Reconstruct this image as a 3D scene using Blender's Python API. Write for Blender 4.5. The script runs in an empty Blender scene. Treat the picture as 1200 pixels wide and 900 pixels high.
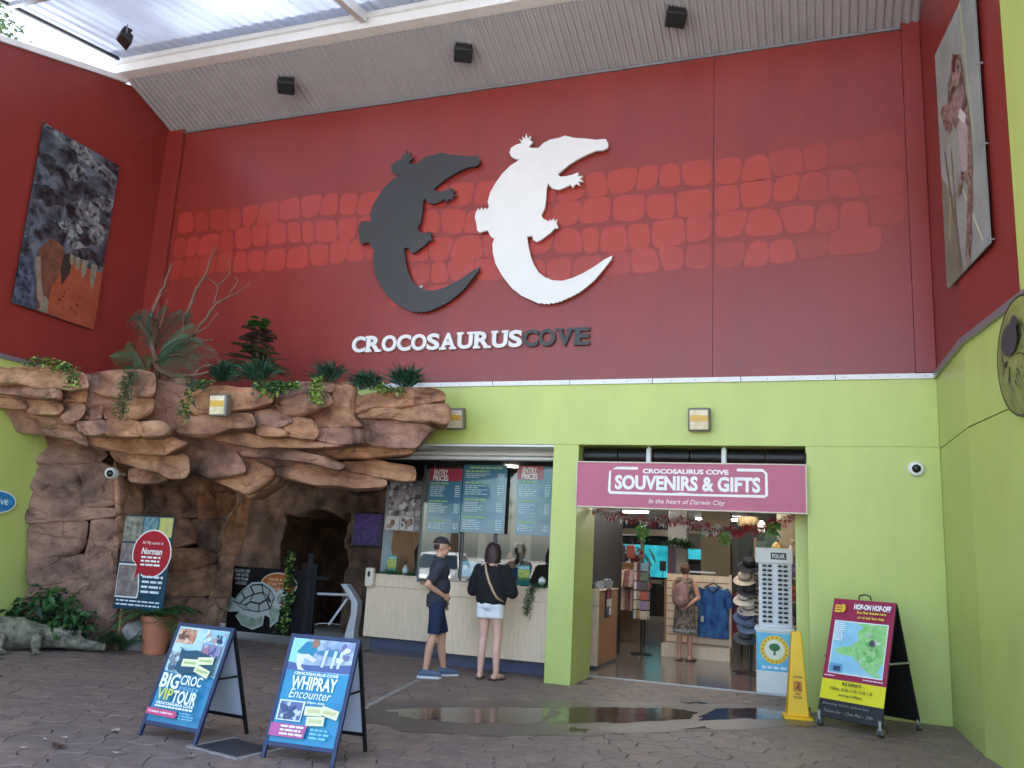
import bpy, bmesh, math, random
from mathutils import Vector, Matrix, noise
R = math.radians; PI = math.pi
random.seed(11)
sc = bpy.context.scene; col = sc.collection

# ---------------------------------------------------------------- camera
cd = bpy.data.cameras.new('camera'); cam = bpy.data.objects.new('camera', cd); col.objects.link(cam)
cd.sensor_width = 36; cd.lens = 29.41; cd.clip_end = 2000; cd.clip_start = .05
cam.matrix_world = (Matrix.Translation((0, -10.81, 1.6)) @ Matrix.Rotation(R(19.984), 4, 'Z') @ Matrix.Rotation(R(11.449), 4, 'X')
                    @ Matrix.Rotation(R(-3.077), 4, 'Y') @ Matrix.Rotation(R(90), 4, 'X'))
sc.camera = cam
# ---------------------------------------------------------------- sky and sun
SUN_EL, SUN_AZ = 62, 0          # sun stands behind the building, high
w = bpy.data.worlds.new('World'); sc.world = w; w.use_nodes = True
nt = w.node_tree; bg = nt.nodes['Background']; sky = nt.nodes.new('ShaderNodeTexSky'); sky.sky_type = 'NISHITA'
sky.sun_disc = False; sky.sun_elevation = R(SUN_EL); sky.sun_rotation = R(SUN_AZ); sky.air_density = 1.0; sky.dust_density = 2.0
nt.links.new(sky.outputs[0], bg.inputs[0]); bg.inputs[1].default_value = .15
sd = bpy.data.lights.new('sun', 'SUN'); sd.energy = 4.0; sd.angle = R(.6); sd.color = (1, .95, .88)
so = bpy.data.objects.new('sun', sd); col.objects.link(so)
sdir = Vector((math.sin(R(SUN_AZ)) * math.cos(R(SUN_EL)), math.cos(R(SUN_AZ)) * math.cos(R(SUN_EL)), math.sin(R(SUN_EL))))
so.rotation_euler = sdir.to_track_quat('Z', 'Y').to_euler(); so.location = (0, 0, 30)
vs = sc.view_settings; vs.view_transform = 'Standard'; vs.look = 'None'; vs.gamma = 1; vs.exposure = 2.74
try:
    sc.cycles.max_bounces = 7; sc.cycles.diffuse_bounces = 4; sc.cycles.glossy_bounces = 3; sc.cycles.transmission_bounces = 8; sc.cycles.transparent_max_bounces = 12
    sc.cycles.sample_clamp_indirect = 6; sc.cycles.caustics_reflective = False; sc.cycles.caustics_refractive = False
except Exception: pass

# ---------------------------------------------------------------- materials
def lin(c): return tuple(((v / 255) / 12.92 if v / 255 <= .04045 else ((v / 255 + .055) / 1.055) ** 2.4) for v in c)
MC = {}
def mat(name, c, rough=.6, metal=0, spec=.5, var=0, vs=3, bump=0, bs=40, c2=None, emit=0, stretch=(1, 1, 1), coat=0, trans=0, alpha=1, detail=6, rvar=0):
    """procedural principled material: colour c (sRGB 0-255), noise variation var or towards c2, fine bump"""
    if name in MC: return MC[name]
    m = bpy.data.materials.new(name); m.use_nodes = True; MC[name] = m
    t = m.node_tree; b = t.nodes['Principled BSDF']; L = lin(c)
    b.inputs['Base Color'].default_value = (*L, 1); b.inputs['Roughness'].default_value = rough; b.inputs['Metallic'].default_value = metal
    b.inputs['Specular IOR Level'].default_value = spec; b.inputs['Coat Weight'].default_value = coat
    b.inputs['Transmission Weight'].default_value = trans; b.inputs['Alpha'].default_value = alpha
    if emit: b.inputs['Emission Color'].default_value = (*L, 1); b.inputs['Emission Strength'].default_value = emit
    if var or c2 or bump or rvar:
        tc = t.nodes.new('ShaderNodeTexCoord'); mp = t.nodes.new('ShaderNodeMapping'); mp.inputs['Scale'].default_value = stretch
        t.links.new(tc.outputs['Object'], mp.inputs[0])
    if var or c2 or rvar:
        n = t.nodes.new('ShaderNodeTexNoise'); n.inputs['Scale'].default_value = vs; n.inputs['Detail'].default_value = detail; n.inputs['Roughness'].default_value = .62
        t.links.new(mp.outputs[0], n.inputs['Vector'])
    if var or c2:
        r = t.nodes.new('ShaderNodeValToRGB'); r.color_ramp.elements[0].position = .33; r.color_ramp.elements[1].position = .68
        a = L if c2 else tuple(v * (1 - var) for v in L); z = lin(c2) if c2 else tuple(min(1, v * (1 + var)) for v in L)
        r.color_ramp.elements[0].color = (*a, 1); r.color_ramp.elements[1].color = (*z, 1)
        t.links.new(n.outputs[0], r.inputs[0]); t.links.new(r.outputs[0], b.inputs['Base Color'])
        if emit: t.links.new(r.outputs[0], b.inputs['Emission Color'])
    if rvar:
        mr = t.nodes.new('ShaderNodeMapRange'); mr.inputs[3].default_value = max(.02, rough - rvar); mr.inputs[4].default_value = rough + rvar
        t.links.new(n.outputs[0], mr.inputs[0]); t.links.new(mr.outputs[0], b.inputs['Roughness'])
    if bump:
        n2 = t.nodes.new('ShaderNodeTexNoise'); n2.inputs['Scale'].default_value = bs; n2.inputs['Detail'].default_value = 8; n2.inputs['Roughness'].default_value = .65
        t.links.new(mp.outputs[0], n2.inputs['Vector'])
        bp = t.nodes.new('ShaderNodeBump'); bp.inputs['Strength'].default_value = bump; bp.inputs['Distance'].default_value = .02
        t.links.new(n2.outputs[0], bp.inputs['Height']); t.links.new(bp.outputs[0], b.inputs['Normal'])
    return m
def cm(c, rough=.45):
    return mat('print_%d_%d_%d_%d' % (*c, int(rough * 100)), c, rough, var=.06, vs=9)

# ---------------------------------------------------------------- mesh helpers
class MB:
    def __init__(s): s.v = []; s.f = []; s.m = []; s.mi = 0
    def add(s, V, F, M=None):
        o = len(s.v); s.v += [tuple(M @ Vector(p)) for p in V] if M is not None else [tuple(p) for p in V]
        s.f += [tuple(i + o for i in q) for q in F]; s.m += [s.mi] * len(F); return s
    def box(s, x0, x1, y0, y1, z0, z1, M=None):
        return s.add([(x0, y0, z0), (x1, y0, z0), (x1, y1, z0), (x0, y1, z0), (x0, y0, z1), (x1, y0, z1), (x1, y1, z1), (x0, y1, z1)],
                     [(0, 3, 2, 1), (4, 5, 6, 7), (0, 1, 5, 4), (1, 2, 6, 5), (2, 3, 7, 6), (3, 0, 4, 7)], M)
    def bar(s, a, b, wd, hd=None):
        a = Vector(a); b = Vector(b); d = b - a; hd = hd or wd
        q = d.to_track_quat('Z', 'Y').to_matrix().to_4x4(); L = d.length
        return s.box(-wd / 2, wd / 2, -hd / 2, hd / 2, 0, L, Matrix.Translation(a) @ q)
    def prism(s, P, d0, d1, fn=lambda a, b, d: (a, d, b)):
        """polygon P of (a,b), extruded from d0 to d1; fn maps to 3D (default: XZ plane, depth Y)"""
        n = len(P); V = [fn(a, b, d0) for a, b in P] + [fn(a, b, d1) for a, b in P]
        ar = sum(P[i][0] * P[(i + 1) % n][1] - P[(i + 1) % n][0] * P[i][1] for i in range(n))
        F = [tuple(range(n)), tuple(range(2 * n - 1, n - 1, -1))] + [((i + 1) % n, i, n + i, n + (i + 1) % n) for i in range(n)]
        if ar < 0: F = [tuple(reversed(q)) for q in F]
        return s.add(V, F)
    def sheet(s, P, fn): return s.add([fn(a, b) for a, b in P], [tuple(range(len(P)))])
    def tube(s, P, r, n=8, cap=True, flat=1):
        P = [Vector(p) for p in P]; r = r if isinstance(r, (list, tuple)) else [r] * len(P); V = []; F = []; u = None
        for i, p in enumerate(P):
            d = (P[min(i + 1, len(P) - 1)] - P[max(i - 1, 0)]).normalized()
            if u is None: u = Vector((1, 0, 0)) if abs(d.z) > .9 else d.orthogonal().normalized()
            u = (u - d * u.dot(d)); u = u.normalized() if u.length > 1e-6 else d.orthogonal().normalized(); t = d.cross(u)
            V += [p + (u * math.cos(2 * PI * k / n) + t * math.sin(2 * PI * k / n) * flat) * r[i] for k in range(n)]
        for i in range(len(P) - 1):
            F += [(i * n + k, i * n + (k + 1) % n, (i + 1) * n + (k + 1) % n, (i + 1) * n + k) for k in range(n)]
        if cap: F += [tuple(range(n - 1, -1, -1)), tuple(range((len(P) - 1) * n, len(P) * n))]
        return s.add(V, F)
    def lathe(s, prof, n=20, M=None):
        V = []; F = []
        for rr, z in prof: V += [(rr * math.cos(2 * PI * k / n), rr * math.sin(2 * PI * k / n), z) for k in range(n)]
        for i in range(len(prof) - 1): F += [(i * n + k, i * n + (k + 1) % n, (i + 1) * n + (k + 1) % n, (i + 1) * n + k) for k in range(n)]
        F += [tuple(range(n - 1, -1, -1)), tuple(range((len(prof) - 1) * n, len(prof) * n))]
        return s.add(V, F, M)
    def ball(s, c, r, n=12, m=8, M=None):
        r = r if isinstance(r, (list, tuple)) else (r, r, r); V = [(0, 0, -1)]; F = []
        for i in range(1, m):
            a = PI * i / m - PI / 2; V += [(math.cos(a) * math.cos(2 * PI * k / n), math.cos(a) * math.sin(2 * PI * k / n), math.sin(a)) for k in range(n)]
        V += [(0, 0, 1)]; t = len(V) - 1
        F += [(0, 1 + (k + 1) % n, 1 + k) for k in range(n)]
        for i in range(m - 2): F += [(1 + i * n + k, 1 + i * n + (k + 1) % n, 1 + (i + 1) * n + (k + 1) % n, 1 + (i + 1) * n + k) for k in range(n)]
        F += [(t, 1 + (m - 2) * n + k, 1 + (m - 2) * n + (k + 1) % n) for k in range(n)]
        T = Matrix.Translation(c) @ (M if M is not None else Matrix.Identity(4)) @ Matrix.Diagonal((*r, 1))
        return s.add(V, F, T)
    def leaf(s, p, d, L, wd, up=None, droop=.25):
        """folded leaf blade of 4 quads/tris from p along d"""
        p = Vector(p); d = Vector(d).normalized(); up = Vector(up) if up is not None else Vector((random.uniform(-1, 1), random.uniform(-1, 1), 1.2))
        sd_ = d.cross(up); sd_ = sd_.normalized() if sd_.length > 1e-4 else d.orthogonal().normalized(); nn = sd_.cross(d)
        m = p + d * L * .45; e = p + d * L - Vector((0, 0, L * droop))
        return s.add([p, m - sd_ * wd / 2 + nn * wd * .15, m - nn * wd * .05, m + sd_ * wd / 2 + nn * wd * .15, e], [(0, 2, 1), (0, 3, 2), (1, 2, 4), (2, 3, 4)])
    def build(s, name, mats, parent=None, smooth=None, bevel=0, loc=None):
        me = bpy.data.meshes.new(name); me.from_pydata(s.v, [], s.f); mats = mats if isinstance(mats, (list, tuple)) else [mats]
        for m in mats: me.materials.append(m)
        if len(mats) > 1:
            for p, i in zip(me.polygons, s.m): p.material_index = i
        if smooth:
            bm = bmesh.new(); bm.from_mesh(me)
            for f in bm.faces: f.smooth = True
            if smooth is not True:
                for e in bm.edges:
                    if len(e.link_faces) == 2 and e.calc_face_angle(0) > R(smooth): e.smooth = False
            bm.to_mesh(me); bm.free()
        o = bpy.data.objects.new(name, me); col.objects.link(o); o.parent = parent
        if loc: o.location = loc
        if bevel:
            b = o.modifiers.new('bevel', 'BEVEL'); b.width = bevel; b.segments = 2; b.limit_method = 'ANGLE'; b.angle_limit = R(40)
        return o
def tag(o, label=None, cat=None, group=None, kind=None):
    if label: o['label'] = label
    if cat: o['category'] = cat
    if group: o['group'] = group
    if kind: o['kind'] = kind
    return o
def thing(name, label, cat, loc=(0, 0, 0), rz=0, group=None):
    o = bpy.data.objects.new(name, None); col.objects.link(o); o.location = loc; o.rotation_euler = (0, 0, rz); o.empty_display_size = .1
    return tag(o, label, cat, group)
def copy_tree(o, parent=None):
    c = o.copy(); col.objects.link(c); c.parent = parent
    for ch in list(o.children): copy_tree(ch, c)
    return c
def bx(name, m, parent, *a, bevel=0): return MB().box(*a).build(name, m, parent, bevel=bevel)
def tmesh(body, size=1, bold=0, res=3, shear=0, space=1):
    c = bpy.data.curves.new('t', 'FONT'); c.body = body; c.size = size; c.offset = bold; c.resolution_u = res; c.shear = shear; c.align_x = 'CENTER'; c.align_y = 'CENTER'
    c.fill_mode = 'FRONT'; c.space_character = space
    o = bpy.data.objects.new('t', c); me = bpy.data.meshes.new_from_object(o)
    V = [tuple(v.co) for v in me.vertices]; F = [tuple(p.vertices) for p in me.polygons]
    bpy.data.objects.remove(o); bpy.data.curves.remove(c); bpy.data.meshes.remove(me)
    return V, F
class Art:
    """flat print laid in thin layers on a panel whose front faces -Y; coordinates are (x,z) on the panel"""
    def __init__(s, y0=-.0012, st=.0006): s.mb = MB(); s.y = y0; s.st = st; s.mats = []
    def _m(s, c):
        m = c if isinstance(c, bpy.types.Material) else cm(c)
        if m not in s.mats: s.mats.append(m)
        s.mb.mi = s.mats.index(m); s.y -= s.st
    def poly(s, P, c):
        s._m(c); y = s.y; n = len(P)
        if sum(P[i][0] * P[(i + 1) % n][1] - P[(i + 1) % n][0] * P[i][1] for i in range(n)) < 0: P = P[::-1]
        s.mb.add([(a, y, b) for a, b in P], [tuple(range(n))])
    def rect(s, x0, z0, x1, z1, c): s.poly([(x0, z0), (x1, z0), (x1, z1), (x0, z1)], c)
    def ell(s, cx, cz, rx, rz, c, n=28): s.poly([(cx + rx * math.cos(2 * PI * k / n), cz + rz * math.sin(2 * PI * k / n)) for k in range(n)], c)
    def text(s, body, cx, cz, h, c, width=None, bold=0, shear=0, rot=0, space=1):
        """cap height h (metres); squeezed to width if given"""
        V, F = tmesh(body, 1, bold, shear=shear, space=space)
        if not V: return
        x0 = min(v[0] for v in V); x1 = max(v[0] for v in V); z0 = min(v[1] for v in V); z1 = max(v[1] for v in V)
        k = h / (z1 - z0); kx = (width / (x1 - x0)) if width else k; s._m(c); ca, sa = math.cos(rot), math.sin(rot)
        Q = []
        for v in V:
            a = (v[0] - (x0 + x1) / 2) * kx; b = (v[1] - (z0 + z1) / 2) * k
            Q.append((cx + a * ca - b * sa, s.y, cz + a * sa + b * ca))
        s.mb.add(Q, F)
    def bars(s, x0, x1, z0, z1, n, c, fill=.55, ragged=.35, words=True):
        """n lines of print too small to read"""
        s._m(c); h = (z1 - z0) / n; y = s.y
        for i in range(n):
            zz = z1 - (i + .5) * h; xe = x1 - random.uniform(0, ragged) * (x1 - x0); x = x0
            while x < xe:
                wl = min(random.uniform(.8, 2.6) * h, xe - x)
                s.mb.add([(x, y, zz - h * fill / 2), (x + wl, y, zz - h * fill / 2), (x + wl, y, zz + h * fill / 2), (x, y, zz + h * fill / 2)], [(0, 1, 2, 3)])
                x += wl + .35 * h
    def blobs(s, x0, z0, x1, z1, n, cs, r0, r1):
        for i in range(n):
            c = random.choice(cs); cx = random.uniform(x0 + r0, x1 - r0); cz = random.uniform(z0 + r0, z1 - r0); r = random.uniform(r0, r1); k = random.uniform(.6, 1.5); ph = random.uniform(0, 6)
            P = [(min(x1, max(x0, cx + r * k * (1 + .3 * math.sin(3 * t + ph)) * math.cos(t))), min(z1, max(z0, cz + r * (1 + .3 * math.cos(2 * t + ph)) * math.sin(t)))) for t in [2 * PI * q / 11 for q in range(11)]]
            s.poly(P, c)
    def build(s, name='print', parent=None): return tag(s.mb.build(name, s.mats, parent), kind='stuff')

def remeshed(mb, name, m, parent, voxel=.008, smooth=4):
    me = bpy.data.meshes.new(name); me.from_pydata(mb.v, [], mb.f)
    o = bpy.data.objects.new(name + '_tmp', me); col.objects.link(o)
    r = o.modifiers.new('r', 'REMESH'); r.mode = 'VOXEL'; r.voxel_size = voxel; r.use_smooth_shade = True
    if smooth: q = o.modifiers.new('s', 'SMOOTH'); q.factor = .5; q.iterations = smooth
    dg = bpy.context.evaluated_depsgraph_get(); me2 = bpy.data.meshes.new_from_object(o.evaluated_get(dg), depsgraph=dg)
    bpy.data.objects.remove(o); bpy.data.meshes.remove(me); me2.name = name; me2.materials.clear(); me2.materials.append(m)
    for p in me2.polygons: p.use_smooth = True; p.material_index = 0
    ob = bpy.data.objects.new(name, me2); col.objects.link(ob); ob.parent = parent
    return ob
ROCKS=[
([(-10.636,-2.65,3.736),(-9.867,-2.65,3.731),(-9.369,-2.65,3.704),(-8.959,-2.65,3.628),(-8.849,-2.65,3.414),(-9.166,-2.65,3.392),(-9.555,-2.65,3.439),(-9.988,-2.65,3.473),(-10.571,-2.65,3.469)],1.2),
([(-10.636,-2.6,3.481),(-9.977,-2.6,3.486),(-9.363,-2.6,3.419),(-9.325,-2.6,3.271),(-9.723,-2.6,3.302),(-10.018,-2.6,3.347),(-10.612,-2.6,3.383)],1),
([(-10.792,-2.45,3.358),(-10.167,-2.45,3.309),(-10.099,-2.45,3.17),(-10.3,-2.45,3.172),(-10.765,-2.45,3.245)],0.8),
([(-10.183,-2.4,3.333),(-9.589,-2.4,3.285),(-9.501,-2.4,3.202),(-9.586,-2.4,3.108),(-10.098,-2.4,3.152),(-10.177,-2.4,3.207)],0.8),
([(-9.614,-2.3,3.221),(-9.53,-2.3,3.33),(-9.275,-2.3,3.287),(-9.221,-2.3,3.191),(-9.3,-2.3,3.069),(-9.462,-2.3,3.002),(-9.615,-2.3,3.057)],0.8),
([(-9.905,-2.35,3.498),(-9.501,-2.35,3.45),(-9.172,-2.35,3.467),(-9.17,-2.35,3.284),(-9.474,-2.35,3.32),(-9.592,-2.35,3.294),(-9.638,-2.35,3.46)],0.8),
([(-9.307,-2.25,3.711),(-8.997,-2.25,3.732),(-8.553,-2.25,3.735),(-8.18,-2.25,3.699),(-8.157,-2.25,3.378),(-8.592,-2.25,3.397),(-8.928,-2.25,3.374),(-9.274,-2.25,3.461)],1.2),
([(-9.417,-2.15,3.386),(-9.102,-2.15,3.396),(-9.102,-2.15,3.217),(-9.043,-2.15,3.094),(-9.396,-2.15,3.109)],0.9),
([(-9.113,-2.12,3.388),(-8.72,-2.12,3.41),(-8.295,-2.12,3.391),(-8.244,-2.12,3.189),(-8.46,-2.12,3.097),(-9.042,-2.12,3.107)],0.9),
([(-8.824,-1.6,3.888),(-8.514,-1.6,3.823),(-8.227,-1.6,3.76),(-8.251,-1.6,3.591),(-8.462,-1.6,3.509),(-8.363,-1.6,3.226),(-8.368,-1.6,2.947),(-8.682,-1.6,3.171),(-8.794,-1.6,3.513)],1),
([(-9.326,-2.25,3.023),(-8.868,-2.25,3.063),(-8.829,-2.25,2.862),(-9.245,-2.25,2.88)],0.9),
([(-8.892,-2.22,3.068),(-8.324,-2.22,3.045),(-8.29,-2.22,2.855),(-8.854,-2.22,2.866)],0.9),
([(-8.385,-2.15,3.056),(-7.994,-2.15,3.037),(-7.881,-2.15,2.945),(-7.964,-2.15,2.861),(-8.351,-2.15,2.865)],0.9),
([(-11.341,-2,3.319),(-10.577,-2,3.22),(-9.952,-2,3.102),(-9.568,-2,2.967),(-9.408,-2,2.829),(-9.373,-2,2.741),(-9.675,-2,2.822),(-10.049,-2,2.862),(-10.337,-2,2.989),(-10.847,-2,3.221)],1),
([(-9.712,-1.85,2.934),(-8.646,-1.85,2.903),(-8.174,-1.85,2.91),(-7.811,-1.85,2.805),(-8.23,-1.85,2.649),(-9.061,-1.85,2.708),(-9.541,-1.85,2.802)],1.2),
([(-9.454,-1.55,2.742),(-8.574,-1.55,2.681),(-8.1,-1.55,2.708),(-8.005,-1.55,2.491),(-8.064,-1.55,2.376),(-8.349,-1.55,2.37),(-8.607,-1.55,2.475),(-9.001,-1.55,2.524),(-9.296,-1.55,2.576)],1.2),
([(-9.468,-1.1,2.531),(-9.026,-1.1,2.518),(-8.754,-1.1,2.399),(-8.851,-1.1,2.34),(-9.435,-1.1,2.347)],0.8),
([(-8.43,-1.65,3.513),(-8.083,-1.65,3.578),(-7.654,-1.65,3.613),(-7.037,-1.65,3.603),(-6.786,-1.65,3.612),(-6.711,-1.65,3.396),(-7.03,-1.65,3.319),(-7.443,-1.65,3.295),(-7.929,-1.65,3.243),(-8.322,-1.65,3.273)],1.2),
([(-8.327,-1.58,3.243),(-7.661,-1.58,3.287),(-7.073,-1.58,3.256),(-7.001,-1.58,3.075),(-7.396,-1.58,3.043),(-7.808,-1.58,2.947),(-8.21,-1.58,2.945)],1),
([(-7.119,-1.45,3.314),(-6.796,-1.45,3.331),(-6.565,-1.45,3.243),(-6.539,-1.45,3.157),(-6.703,-1.45,3.096),(-7.075,-1.45,3.104)],0.9),
([(-7.096,-1.42,3.098),(-6.723,-1.42,3.09),(-6.578,-1.42,3.055),(-6.615,-1.42,2.975),(-7.009,-1.42,2.973)],0.9),
([(-6.876,-1.4,3.431),(-6.296,-1.4,3.566),(-6.052,-1.4,3.576),(-5.937,-1.4,3.408),(-6.146,-1.4,3.33),(-6.567,-1.4,3.238),(-6.733,-1.4,3.307)],1),
([(-7.049,-1.25,3.699),(-6.414,-1.25,3.744),(-6.038,-1.25,3.723),(-6.055,-1.25,3.595),(-6.397,-1.25,3.597),(-6.987,-1.25,3.469)],0.9),
([(-6.748,-1.35,3.152),(-6.539,-1.35,3.239),(-6.285,-1.35,3.192),(-6.148,-1.35,3.072),(-6.196,-1.35,2.952),(-6.698,-1.35,3.004)],0.9),
([(-6.147,-1.1,3.743),(-5.793,-1.1,3.764),(-5.801,-1.1,3.3),(-5.638,-1.1,3.186),(-6.003,-1.1,3.132),(-6.381,-1.1,3.173),(-6.711,-1.1,3.276),(-6.342,-1.1,3.385),(-6.086,-1.1,3.466)],0.9),
([(-6.267,-1.22,3.124),(-5.869,-1.22,3.119),(-5.552,-1.22,3.092),(-5.534,-1.22,2.913),(-6.09,-1.22,2.913),(-6.282,-1.22,2.979)],0.9),
([(-5.865,-1.02,3.561),(-5.256,-1.02,3.689),(-4.728,-1.02,3.681),(-4.525,-1.02,3.651),(-4.491,-1.02,3.513),(-4.883,-1.02,3.464),(-5.47,-1.02,3.42),(-5.818,-1.02,3.314),(-5.872,-1.02,3.479)],1),
([(-5.508,-0.98,3.428),(-4.903,-0.98,3.471),(-4.502,-0.98,3.494),(-4.436,-0.98,3.367),(-4.452,-0.98,3.204),(-4.797,-0.98,3.231),(-5.3,-0.98,3.286),(-5.721,-0.98,3.279),(-5.842,-0.98,3.326)],0.95),
([(-5.793,-0.85,3.205),(-5.368,-0.85,3.292),(-4.859,-0.85,3.237),(-4.693,-0.85,3.164),(-4.885,-0.85,3.017),(-4.972,-0.85,2.905),(-5.395,-0.85,2.929),(-5.74,-0.85,2.981)],0.8),
([(-6.485,-0.65,2.996),(-5.817,-0.65,3.006),(-5.071,-0.65,2.923),(-5.1,-0.65,2.85),(-5.613,-0.65,2.817),(-6.171,-0.65,2.774),(-6.437,-0.65,2.864)],0.7),
([(-8.548,-1.2,3),(-7.7,-1.2,3.099),(-7.19,-1.2,3.011),(-6.355,-1.2,2.965),(-5.825,-1.2,2.877),(-6.497,-1.2,2.845),(-7.435,-1.2,2.876),(-7.913,-1.2,2.932)],1.2),
([(-7.629,-0.95,2.915),(-6.959,-0.95,2.886),(-6.368,-0.95,2.781),(-5.936,-0.95,2.673),(-6.034,-0.95,2.585),(-6.579,-0.95,2.686),(-7.137,-0.95,2.745),(-7.568,-0.95,2.72)],1.2),
([(-6.274,-0.45,2.769),(-5.748,-0.45,2.768),(-5.15,-0.45,2.707),(-5.133,-0.45,2.503),(-5.321,-0.45,2.499),(-6.292,-0.45,2.636)],0.8),
([(-7.861,-0.5,2.778),(-7.394,-0.5,2.798),(-6.776,-0.5,2.708),(-6.31,-0.5,2.63),(-5.541,-0.5,2.506),(-5.548,-0.5,2.415),(-6.027,-0.5,2.376),(-6.745,-0.5,2.444),(-7.252,-0.5,2.49),(-7.409,-0.5,2.646)],1.6),
([(-8.552,-1,2.846),(-8.064,-1,2.871),(-7.712,-1,2.811),(-7.591,-1,2.671),(-7.503,-1,2.527),(-7.633,-1,2.496),(-8.066,-1,2.423),(-8.537,-1,2.528)],1.3),
([(-7.796,-0.8,2.52),(-7.679,-0.8,2.708),(-7.331,-0.8,2.648),(-7.164,-0.8,2.566),(-7.227,-0.8,2.413),(-7.579,-0.8,2.236),(-7.829,-0.8,2.314),(-8.229,-0.8,2.431)],1.3),
([(-7.415,-0.45,2.608),(-7.315,-0.45,2.572),(-7.343,-0.45,2.444),(-7.765,-0.45,2.193),(-7.859,-0.45,2.24),(-7.468,-0.45,2.433)],1.2),
([(-10.775,-1.658,2.945),(-10.498,-1.506,2.948),(-10.136,-1.292,2.883),(-9.848,-1.136,2.743),(-9.941,-1.207,2.608),(-10.299,-1.435,2.547),(-10.719,-1.677,2.498),(-10.745,-1.675,2.635)],0.7),
([(-10.709,-1.673,2.498),(-10.209,-1.378,2.555),(-10.066,-1.335,2.189),(-9.987,-1.318,1.933),(-10.431,-1.605,1.893),(-10.627,-1.696,1.909)],0.7),
([(-10.205,-1.375,2.555),(-9.916,-1.193,2.601),(-9.678,-0.992,2.495),(-9.588,-1.009,2.039),(-9.965,-1.307,1.914),(-10.041,-1.319,2.191)],0.7),
([(-10.631,-1.701,1.878),(-10.177,-1.441,1.91),(-9.612,-1.082,1.959),(-9.583,-1.082,1.804),(-10.14,-1.441,1.735),(-10.579,-1.701,1.649)],0.7),
([(-10.544,-1.686,1.634),(-10.139,-1.441,1.727),(-9.902,-1.289,1.743),(-9.86,-1.303,1.419),(-9.912,-1.356,1.269),(-10.437,-1.686,1.155)],0.7),
([(-9.863,-1.263,1.749),(-9.575,-1.078,1.799),(-9.524,-1.078,1.526),(-9.44,-1.082,1.045),(-9.628,-1.213,0.951),(-9.923,-1.413,0.897),(-9.814,-1.291,1.275),(-9.826,-1.27,1.506)],0.7),
([(-10.435,-1.686,1.147),(-9.91,-1.356,1.261),(-9.821,-1.296,1.28),(-9.919,-1.41,0.897),(-10.253,-1.633,0.809),(-10.365,-1.686,0.83)],0.7),
([(-10.357,-1.686,0.796),(-9.916,-1.41,0.887),(-9.432,-1.085,0.976),(-9.359,-1.085,0.585),(-9.275,-1.099,0.022),(-10.257,-1.727,-0.009)],0.7),
([(-9.697,-1.056,2.642),(-9.834,-0.338,2.726),(-9.717,-0.398,2.087),(-9.679,-0.398,1.869),(-9.538,-1.046,1.836),(-9.595,-1.059,2.071)],0.7),
([(-9.831,-0.361,2.724),(-9.83,0.524,2.83),(-9.768,0.863,2.787),(-9.645,0.822,1.942),(-9.706,0.318,1.91),(-9.681,-0.398,1.884)],0.7),
([(-9.767,0.867,2.787),(-9.589,1.47,2.789),(-9.516,1.5,2.415),(-9.462,1.536,2.197),(-9.533,1.38,2.013),(-9.612,0.978,1.902),(-9.646,0.797,1.924)],0.7),
([(-9.541,-1.053,1.827),(-9.705,0.318,1.901),(-9.658,0.677,1.884),(-9.577,0.801,1.485),(-9.631,0.235,1.404),(-9.467,-1.059,1.381)],0.7),
([(-9.656,0.681,1.874),(-9.526,1.374,1.934),(-9.509,1.356,1.747),(-9.482,1.234,1.368),(-9.562,0.855,1.439),(-9.599,0.797,1.621)],0.7),
([(-9.495,-1.078,1.371),(-9.631,0.235,1.404),(-9.566,0.813,1.428),(-9.485,1.201,1.341),(-9.467,1.193,1.21),(-9.543,0.524,1.036),(-9.435,-1.082,1.017)],0.7),
([(-9.435,-1.082,1.017),(-9.543,0.524,1.036),(-9.465,1.193,1.193),(-9.406,1.152,0.749),(-9.422,0.978,0.656),(-9.508,0.101,0.674),(-9.382,-1.087,0.688)],0.7),
([(-9.389,-1.092,0.688),(-9.509,0.147,0.667),(-9.41,1.028,0.629),(-9.32,0.999,0.004),(-9.275,-1.099,0.022)],0.7),
([(-9.471,1.524,2.203),(-9.349,1.755,2.417),(-9.338,1.695,2.046),(-9.321,1.656,1.733),(-9.324,1.566,1.349),(-9.471,1.267,1.336),(-9.509,1.374,1.816)],0.7),
([(-9.47,1.267,1.333),(-9.336,1.545,1.344),(-9.345,1.455,1.018),(-9.3,1.434,0.618),(-9.414,1.028,0.655),(-9.428,1.193,0.949)],0.7),
([(-9.411,1.028,0.636),(-9.3,1.434,0.615),(-9.319,1.267,0.305),(-9.273,1.267,-0.012),(-9.328,0.978,0.036)],0.7)]
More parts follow.
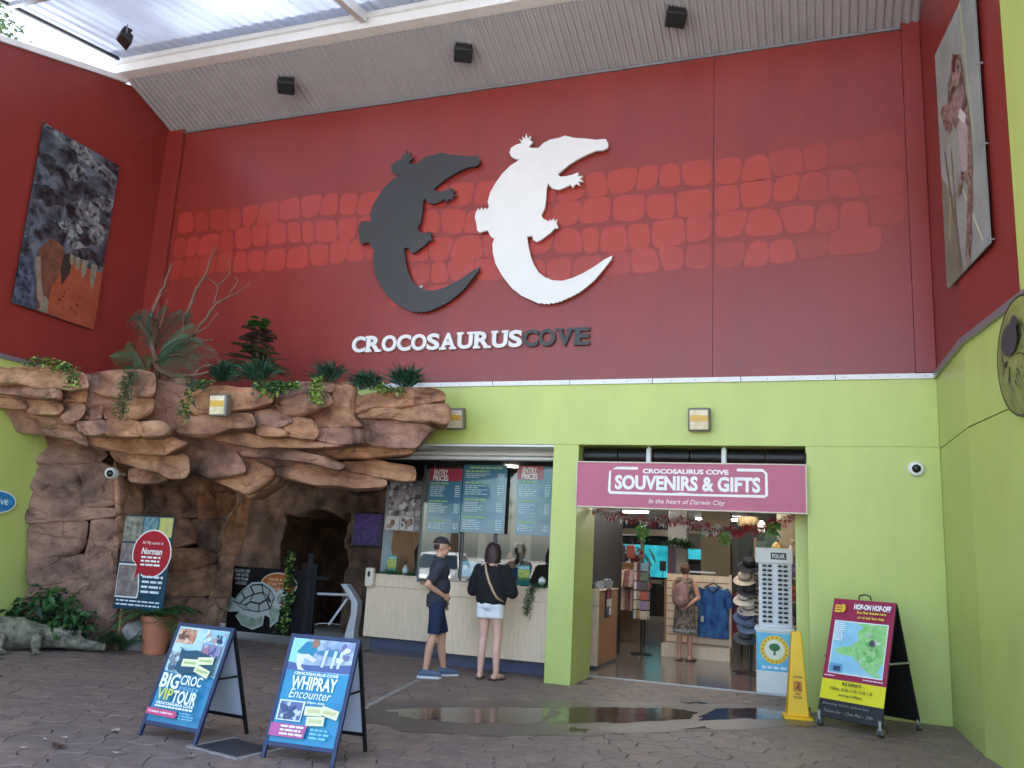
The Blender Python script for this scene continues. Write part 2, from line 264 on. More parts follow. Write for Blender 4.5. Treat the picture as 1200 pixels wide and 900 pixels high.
CROC=[(-2.636,7.384),(-2.645,7.320),(-2.710,7.291),(-2.807,7.298),(-2.923,7.263),(-3.078,7.198),(-3.213,7.123),(-3.290,7.058),(-3.367,7.000),(-3.333,6.955),(-3.245,6.950),(-3.147,6.964),(-3.077,6.989),(-3.053,6.966),(-3.079,6.928),(-2.997,6.931),(-3.042,6.887),(-2.982,6.848),(-3.056,6.844),(-3.026,6.780),(-3.094,6.819),(-3.139,6.759),(-3.173,6.815),(-3.239,6.785),(-3.336,6.754),(-3.437,6.777),(-3.491,6.832),(-3.509,6.875),(-3.530,6.795),(-3.530,6.631),(-3.543,6.489),(-3.590,6.383),(-3.564,6.336),(-3.515,6.304),(-3.470,6.279),(-3.456,6.314),(-3.434,6.280),(-3.404,6.322),(-3.394,6.273),(-3.352,6.301),(-3.357,6.241),(-3.323,6.166),(-3.390,6.164),(-3.427,6.115),(-3.503,6.061),(-3.580,6.007),(-3.639,5.983),(-3.692,6.016),(-3.712,6.078),(-3.792,6.076),(-3.770,5.961),(-3.729,5.797),(-3.674,5.654),(-3.597,5.530),(-3.494,5.444),(-3.375,5.390),(-3.238,5.374),(-3.086,5.407),(-2.935,5.467),(-2.787,5.550),(-2.639,5.648),(-2.529,5.695),(-2.546,5.634),(-2.575,5.604),(-2.581,5.588),(-2.610,5.558),(-2.617,5.543),(-2.646,5.512),(-2.653,5.497),(-2.682,5.466),(-2.689,5.451),(-2.718,5.422),(-2.726,5.409),(-2.754,5.380),(-2.762,5.367),(-2.793,5.337),(-2.807,5.328),(-2.839,5.298),(-2.853,5.288),(-2.888,5.257),(-2.908,5.247),(-2.943,5.216),(-2.964,5.206),(-2.996,5.179),(-3.020,5.179),(-3.052,5.152),(-3.076,5.151),(-3.112,5.124),(-3.141,5.124),(-3.177,5.096),(-3.207,5.097),(-3.238,5.073),(-3.264,5.080),(-3.295,5.057),(-3.321,5.064),(-3.352,5.046),(-3.389,5.062),(-3.420,5.043),(-3.457,5.060),(-3.485,5.046),(-3.526,5.069),(-3.554,5.056),(-3.695,5.123),(-3.838,5.197),(-3.985,5.316),(-4.137,5.505),(-4.251,5.693),(-4.302,5.859),(-4.319,6.004),(-4.295,6.084),(-4.360,6.130),(-4.408,6.225),(-4.470,6.213),(-4.531,6.194),(-4.576,6.239),(-4.591,6.336),(-4.624,6.443),(-4.616,6.518),(-4.578,6.586),(-4.561,6.530),(-4.528,6.594),(-4.503,6.545),(-4.464,6.583),(-4.444,6.544),(-4.409,6.591),(-4.436,6.677),(-4.403,6.821),(-4.327,6.961),(-4.230,7.098),(-4.111,7.212),(-3.970,7.294),(-4.034,7.309),(-4.107,7.360),(-4.136,7.428),(-4.115,7.498),(-4.046,7.536),(-3.984,7.550),(-3.951,7.555),(-3.997,7.629),(-3.936,7.587),(-3.945,7.665),(-3.905,7.613),(-3.888,7.700),(-3.859,7.607),(-3.816,7.661),(-3.820,7.581),(-3.773,7.554),(-3.816,7.508),(-3.831,7.468),(-3.752,7.454),(-3.682,7.445),(-3.612,7.513),(-3.512,7.555),(-3.371,7.567),(-3.292,7.591),(-3.231,7.570),(-3.150,7.539),(-2.971,7.504),(-2.813,7.464),(-2.735,7.466),(-2.677,7.459)]
# ================================================================ materials
RED = mat('red_paint', (131, 47, 41), .34, var=.09, vs=1.5, bump=.07, bs=40, rvar=.09, stretch=(1, 1, .35))
RED_SIDE = RED
SCALE = [mat('scale_paint_a', (160, 56, 47), .34, var=.07, vs=2, bump=.04, bs=60), mat('scale_paint_b', (150, 53, 45), .34, var=.07, vs=2, bump=.04, bs=60), mat('scale_paint_c', (141, 50, 43), .34, var=.07, vs=2, bump=.04, bs=60)]
GREEN = mat('lime_paint', (184, 197, 110), .38, var=.075, vs=1.6, bump=.09, bs=35, rvar=.1, stretch=(1, 1, .4))
METAL = mat('grey_flashing', (150, 155, 160), .4, .7, var=.1, vs=4)
WHITE = mat('white_metal_paint', (225, 226, 228), .4, var=.05, vs=3)
WHITEP = mat('white_plastic', (226, 226, 222), .35)
CORR = mat('grey_corrugated_sheet', (162, 160, 166), .45, var=.06, vs=2)
BLACK = mat('black_paint', (24, 24, 27), .4, var=.15, vs=6)
BLACKP = mat('black_plastic', (18, 18, 20), .3)
CHAR = mat('charcoal_board', (52, 52, 56), .5, var=.05, vs=3)
LOGOW = mat('white_board', (218, 218, 221), .45, var=.03, vs=3)
TIMBER = mat('pale_timber_laminate', (236, 210, 180), .4, var=.09, vs=5, stretch=(6, 6, .5), detail=4)
TIMBERD = mat('brown_timber_laminate', (150, 112, 78), .45, var=.12, vs=5, stretch=(6, 6, .6))
KICK = mat('slate_blue_kickboard', (72, 78, 102), .5, var=.08, vs=4)
CHROME = mat('brushed_steel', (190, 193, 196), .28, .9, var=.06, vs=10)
ALU = mat('silver_aluminium', (180, 184, 188), .35, .7)
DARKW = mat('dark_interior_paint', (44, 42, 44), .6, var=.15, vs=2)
def glass_mat(name, tint, a, rough=.02):
    m = bpy.data.materials.new(name); m.use_nodes = True; t = m.node_tree; o = t.nodes['Material Output']; t.nodes.remove(t.nodes['Principled BSDF'])
    tr = t.nodes.new('ShaderNodeBsdfTransparent'); tr.inputs[0].default_value = (*tint, 1); gl = t.nodes.new('ShaderNodeBsdfGlossy'); gl.inputs['Roughness'].default_value = rough
    fr = t.nodes.new('ShaderNodeFresnel'); fr.inputs[0].default_value = 1.5; ad = t.nodes.new('ShaderNodeMath'); ad.operation = 'MULTIPLY_ADD'; ad.inputs[1].default_value = 1.0; ad.inputs[2].default_value = a; ad.use_clamp = True
    mx = t.nodes.new('ShaderNodeMixShader'); t.links.new(fr.outputs[0], ad.inputs[0]); t.links.new(ad.outputs[0], mx.inputs[0]); t.links.new(tr.outputs[0], mx.inputs[1]); t.links.new(gl.outputs[0], mx.inputs[2]); t.links.new(mx.outputs[0], o.inputs[0])
    return m
GLASS = glass_mat('window_glass', (.9, .93, .93), .02)
def roof_mat():
    m = bpy.data.materials.new('translucent_roof_sheet'); m.use_nodes = True; t = m.node_tree; b = t.nodes['Principled BSDF']; o = t.nodes['Material Output']
    b.inputs['Base Color'].default_value = (.62, .65, .7, 1); b.inputs['Roughness'].default_value = .4
    tr = t.nodes.new('ShaderNodeBsdfTranslucent'); tr.inputs[0].default_value = (.62, .68, .76, 1); mx = t.nodes.new('ShaderNodeMixShader')
    tc = t.nodes.new('ShaderNodeTexCoord'); mp = t.nodes.new('ShaderNodeMapping'); mp.inputs['Scale'].default_value = (.35, .12, 1); n = t.nodes.new('ShaderNodeTexNoise'); n.inputs['Scale'].default_value = 2
    mr = t.nodes.new('ShaderNodeMapRange'); mr.inputs[1].default_value = .35; mr.inputs[2].default_value = .65; mr.inputs[3].default_value = .28; mr.inputs[4].default_value = .5
    t.links.new(tc.outputs['Object'], mp.inputs[0]); t.links.new(mp.outputs[0], n.inputs[0]); t.links.new(n.outputs[0], mr.inputs[0]); t.links.new(mr.outputs[0], mx.inputs[0])
    t.links.new(b.outputs[0], mx.inputs[1]); t.links.new(tr.outputs[0], mx.inputs[2]); t.links.new(mx.outputs[0], o.inputs[0]); return m
ROOFM = roof_mat()
def rock_mat(name, a, b_, c_, bump=.9):
    m = bpy.data.materials.new(name); m.use_nodes = True; t = m.node_tree; p = t.nodes['Principled BSDF']; p.inputs['Roughness'].default_value = .75; p.inputs['Specular IOR Level'].default_value = .3
    g = t.nodes.new('ShaderNodeNewGeometry'); n = t.nodes.new('ShaderNodeTexNoise'); n.inputs['Scale'].default_value = 1.6; n.inputs['Detail'].default_value = 5; n.inputs['Roughness'].default_value = .6; n.inputs['Distortion'].default_value = .6
    t.links.new(g.outputs['Position'], n.inputs['Vector'])
    r = t.nodes.new('ShaderNodeValToRGB'); e = r.color_ramp.elements; e[0].position = .32; e[0].color = (*lin(a), 1); e[1].position = .66; e[1].color = (*lin(c_), 1); k = e.new(.5); k.color = (*lin(b_), 1)
    t.links.new(n.outputs[0], r.inputs[0])
    mp = t.nodes.new('ShaderNodeMapping'); mp.inputs['Scale'].default_value = (1, 1, 2.0); t.links.new(g.outputs['Position'], mp.inputs[0])
    n2 = t.nodes.new('ShaderNodeTexNoise'); n2.inputs['Scale'].default_value = 3; n2.inputs['Detail'].default_value = 6; n2.inputs['Roughness'].default_value = .68; t.links.new(mp.outputs[0], n2.inputs['Vector'])
    r2 = t.nodes.new('ShaderNodeValToRGB'); r2.color_ramp.elements[0].position = .3; r2.color_ramp.elements[0].color = (.5, .46, .45, 1); r2.color_ramp.elements[1].position = .6; r2.color_ramp.elements[1].color = (1, 1, 1, 1)
    t.links.new(n2.outputs[0], r2.inputs[0])
    mu = t.nodes.new('ShaderNodeMixRGB'); mu.blend_type = 'MULTIPLY'; mu.inputs[0].default_value = 1; t.links.new(r.outputs[0], mu.inputs[1]); t.links.new(r2.outputs[0], mu.inputs[2])
    # thin angular cracks
    ds = t.nodes.new('ShaderNodeTexNoise'); ds.inputs['Scale'].default_value = 1.8; ds.inputs['Detail'].default_value = 3; t.links.new(g.outputs['Position'], ds.inputs['Vector'])
    va = t.nodes.new('ShaderNodeVectorMath'); va.operation = 'MULTIPLY_ADD'; va.inputs[1].default_value = (.55, .55, .55); t.links.new(ds.outputs[1], va.inputs[0]); t.links.new(g.outputs['Position'], va.inputs[2])
    ms = t.nodes.new('ShaderNodeMapping'); ms.inputs['Scale'].default_value = (1.0, 1.0, 2.3); t.links.new(va.outputs[0], ms.inputs[0])
    vo = t.nodes.new('ShaderNodeTexVoronoi'); vo.feature = 'DISTANCE_TO_EDGE'; vo.inputs['Scale'].default_value = 1.0; t.links.new(ms.outputs[0], vo.inputs['Vector'])
    cr_ = t.nodes.new('ShaderNodeMapRange'); cr_.inputs[1].default_value = 0; cr_.inputs[2].default_value = .016; cr_.inputs[3].default_value = .4; cr_.inputs[4].default_value = 1; t.links.new(vo.outputs[0], cr_.inputs[0])
    mk = t.nodes.new('ShaderNodeMixRGB'); mk.blend_type = 'MULTIPLY'; fm_ = t.nodes.new('ShaderNodeMapRange'); fm_.inputs[1].default_value = .42; fm_.inputs[2].default_value = .6; fm_.inputs[3].default_value = 0; fm_.inputs[4].default_value = .9; t.links.new(n.outputs[0], fm_.inputs[0]); t.links.new(fm_.outputs[0], mk.inputs[0]); t.links.new(mu.outputs[0], mk.inputs[1]); t.links.new(cr_.outputs[0], mk.inputs[2]); t.links.new(mk.outputs[0], p.inputs['Base Color'])
    n3 = t.nodes.new('ShaderNodeTexNoise'); n3.inputs['Scale'].default_value = 26; n3.inputs['Detail'].default_value = 4; n3.inputs['Roughness'].default_value = .7; t.links.new(g.outputs['Position'], n3.inputs['Vector'])
    hm_ = t.nodes.new('ShaderNodeMath'); hm_.operation = 'MULTIPLY_ADD'; hm_.inputs[1].default_value = .35; t.links.new(n3.outputs[0], hm_.inputs[0]); t.links.new(n2.outputs[0], hm_.inputs[2])
    hc = t.nodes.new('ShaderNodeMath'); hc.operation = 'MULTIPLY_ADD'; hc.inputs[1].default_value = .3; t.links.new(cr_.outputs[0], hc.inputs[0]); t.links.new(hm_.outputs[0], hc.inputs[2])
    bp = t.nodes.new('ShaderNodeBump'); bp.inputs['Strength'].default_value = bump; bp.inputs['Distance'].default_value = .05; t.links.new(hc.outputs[0], bp.inputs['Height']); t.links.new(bp.outputs[0], p.inputs['Normal'])
    return m
ROCKM = [rock_mat('rock_tan', (116, 87, 74), (182, 136, 108), (208, 162, 130)), rock_mat('rock_mauve', (104, 82, 77), (166, 126, 108), (198, 156, 132)), rock_mat('rock_orange', (120, 85, 68), (188, 136, 104), (212, 162, 124))]
ROCKD = rock_mat('rock_brown', (98, 77, 71), (150, 116, 101), (178, 138, 116))
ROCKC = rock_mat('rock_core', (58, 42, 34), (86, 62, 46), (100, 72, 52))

# ================================================================ ground
PAVE = [mat('paver_%d' % i, c, .62, var=.22, vs=7, bump=.35, bs=55, rvar=.12, c2=None) for i, c in enumerate([(129, 109, 99), (121, 104, 96), (134, 113, 101), (125, 107, 100)])]
MORTAR = mat('dark_joint', (66, 57, 54), .85, var=.2, vs=6)
ASPH = mat('street_surface', (172, 166, 156), .8, var=.12, vs=.6, bump=.2, bs=30)
m_ = MB(); m_.sheet([(-200, -200), (200, -200), (200, 120), (-200, 120)], lambda a, b: (a, b, -.06))
tag(m_.build('ground', ASPH), kind='structure')
def h2(a, b, s=0):
    v = math.sin(a * 127.1 + b * 311.7 + s * 74.7) * 43758.5453; return v - math.floor(v)
pave = tag(MB().box(-10.64, 2.4, -9.5, 1.04, -.055, -.012).build('paving', MORTAR), kind='structure')
rad = .155; dx = rad * math.sqrt(3); dy = rad * 1.5; cells = []
def jit(x, y, s=0, a=.05):
    kx, ky = round(x * 200), round(y * 200); return (x + (h2(kx, ky, s) - .5) * 2 * a, y + (h2(kx, ky, s + 5) - .5) * 2 * a)
j = 0; yy = -7.4
while yy < 1.05:
    xx = -10.6 + (dx / 2 if j % 2 else 0)
    while xx < 1.9:
        # only where the camera's wedge of pavement lies
        depth = yy + 10.81
        if -1.12 * depth - .4 < xx < .36 * depth + .4 and not (yy > .15 and (xx > -3.25 and xx < -2.9 or xx > -.02)):
            C0 = [(xx + rad * math.sin(PI / 3 * k), yy + rad * math.cos(PI / 3 * k)) for k in range(6)]; P = []
            for k in range(6):
                a = C0[k]; b = C0[(k + 1) % 6]; P.append(jit(*a)); P.append(jit((a[0] + b[0]) / 2, (a[1] + b[1]) / 2, 2, .03))
            cx = sum(p[0] for p in P) / 12; cy = sum(p[1] for p in P) / 12; Q = []
            for p in P:
                g = .0015 + .0085 * max(0, h2(round(p[0] * 300), round(p[1] * 300), 9) - .25); d = math.hypot(p[0] - cx, p[1] - cy)
                Q.append((cx + (p[0] - cx) * (1 - g / d), cy + (p[1] - cy) * (1 - g / d)))
            cells.append((math.hypot(cx, cy + 10.81), cx, cy, Q, P))
        xx += dx
    yy += dy; j += 1
cells.sort(key=lambda c: c[0] * (1 + .02 * abs(c[1])))
def paver_geo(mb, cx, cy, Q, ox=0, oy=0):
    zt = (h2(cx, cy) - .5) * .004; n = len(Q); I = [(cx + (p[0] - cx) * .955, cy + (p[1] - cy) * .955) for p in Q]
    V = [(p[0] - ox, p[1] - oy, -.02) for p in Q] + [(p[0] - ox, p[1] - oy, zt - .004) for p in Q] + [(p[0] - ox, p[1] - oy, zt) for p in I]
    F = [(i, (i + 1) % n, n + (i + 1) % n, n + i) for i in range(n)] + [(n + i, n + (i + 1) % n, 2 * n + (i + 1) % n, 2 * n + i) for i in range(n)] + [tuple(range(2 * n, 3 * n))]
    mb.add(V, [tuple(reversed(f)) for f in F] if False else F)
rest = MB()
vis = [c for c in cells if c[2] > -6.6]; near = vis[:300]; ids = set(id(c) for c in near)
for c in near:
    mb = MB(); paver_geo(mb, c[1], c[2], [(p[0], p[1]) for p in c[3]][::-1], c[1], c[2]); mb.build('paver', random.choice(PAVE), pave, loc=(c[1], c[2], 0))
for c in cells:
    if id(c) in ids: continue
    rest.mi = random.randrange(4); paver_geo(rest, c[1], c[2], c[3][::-1])
tag(rest.build('paver_field', PAVE, pave), kind='stuff')
# pale joint strip, pit cover, puddle
CONC = mat('pale_concrete', (150, 142, 136), .75, var=.15, vs=6, bump=.2)
def strip(a, b, wd, z0, z1, mb):
    a = Vector((*a, 0)); b = Vector((*b, 0)); d = (b - a).normalized(); s_ = Vector((-d.y, d.x, 0)) * wd / 2
    P = [a - s_, b - s_, b + s_, a + s_]; return mb.add([(p.x, p.y, z0) for p in P] + [(p.x, p.y, z1) for p in P], [(3, 2, 1, 0), (4, 5, 6, 7), (0, 1, 5, 4), (1, 2, 6, 5), (2, 3, 7, 6), (3, 0, 4, 7)])
mb = MB(); strip((-4.2, -3.35), (-4.66, -.75), .07, -.02, .005, mb); mb.build('concrete_joint_strip', CONC, pave)
WATER = mat('shallow_water', (58, 48, 42), .05, spec=.5, bump=.10, bs=7, var=.25, vs=3, rvar=.045)
WATER.node_tree.nodes['Principled BSDF'].inputs['IOR'].default_value = 1.45
def puddle(P, name='puddle', sub=14, m=None, z=.0055):
    Q = []
    n = len(P)
    for i in range(n):
        a, b = P[i], P[(i + 1) % n]
        for k in range(sub):
            t = k / sub; x = a[0] + (b[0] - a[0]) * t; y = a[1] + (b[1] - a[1]) * t
            v = noise.noise((x * 2.3, y * 2.3, 3)) * .2 + noise.noise((x * 6, y * 6, 8)) * .1 + noise.noise((x * 15, y * 15, 8)) * .04; Q.append((x + v * .5, y + v))
    return tag(MB().sheet(Q, lambda a, b: (a, b, z)).build(name, m or WATER), kind='structure')
puddle([(-4.1, -2.85), (-3.62, -3.1), (-3.0, -2.95), (-2.62, -2.7), (-2.5, -2.3), (-2.75, -1.85), (-3.15, -2.02), (-3.7, -2.5)]); puddle([(-2.5, -2.5), (-2.07, -2.25), (-1.5, -1.75), (-1.25, -1.5), (-1.2, -1.0), (-1.45, -.82), (-1.9, -1.15), (-2.4, -1.42), (-2.6, -1.75), (-2.42, -2.1)]); puddle([(-1.12, -1.4), (-.55, -.95), (-.2, -.66), (-.22, -.25), (-.62, -.2), (-1.05, -.55), (-1.12, -.85)])
LID = mat('cast_iron_lid', (62, 64, 68), .5, .3, var=.2, vs=8, bump=.3, bs=60)
DAMP = mat('damp_paving', (92, 79, 73), .34, var=.3, vs=9, bump=.3, bs=40, rvar=.14)
puddle([(-4.6, -2.7), (-4.2, -3.35), (-3.5, -3.65), (-2.7, -3.35), (-1.9, -2.75), (-1.0, -1.9), (-.3, -1.2), (.2, -.8), (.1, -.25), (-.6, .1), (-1.4, -.3), (-2.2, -.85), (-3.0, -1.4), (-3.9, -2.1)], 'damp_patch', 16, DAMP, .0038)
for P_ in ([(-4.5, -3.0), (-4.25, -3.12), (-4.22, -2.98)], [(-2.2, -2.75), (-1.95, -2.62), (-2.0, -2.52), (-2.25, -2.6)], [(-1.2, -1.95), (-.95, -1.8), (-1.05, -1.72)], [(-1.5, -.45), (-1.15, -.3), (-1.3, -.22)]): puddle(P_, 'puddle', 8)
lid = thing('pit_cover', 'dark square pit cover with pale edge set in the paving between the two poster boards', 'pit cover', (-4.27, -4.93, 0), R(-12))
bx('cover_plate', LID, lid, -.25, .25, -.2, .2, -.01, .008, bevel=.004)
mb = MB(); mb.box(-.29, .29, -.235, -.205, -.01, .010); mb.box(-.29, -.255, -.205, .235, -.01, .010); mb.box(.255, .29, -.205, .235, -.01, .010); mb.build('edge_frame', CONC, lid)

# ================================================================ building
bld = thing('entrance_building', 'tall building front with dark red upper wall over lime green wall and shop openings', 'building', (0, 0, 0))
bx('red_panel', RED, bld, -10.3, -1.184, 0, .9, 3.97, 9.4); rw = bx('red_panel', RED, bld, -1.176, 1.2, 0, .9, 3.97, 9.4)
bx('red_backing', RED, bld, -10.66, 1.45, .03, .92, 3.965, 9.3)
bx('pilaster', RED, bld, -10.66, -10.303, -.07, .029, 3.97, 8.62, bevel=.006); bx('pilaster', RED, bld, 1.203, 1.424, -.05, .029, 3.97, 8.8, bevel=.006)
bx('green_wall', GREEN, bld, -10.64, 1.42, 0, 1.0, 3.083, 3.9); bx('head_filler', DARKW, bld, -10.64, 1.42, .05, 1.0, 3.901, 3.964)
gw = MB(); gw.box(-.05, 1.42, 0, 1.0, -.05, 3.076); gw.box(-.06, 1.43, .012, 1.0, 3.0, 3.1); gw.build('green_wall', GREEN, bld)
bx('column', GREEN, bld, -3.28, -2.93, 0, 1.0, -.05, 3.08, bevel=.004)
bx('door_jamb', GREEN, bld, -.2, -.053, .35, 1.0, -.05, 2.5)
bx('inner_lintel', GREEN, bld, -2.93, -.05, .5, 1.0, 2.86, 3.08)
for i in range(8):
    x0 = -7.6 + i * 1.129; bx('flashing', WHITE, bld, x0 + .004, x0 + 1.125, -.03, 0, 3.9, 3.965, bevel=.004)
for k in range(30): MB().ball((-7.4 + k * .3, -.031, 3.93), (.008, .004, .008), 6, 4).build('screw_head', METAL, bld)
# painted crocodile-skin band on the red wall, one sheet per scale
rows = [(6.66, 7.06), (6.25, 6.65), (5.84, 6.24)]
scn = [0]
def scale_row(z0, z1, xa, xb, wmin, wmax, ph):
    x = xa; psk = 0
    while x < xb - .12:
        wd = random.uniform(wmin, wmax); x1 = min(x + wd, xb)
        if xb - x1 < .22: x1 = xb
        q = .012; wob = lambda xx: .05 * math.sin(xx * .7 + .4) + .03 * math.sin(xx * 2.3 + ph * 2)
        zt0, zt1, zb0, zb1 = z1 + wob(x), z1 + wob(x1), z0 + wob(x), z0 + wob(x1); sk = psk; nsk = random.uniform(-.07, .07) if x1 < xb else 0; psk = nsk
        c = [(x + q + sk, zb0 + q), (x1 - q + nsk, zb1 + q), (x1 - q - nsk * .5, zt1 - q), (x + q - sk * .5, zt0 - q)]
        c = [(a + random.uniform(-.012, .012), b + random.uniform(-.012, .012)) for a, b in c]; P = []
        for k in range(4):
            a, b, d = Vector(c[k - 1]), Vector(c[k]), Vector(c[(k + 1) % 4]); rr = min(random.uniform(.07, .14), .38 * min(x1 - x, z1 - z0))
            p0 = b + (a - b).normalized() * rr; p2 = b + (d - b).normalized() * rr
            P += [tuple(p0), tuple((p0 + p2) / 4 + b / 2), tuple(p2)]
        xc = (x + x1) / 2; t = (.35 if ph == 3 else .15) + .85 * max(0, (xc + 1.2) / 2.6) + random.uniform(-.2, .25)
        if xc < -9: t = .6 + random.uniform(-.3, .3)
        m = SCALE[0 if t < .5 else 1 if t < .85 else 2]
        scn[0] += 1; ys = -.0035 - (scn[0] % 5) * .0007
        MB().sheet(P if True else P[::-1], lambda a, b: (a, ys, b)).build('painted_scale', m, rw)
        x = x1
for i, (z0, z1) in enumerate(rows):
    scale_row(z0, z1, -10.22, -6.2, .24, .42, i); scale_row(z0, z1, -6.2, -1.19, .26, .48, i); scale_row(z0, z1, -1.17, 1.18, .28, .5, i)
scale_row(5.46, 5.83, -6.1, -1.19, .26, .46, 3); scale_row(5.46, 5.83, -1.17, .9, .26, .46, 3); scale_row(5.1, 5.45, -6.0, -4.85, .25, .4, 4)
# corrugated soffit and white beam
def corr(name, m, parent, x0, x1, y0, z0, y1, z1, pitch, h, thick=.01):
    mb = MB(); n = int((x1 - x0) / pitch); V = []; X = []
    for i in range(n): a = x0 + i * pitch; X += [(a, 0), (a + pitch * .35, 0), (a + pitch * .5, h), (a + pitch * .85, h)]
    X.append((x1, 0)); k = len(X)
    V = [(x, y0, z0 + q) for x, q in X] + [(x, y1, z1 + q) for x, q in X] + [(x, y0, z0 + q + thick) for x, q in X] + [(x, y1, z1 + q + thick) for x, q in X]
    F = [(i, i + 1, k + i + 1, k + i) for i in range(k - 1)] + [(2 * k + i, 3 * k + i, 3 * k + i + 1, 2 * k + i + 1) for i in range(k - 1)]
    mb.add(V, F); return mb.build(name, m, parent)
corr('corrugated_soffit', CORR, bld, -10.6, 1.55, .0, 8.6, -1.14, 8.96, .105, .022)
bm_ = MB(); bm_.box(-10.75, 1.9, -1.36, -1.14, 8.98, 9.2); bm_.box(-10.75, 1.9, -1.42, -1.36, 9.12, 9.2); bm_.build('roof_beam', WHITE, bld, bevel=.008)
bx('light_stop_cover', WHITE, bld, -10.9, 2.2, -1.5, .95, 9.42, 9.46); bx('light_stop_filler', WHITE, bld, -10.75, 1.9, -1.139, -1.1, 8.99, 9.3)  # unseen cover and filler strip added to stop light leaking past the beam
bx('soffit_edge_trim', METAL, bld, -10.6, 1.2, -.035, -.003, 8.565, 8.598)
# building mass behind (roof over the shop keeps the sun out)
bx('roof_slab', DARKW, bld, -13, 6, .92, 15, 3.3, 3.6)
bx('rear_wall', DARKW, bld, -13, 6, 14.0, 14.2, -.05, 3.3)
bx('shop_ceiling', mat('ceiling_paint', (176, 172, 166), .7, var=.05), bld, -3.19, 1.6, 1.0, 14, 2.78, 2.9); bx('shop_ceiling', MC['ceiling_paint'], bld, -6.6, -3.191, 4.31, 14, 2.78, 2.9)
bx('party_wall', mat('shop_wall_paint', (138, 132, 124), .6, var=.06), bld, 1.42, 1.6, 1.0, 14, -.05, 2.78)
shop_floor = tag(MB().box(-6.6, 1.42, 1.04, 14, -.05, .006).build('shop_floor', mat('polished_floor', (120, 110, 102), .16, var=.1, vs=2, rvar=.08)), kind='structure')
th = bx('threshold', ALU, bld, -2.93, -.05, .985, 1.04, -.02, .012)

# ---- translucent roof over the forecourt
rf = thing('forecourt_roof', 'translucent corrugated roof high over the forecourt with white edge', 'roof', (0, 0, 0))
rz = lambda y: 9.24 + .19 * (y + 1.15)
corr('roof_sheet', ROOFM, rf, -10.5, 2.6, -1.3, rz(-1.3), -9.3, rz(-9.3), .19, .03, .004)
for x in (-6.0, -1.6): 
    MB().add([(x - .05, -1.42, rz(-1.42) - .16), (x + .05, -1.42, rz(-1.42) - .16), (x + .05, -9.2, rz(-9.2) - .16), (x - .05, -9.2, rz(-9.2) - .16), (x - .05, -1.42, rz(-1.42) - .005), (x + .05, -1.42, rz(-1.42) - .005), (x + .05, -9.2, rz(-9.2) - .005), (x - .05, -9.2, rz(-9.2) - .005)], [(0, 1, 2, 3), (7, 6, 5, 4), (4, 5, 1, 0), (5, 6, 2, 1), (6, 7, 3, 2), (7, 4, 0, 3)]).build('rafter', WHITE, rf)
for y in (-3.4, -5.6, -7.8): bx('purlin', METAL, rf, -10.5, 2.6, y - .03, y + .03, rz(y) - .075, rz(y) - .006)
MB().bar((-10.53, -1.45, rz(-1.45) - .02), (-10.53, -9.2, rz(-9.2) - .02), .05, .05).build('edge_trim', BLACK, rf)

# ---- side walls
sl = thing('side_wall', 'left side wall, dark red above lime green, carrying the large crocodile photo', 'wall', (-10.65, 0, 0))
bx('green_wall', GREEN, sl, -.3, 0, -9.3, 1.2, -.05, 3.9)
def ztop(y): return 8.93 + .3 * (y + 1.13) if y > -4 else 8.07
mb = MB(); ys_ = [0.9, -1.13, -1.6, -2.4, -3.2, -4, -9.3]; n = len(ys_)
V = [(0, y, 3.965) for y in ys_] + [(0, y, ztop(y)) for y in ys_] + [(-.3, y, 3.965) for y in ys_] + [(-.3, y, ztop(y)) for y in ys_]
F = [(i, n + i, n + i + 1, i + 1) for i in range(n - 1)] + [(2 * n + i, 2 * n + i + 1, 3 * n + i + 1, 3 * n + i) for i in range(n - 1)] + [(n + i, 3 * n + i, 3 * n + i + 1, n + i + 1) for i in range(n - 1)]
mb.add(V, F).build('red_panel', RED, sl)
mb = MB(); [mb.bar((-.13, a, ztop(a) + .05), (-.13, b, ztop(b) + .05), .36, .09) for a, b in zip(ys_[1:-1], ys_[2:])]; mb.build('capping', WHITE, sl)
bx('flashing', METAL, sl, 0, .03, -9.3, -.1, 3.9, 3.965)
sr = thing('side_wall', 'right side wall, dark red above lime green, carrying the lizard photo and shell disc', 'wall', (0, 0, 0))
RP = [(1.424, .05), (1.474, -1.6), (1.72, -3.2), (1.96, -4.75), (2.3, -7.2)]
def wallstrip(P, z0, z1, th, m, name, off=0):
    mb = MB(); n = len(P); V = [(x - off, y, z0) for x, y in P] + [(x - off, y, z1) for x, y in P] + [(x + th, y, z0) for x, y in P] + [(x + th, y, z1) for x, y in P]
    F = [(i, n + i, n + i + 1, i + 1) for i in range(n - 1)] + [(2 * n + i, 2 * n + i + 1, 3 * n + i + 1, 3 * n + i) for i in range(n - 1)] + [(n + i, 3 * n + i, 3 * n + i + 1, n + i + 1) for i in range(n - 1)] + [(i, i + 1, 2 * n + i + 1, 2 * n + i) for i in range(n - 1)] + [(0, 2 * n, 3 * n, n), (n - 1, 2 * n - 1, 4 * n - 1, 3 * n - 1)]
    return mb.add(V, F).build(name, m, sr)
wallstrip(RP, -.05, 3.056, .3, GREEN, 'green_wall'); wallstrip(RP, 3.068, 3.9, .3, GREEN, 'green_wall'); wallstrip([(x + .02, y) for x, y in RP], 3.0, 3.1, .25, mat('joint_dark', (70, 78, 45), .8), 'joint')
wallstrip(RP[:2] + [(1.705, -3.1)], 3.975, 9.4, .3, RED, 'red_panel'); wallstrip([(1.706, -3.106)] + RP[2:], 3.975, 9.4, .3, GREEN, 'green_wall', .03)
wallstrip(RP, 3.9, 3.972, .2, METAL, 'flashing', .035)
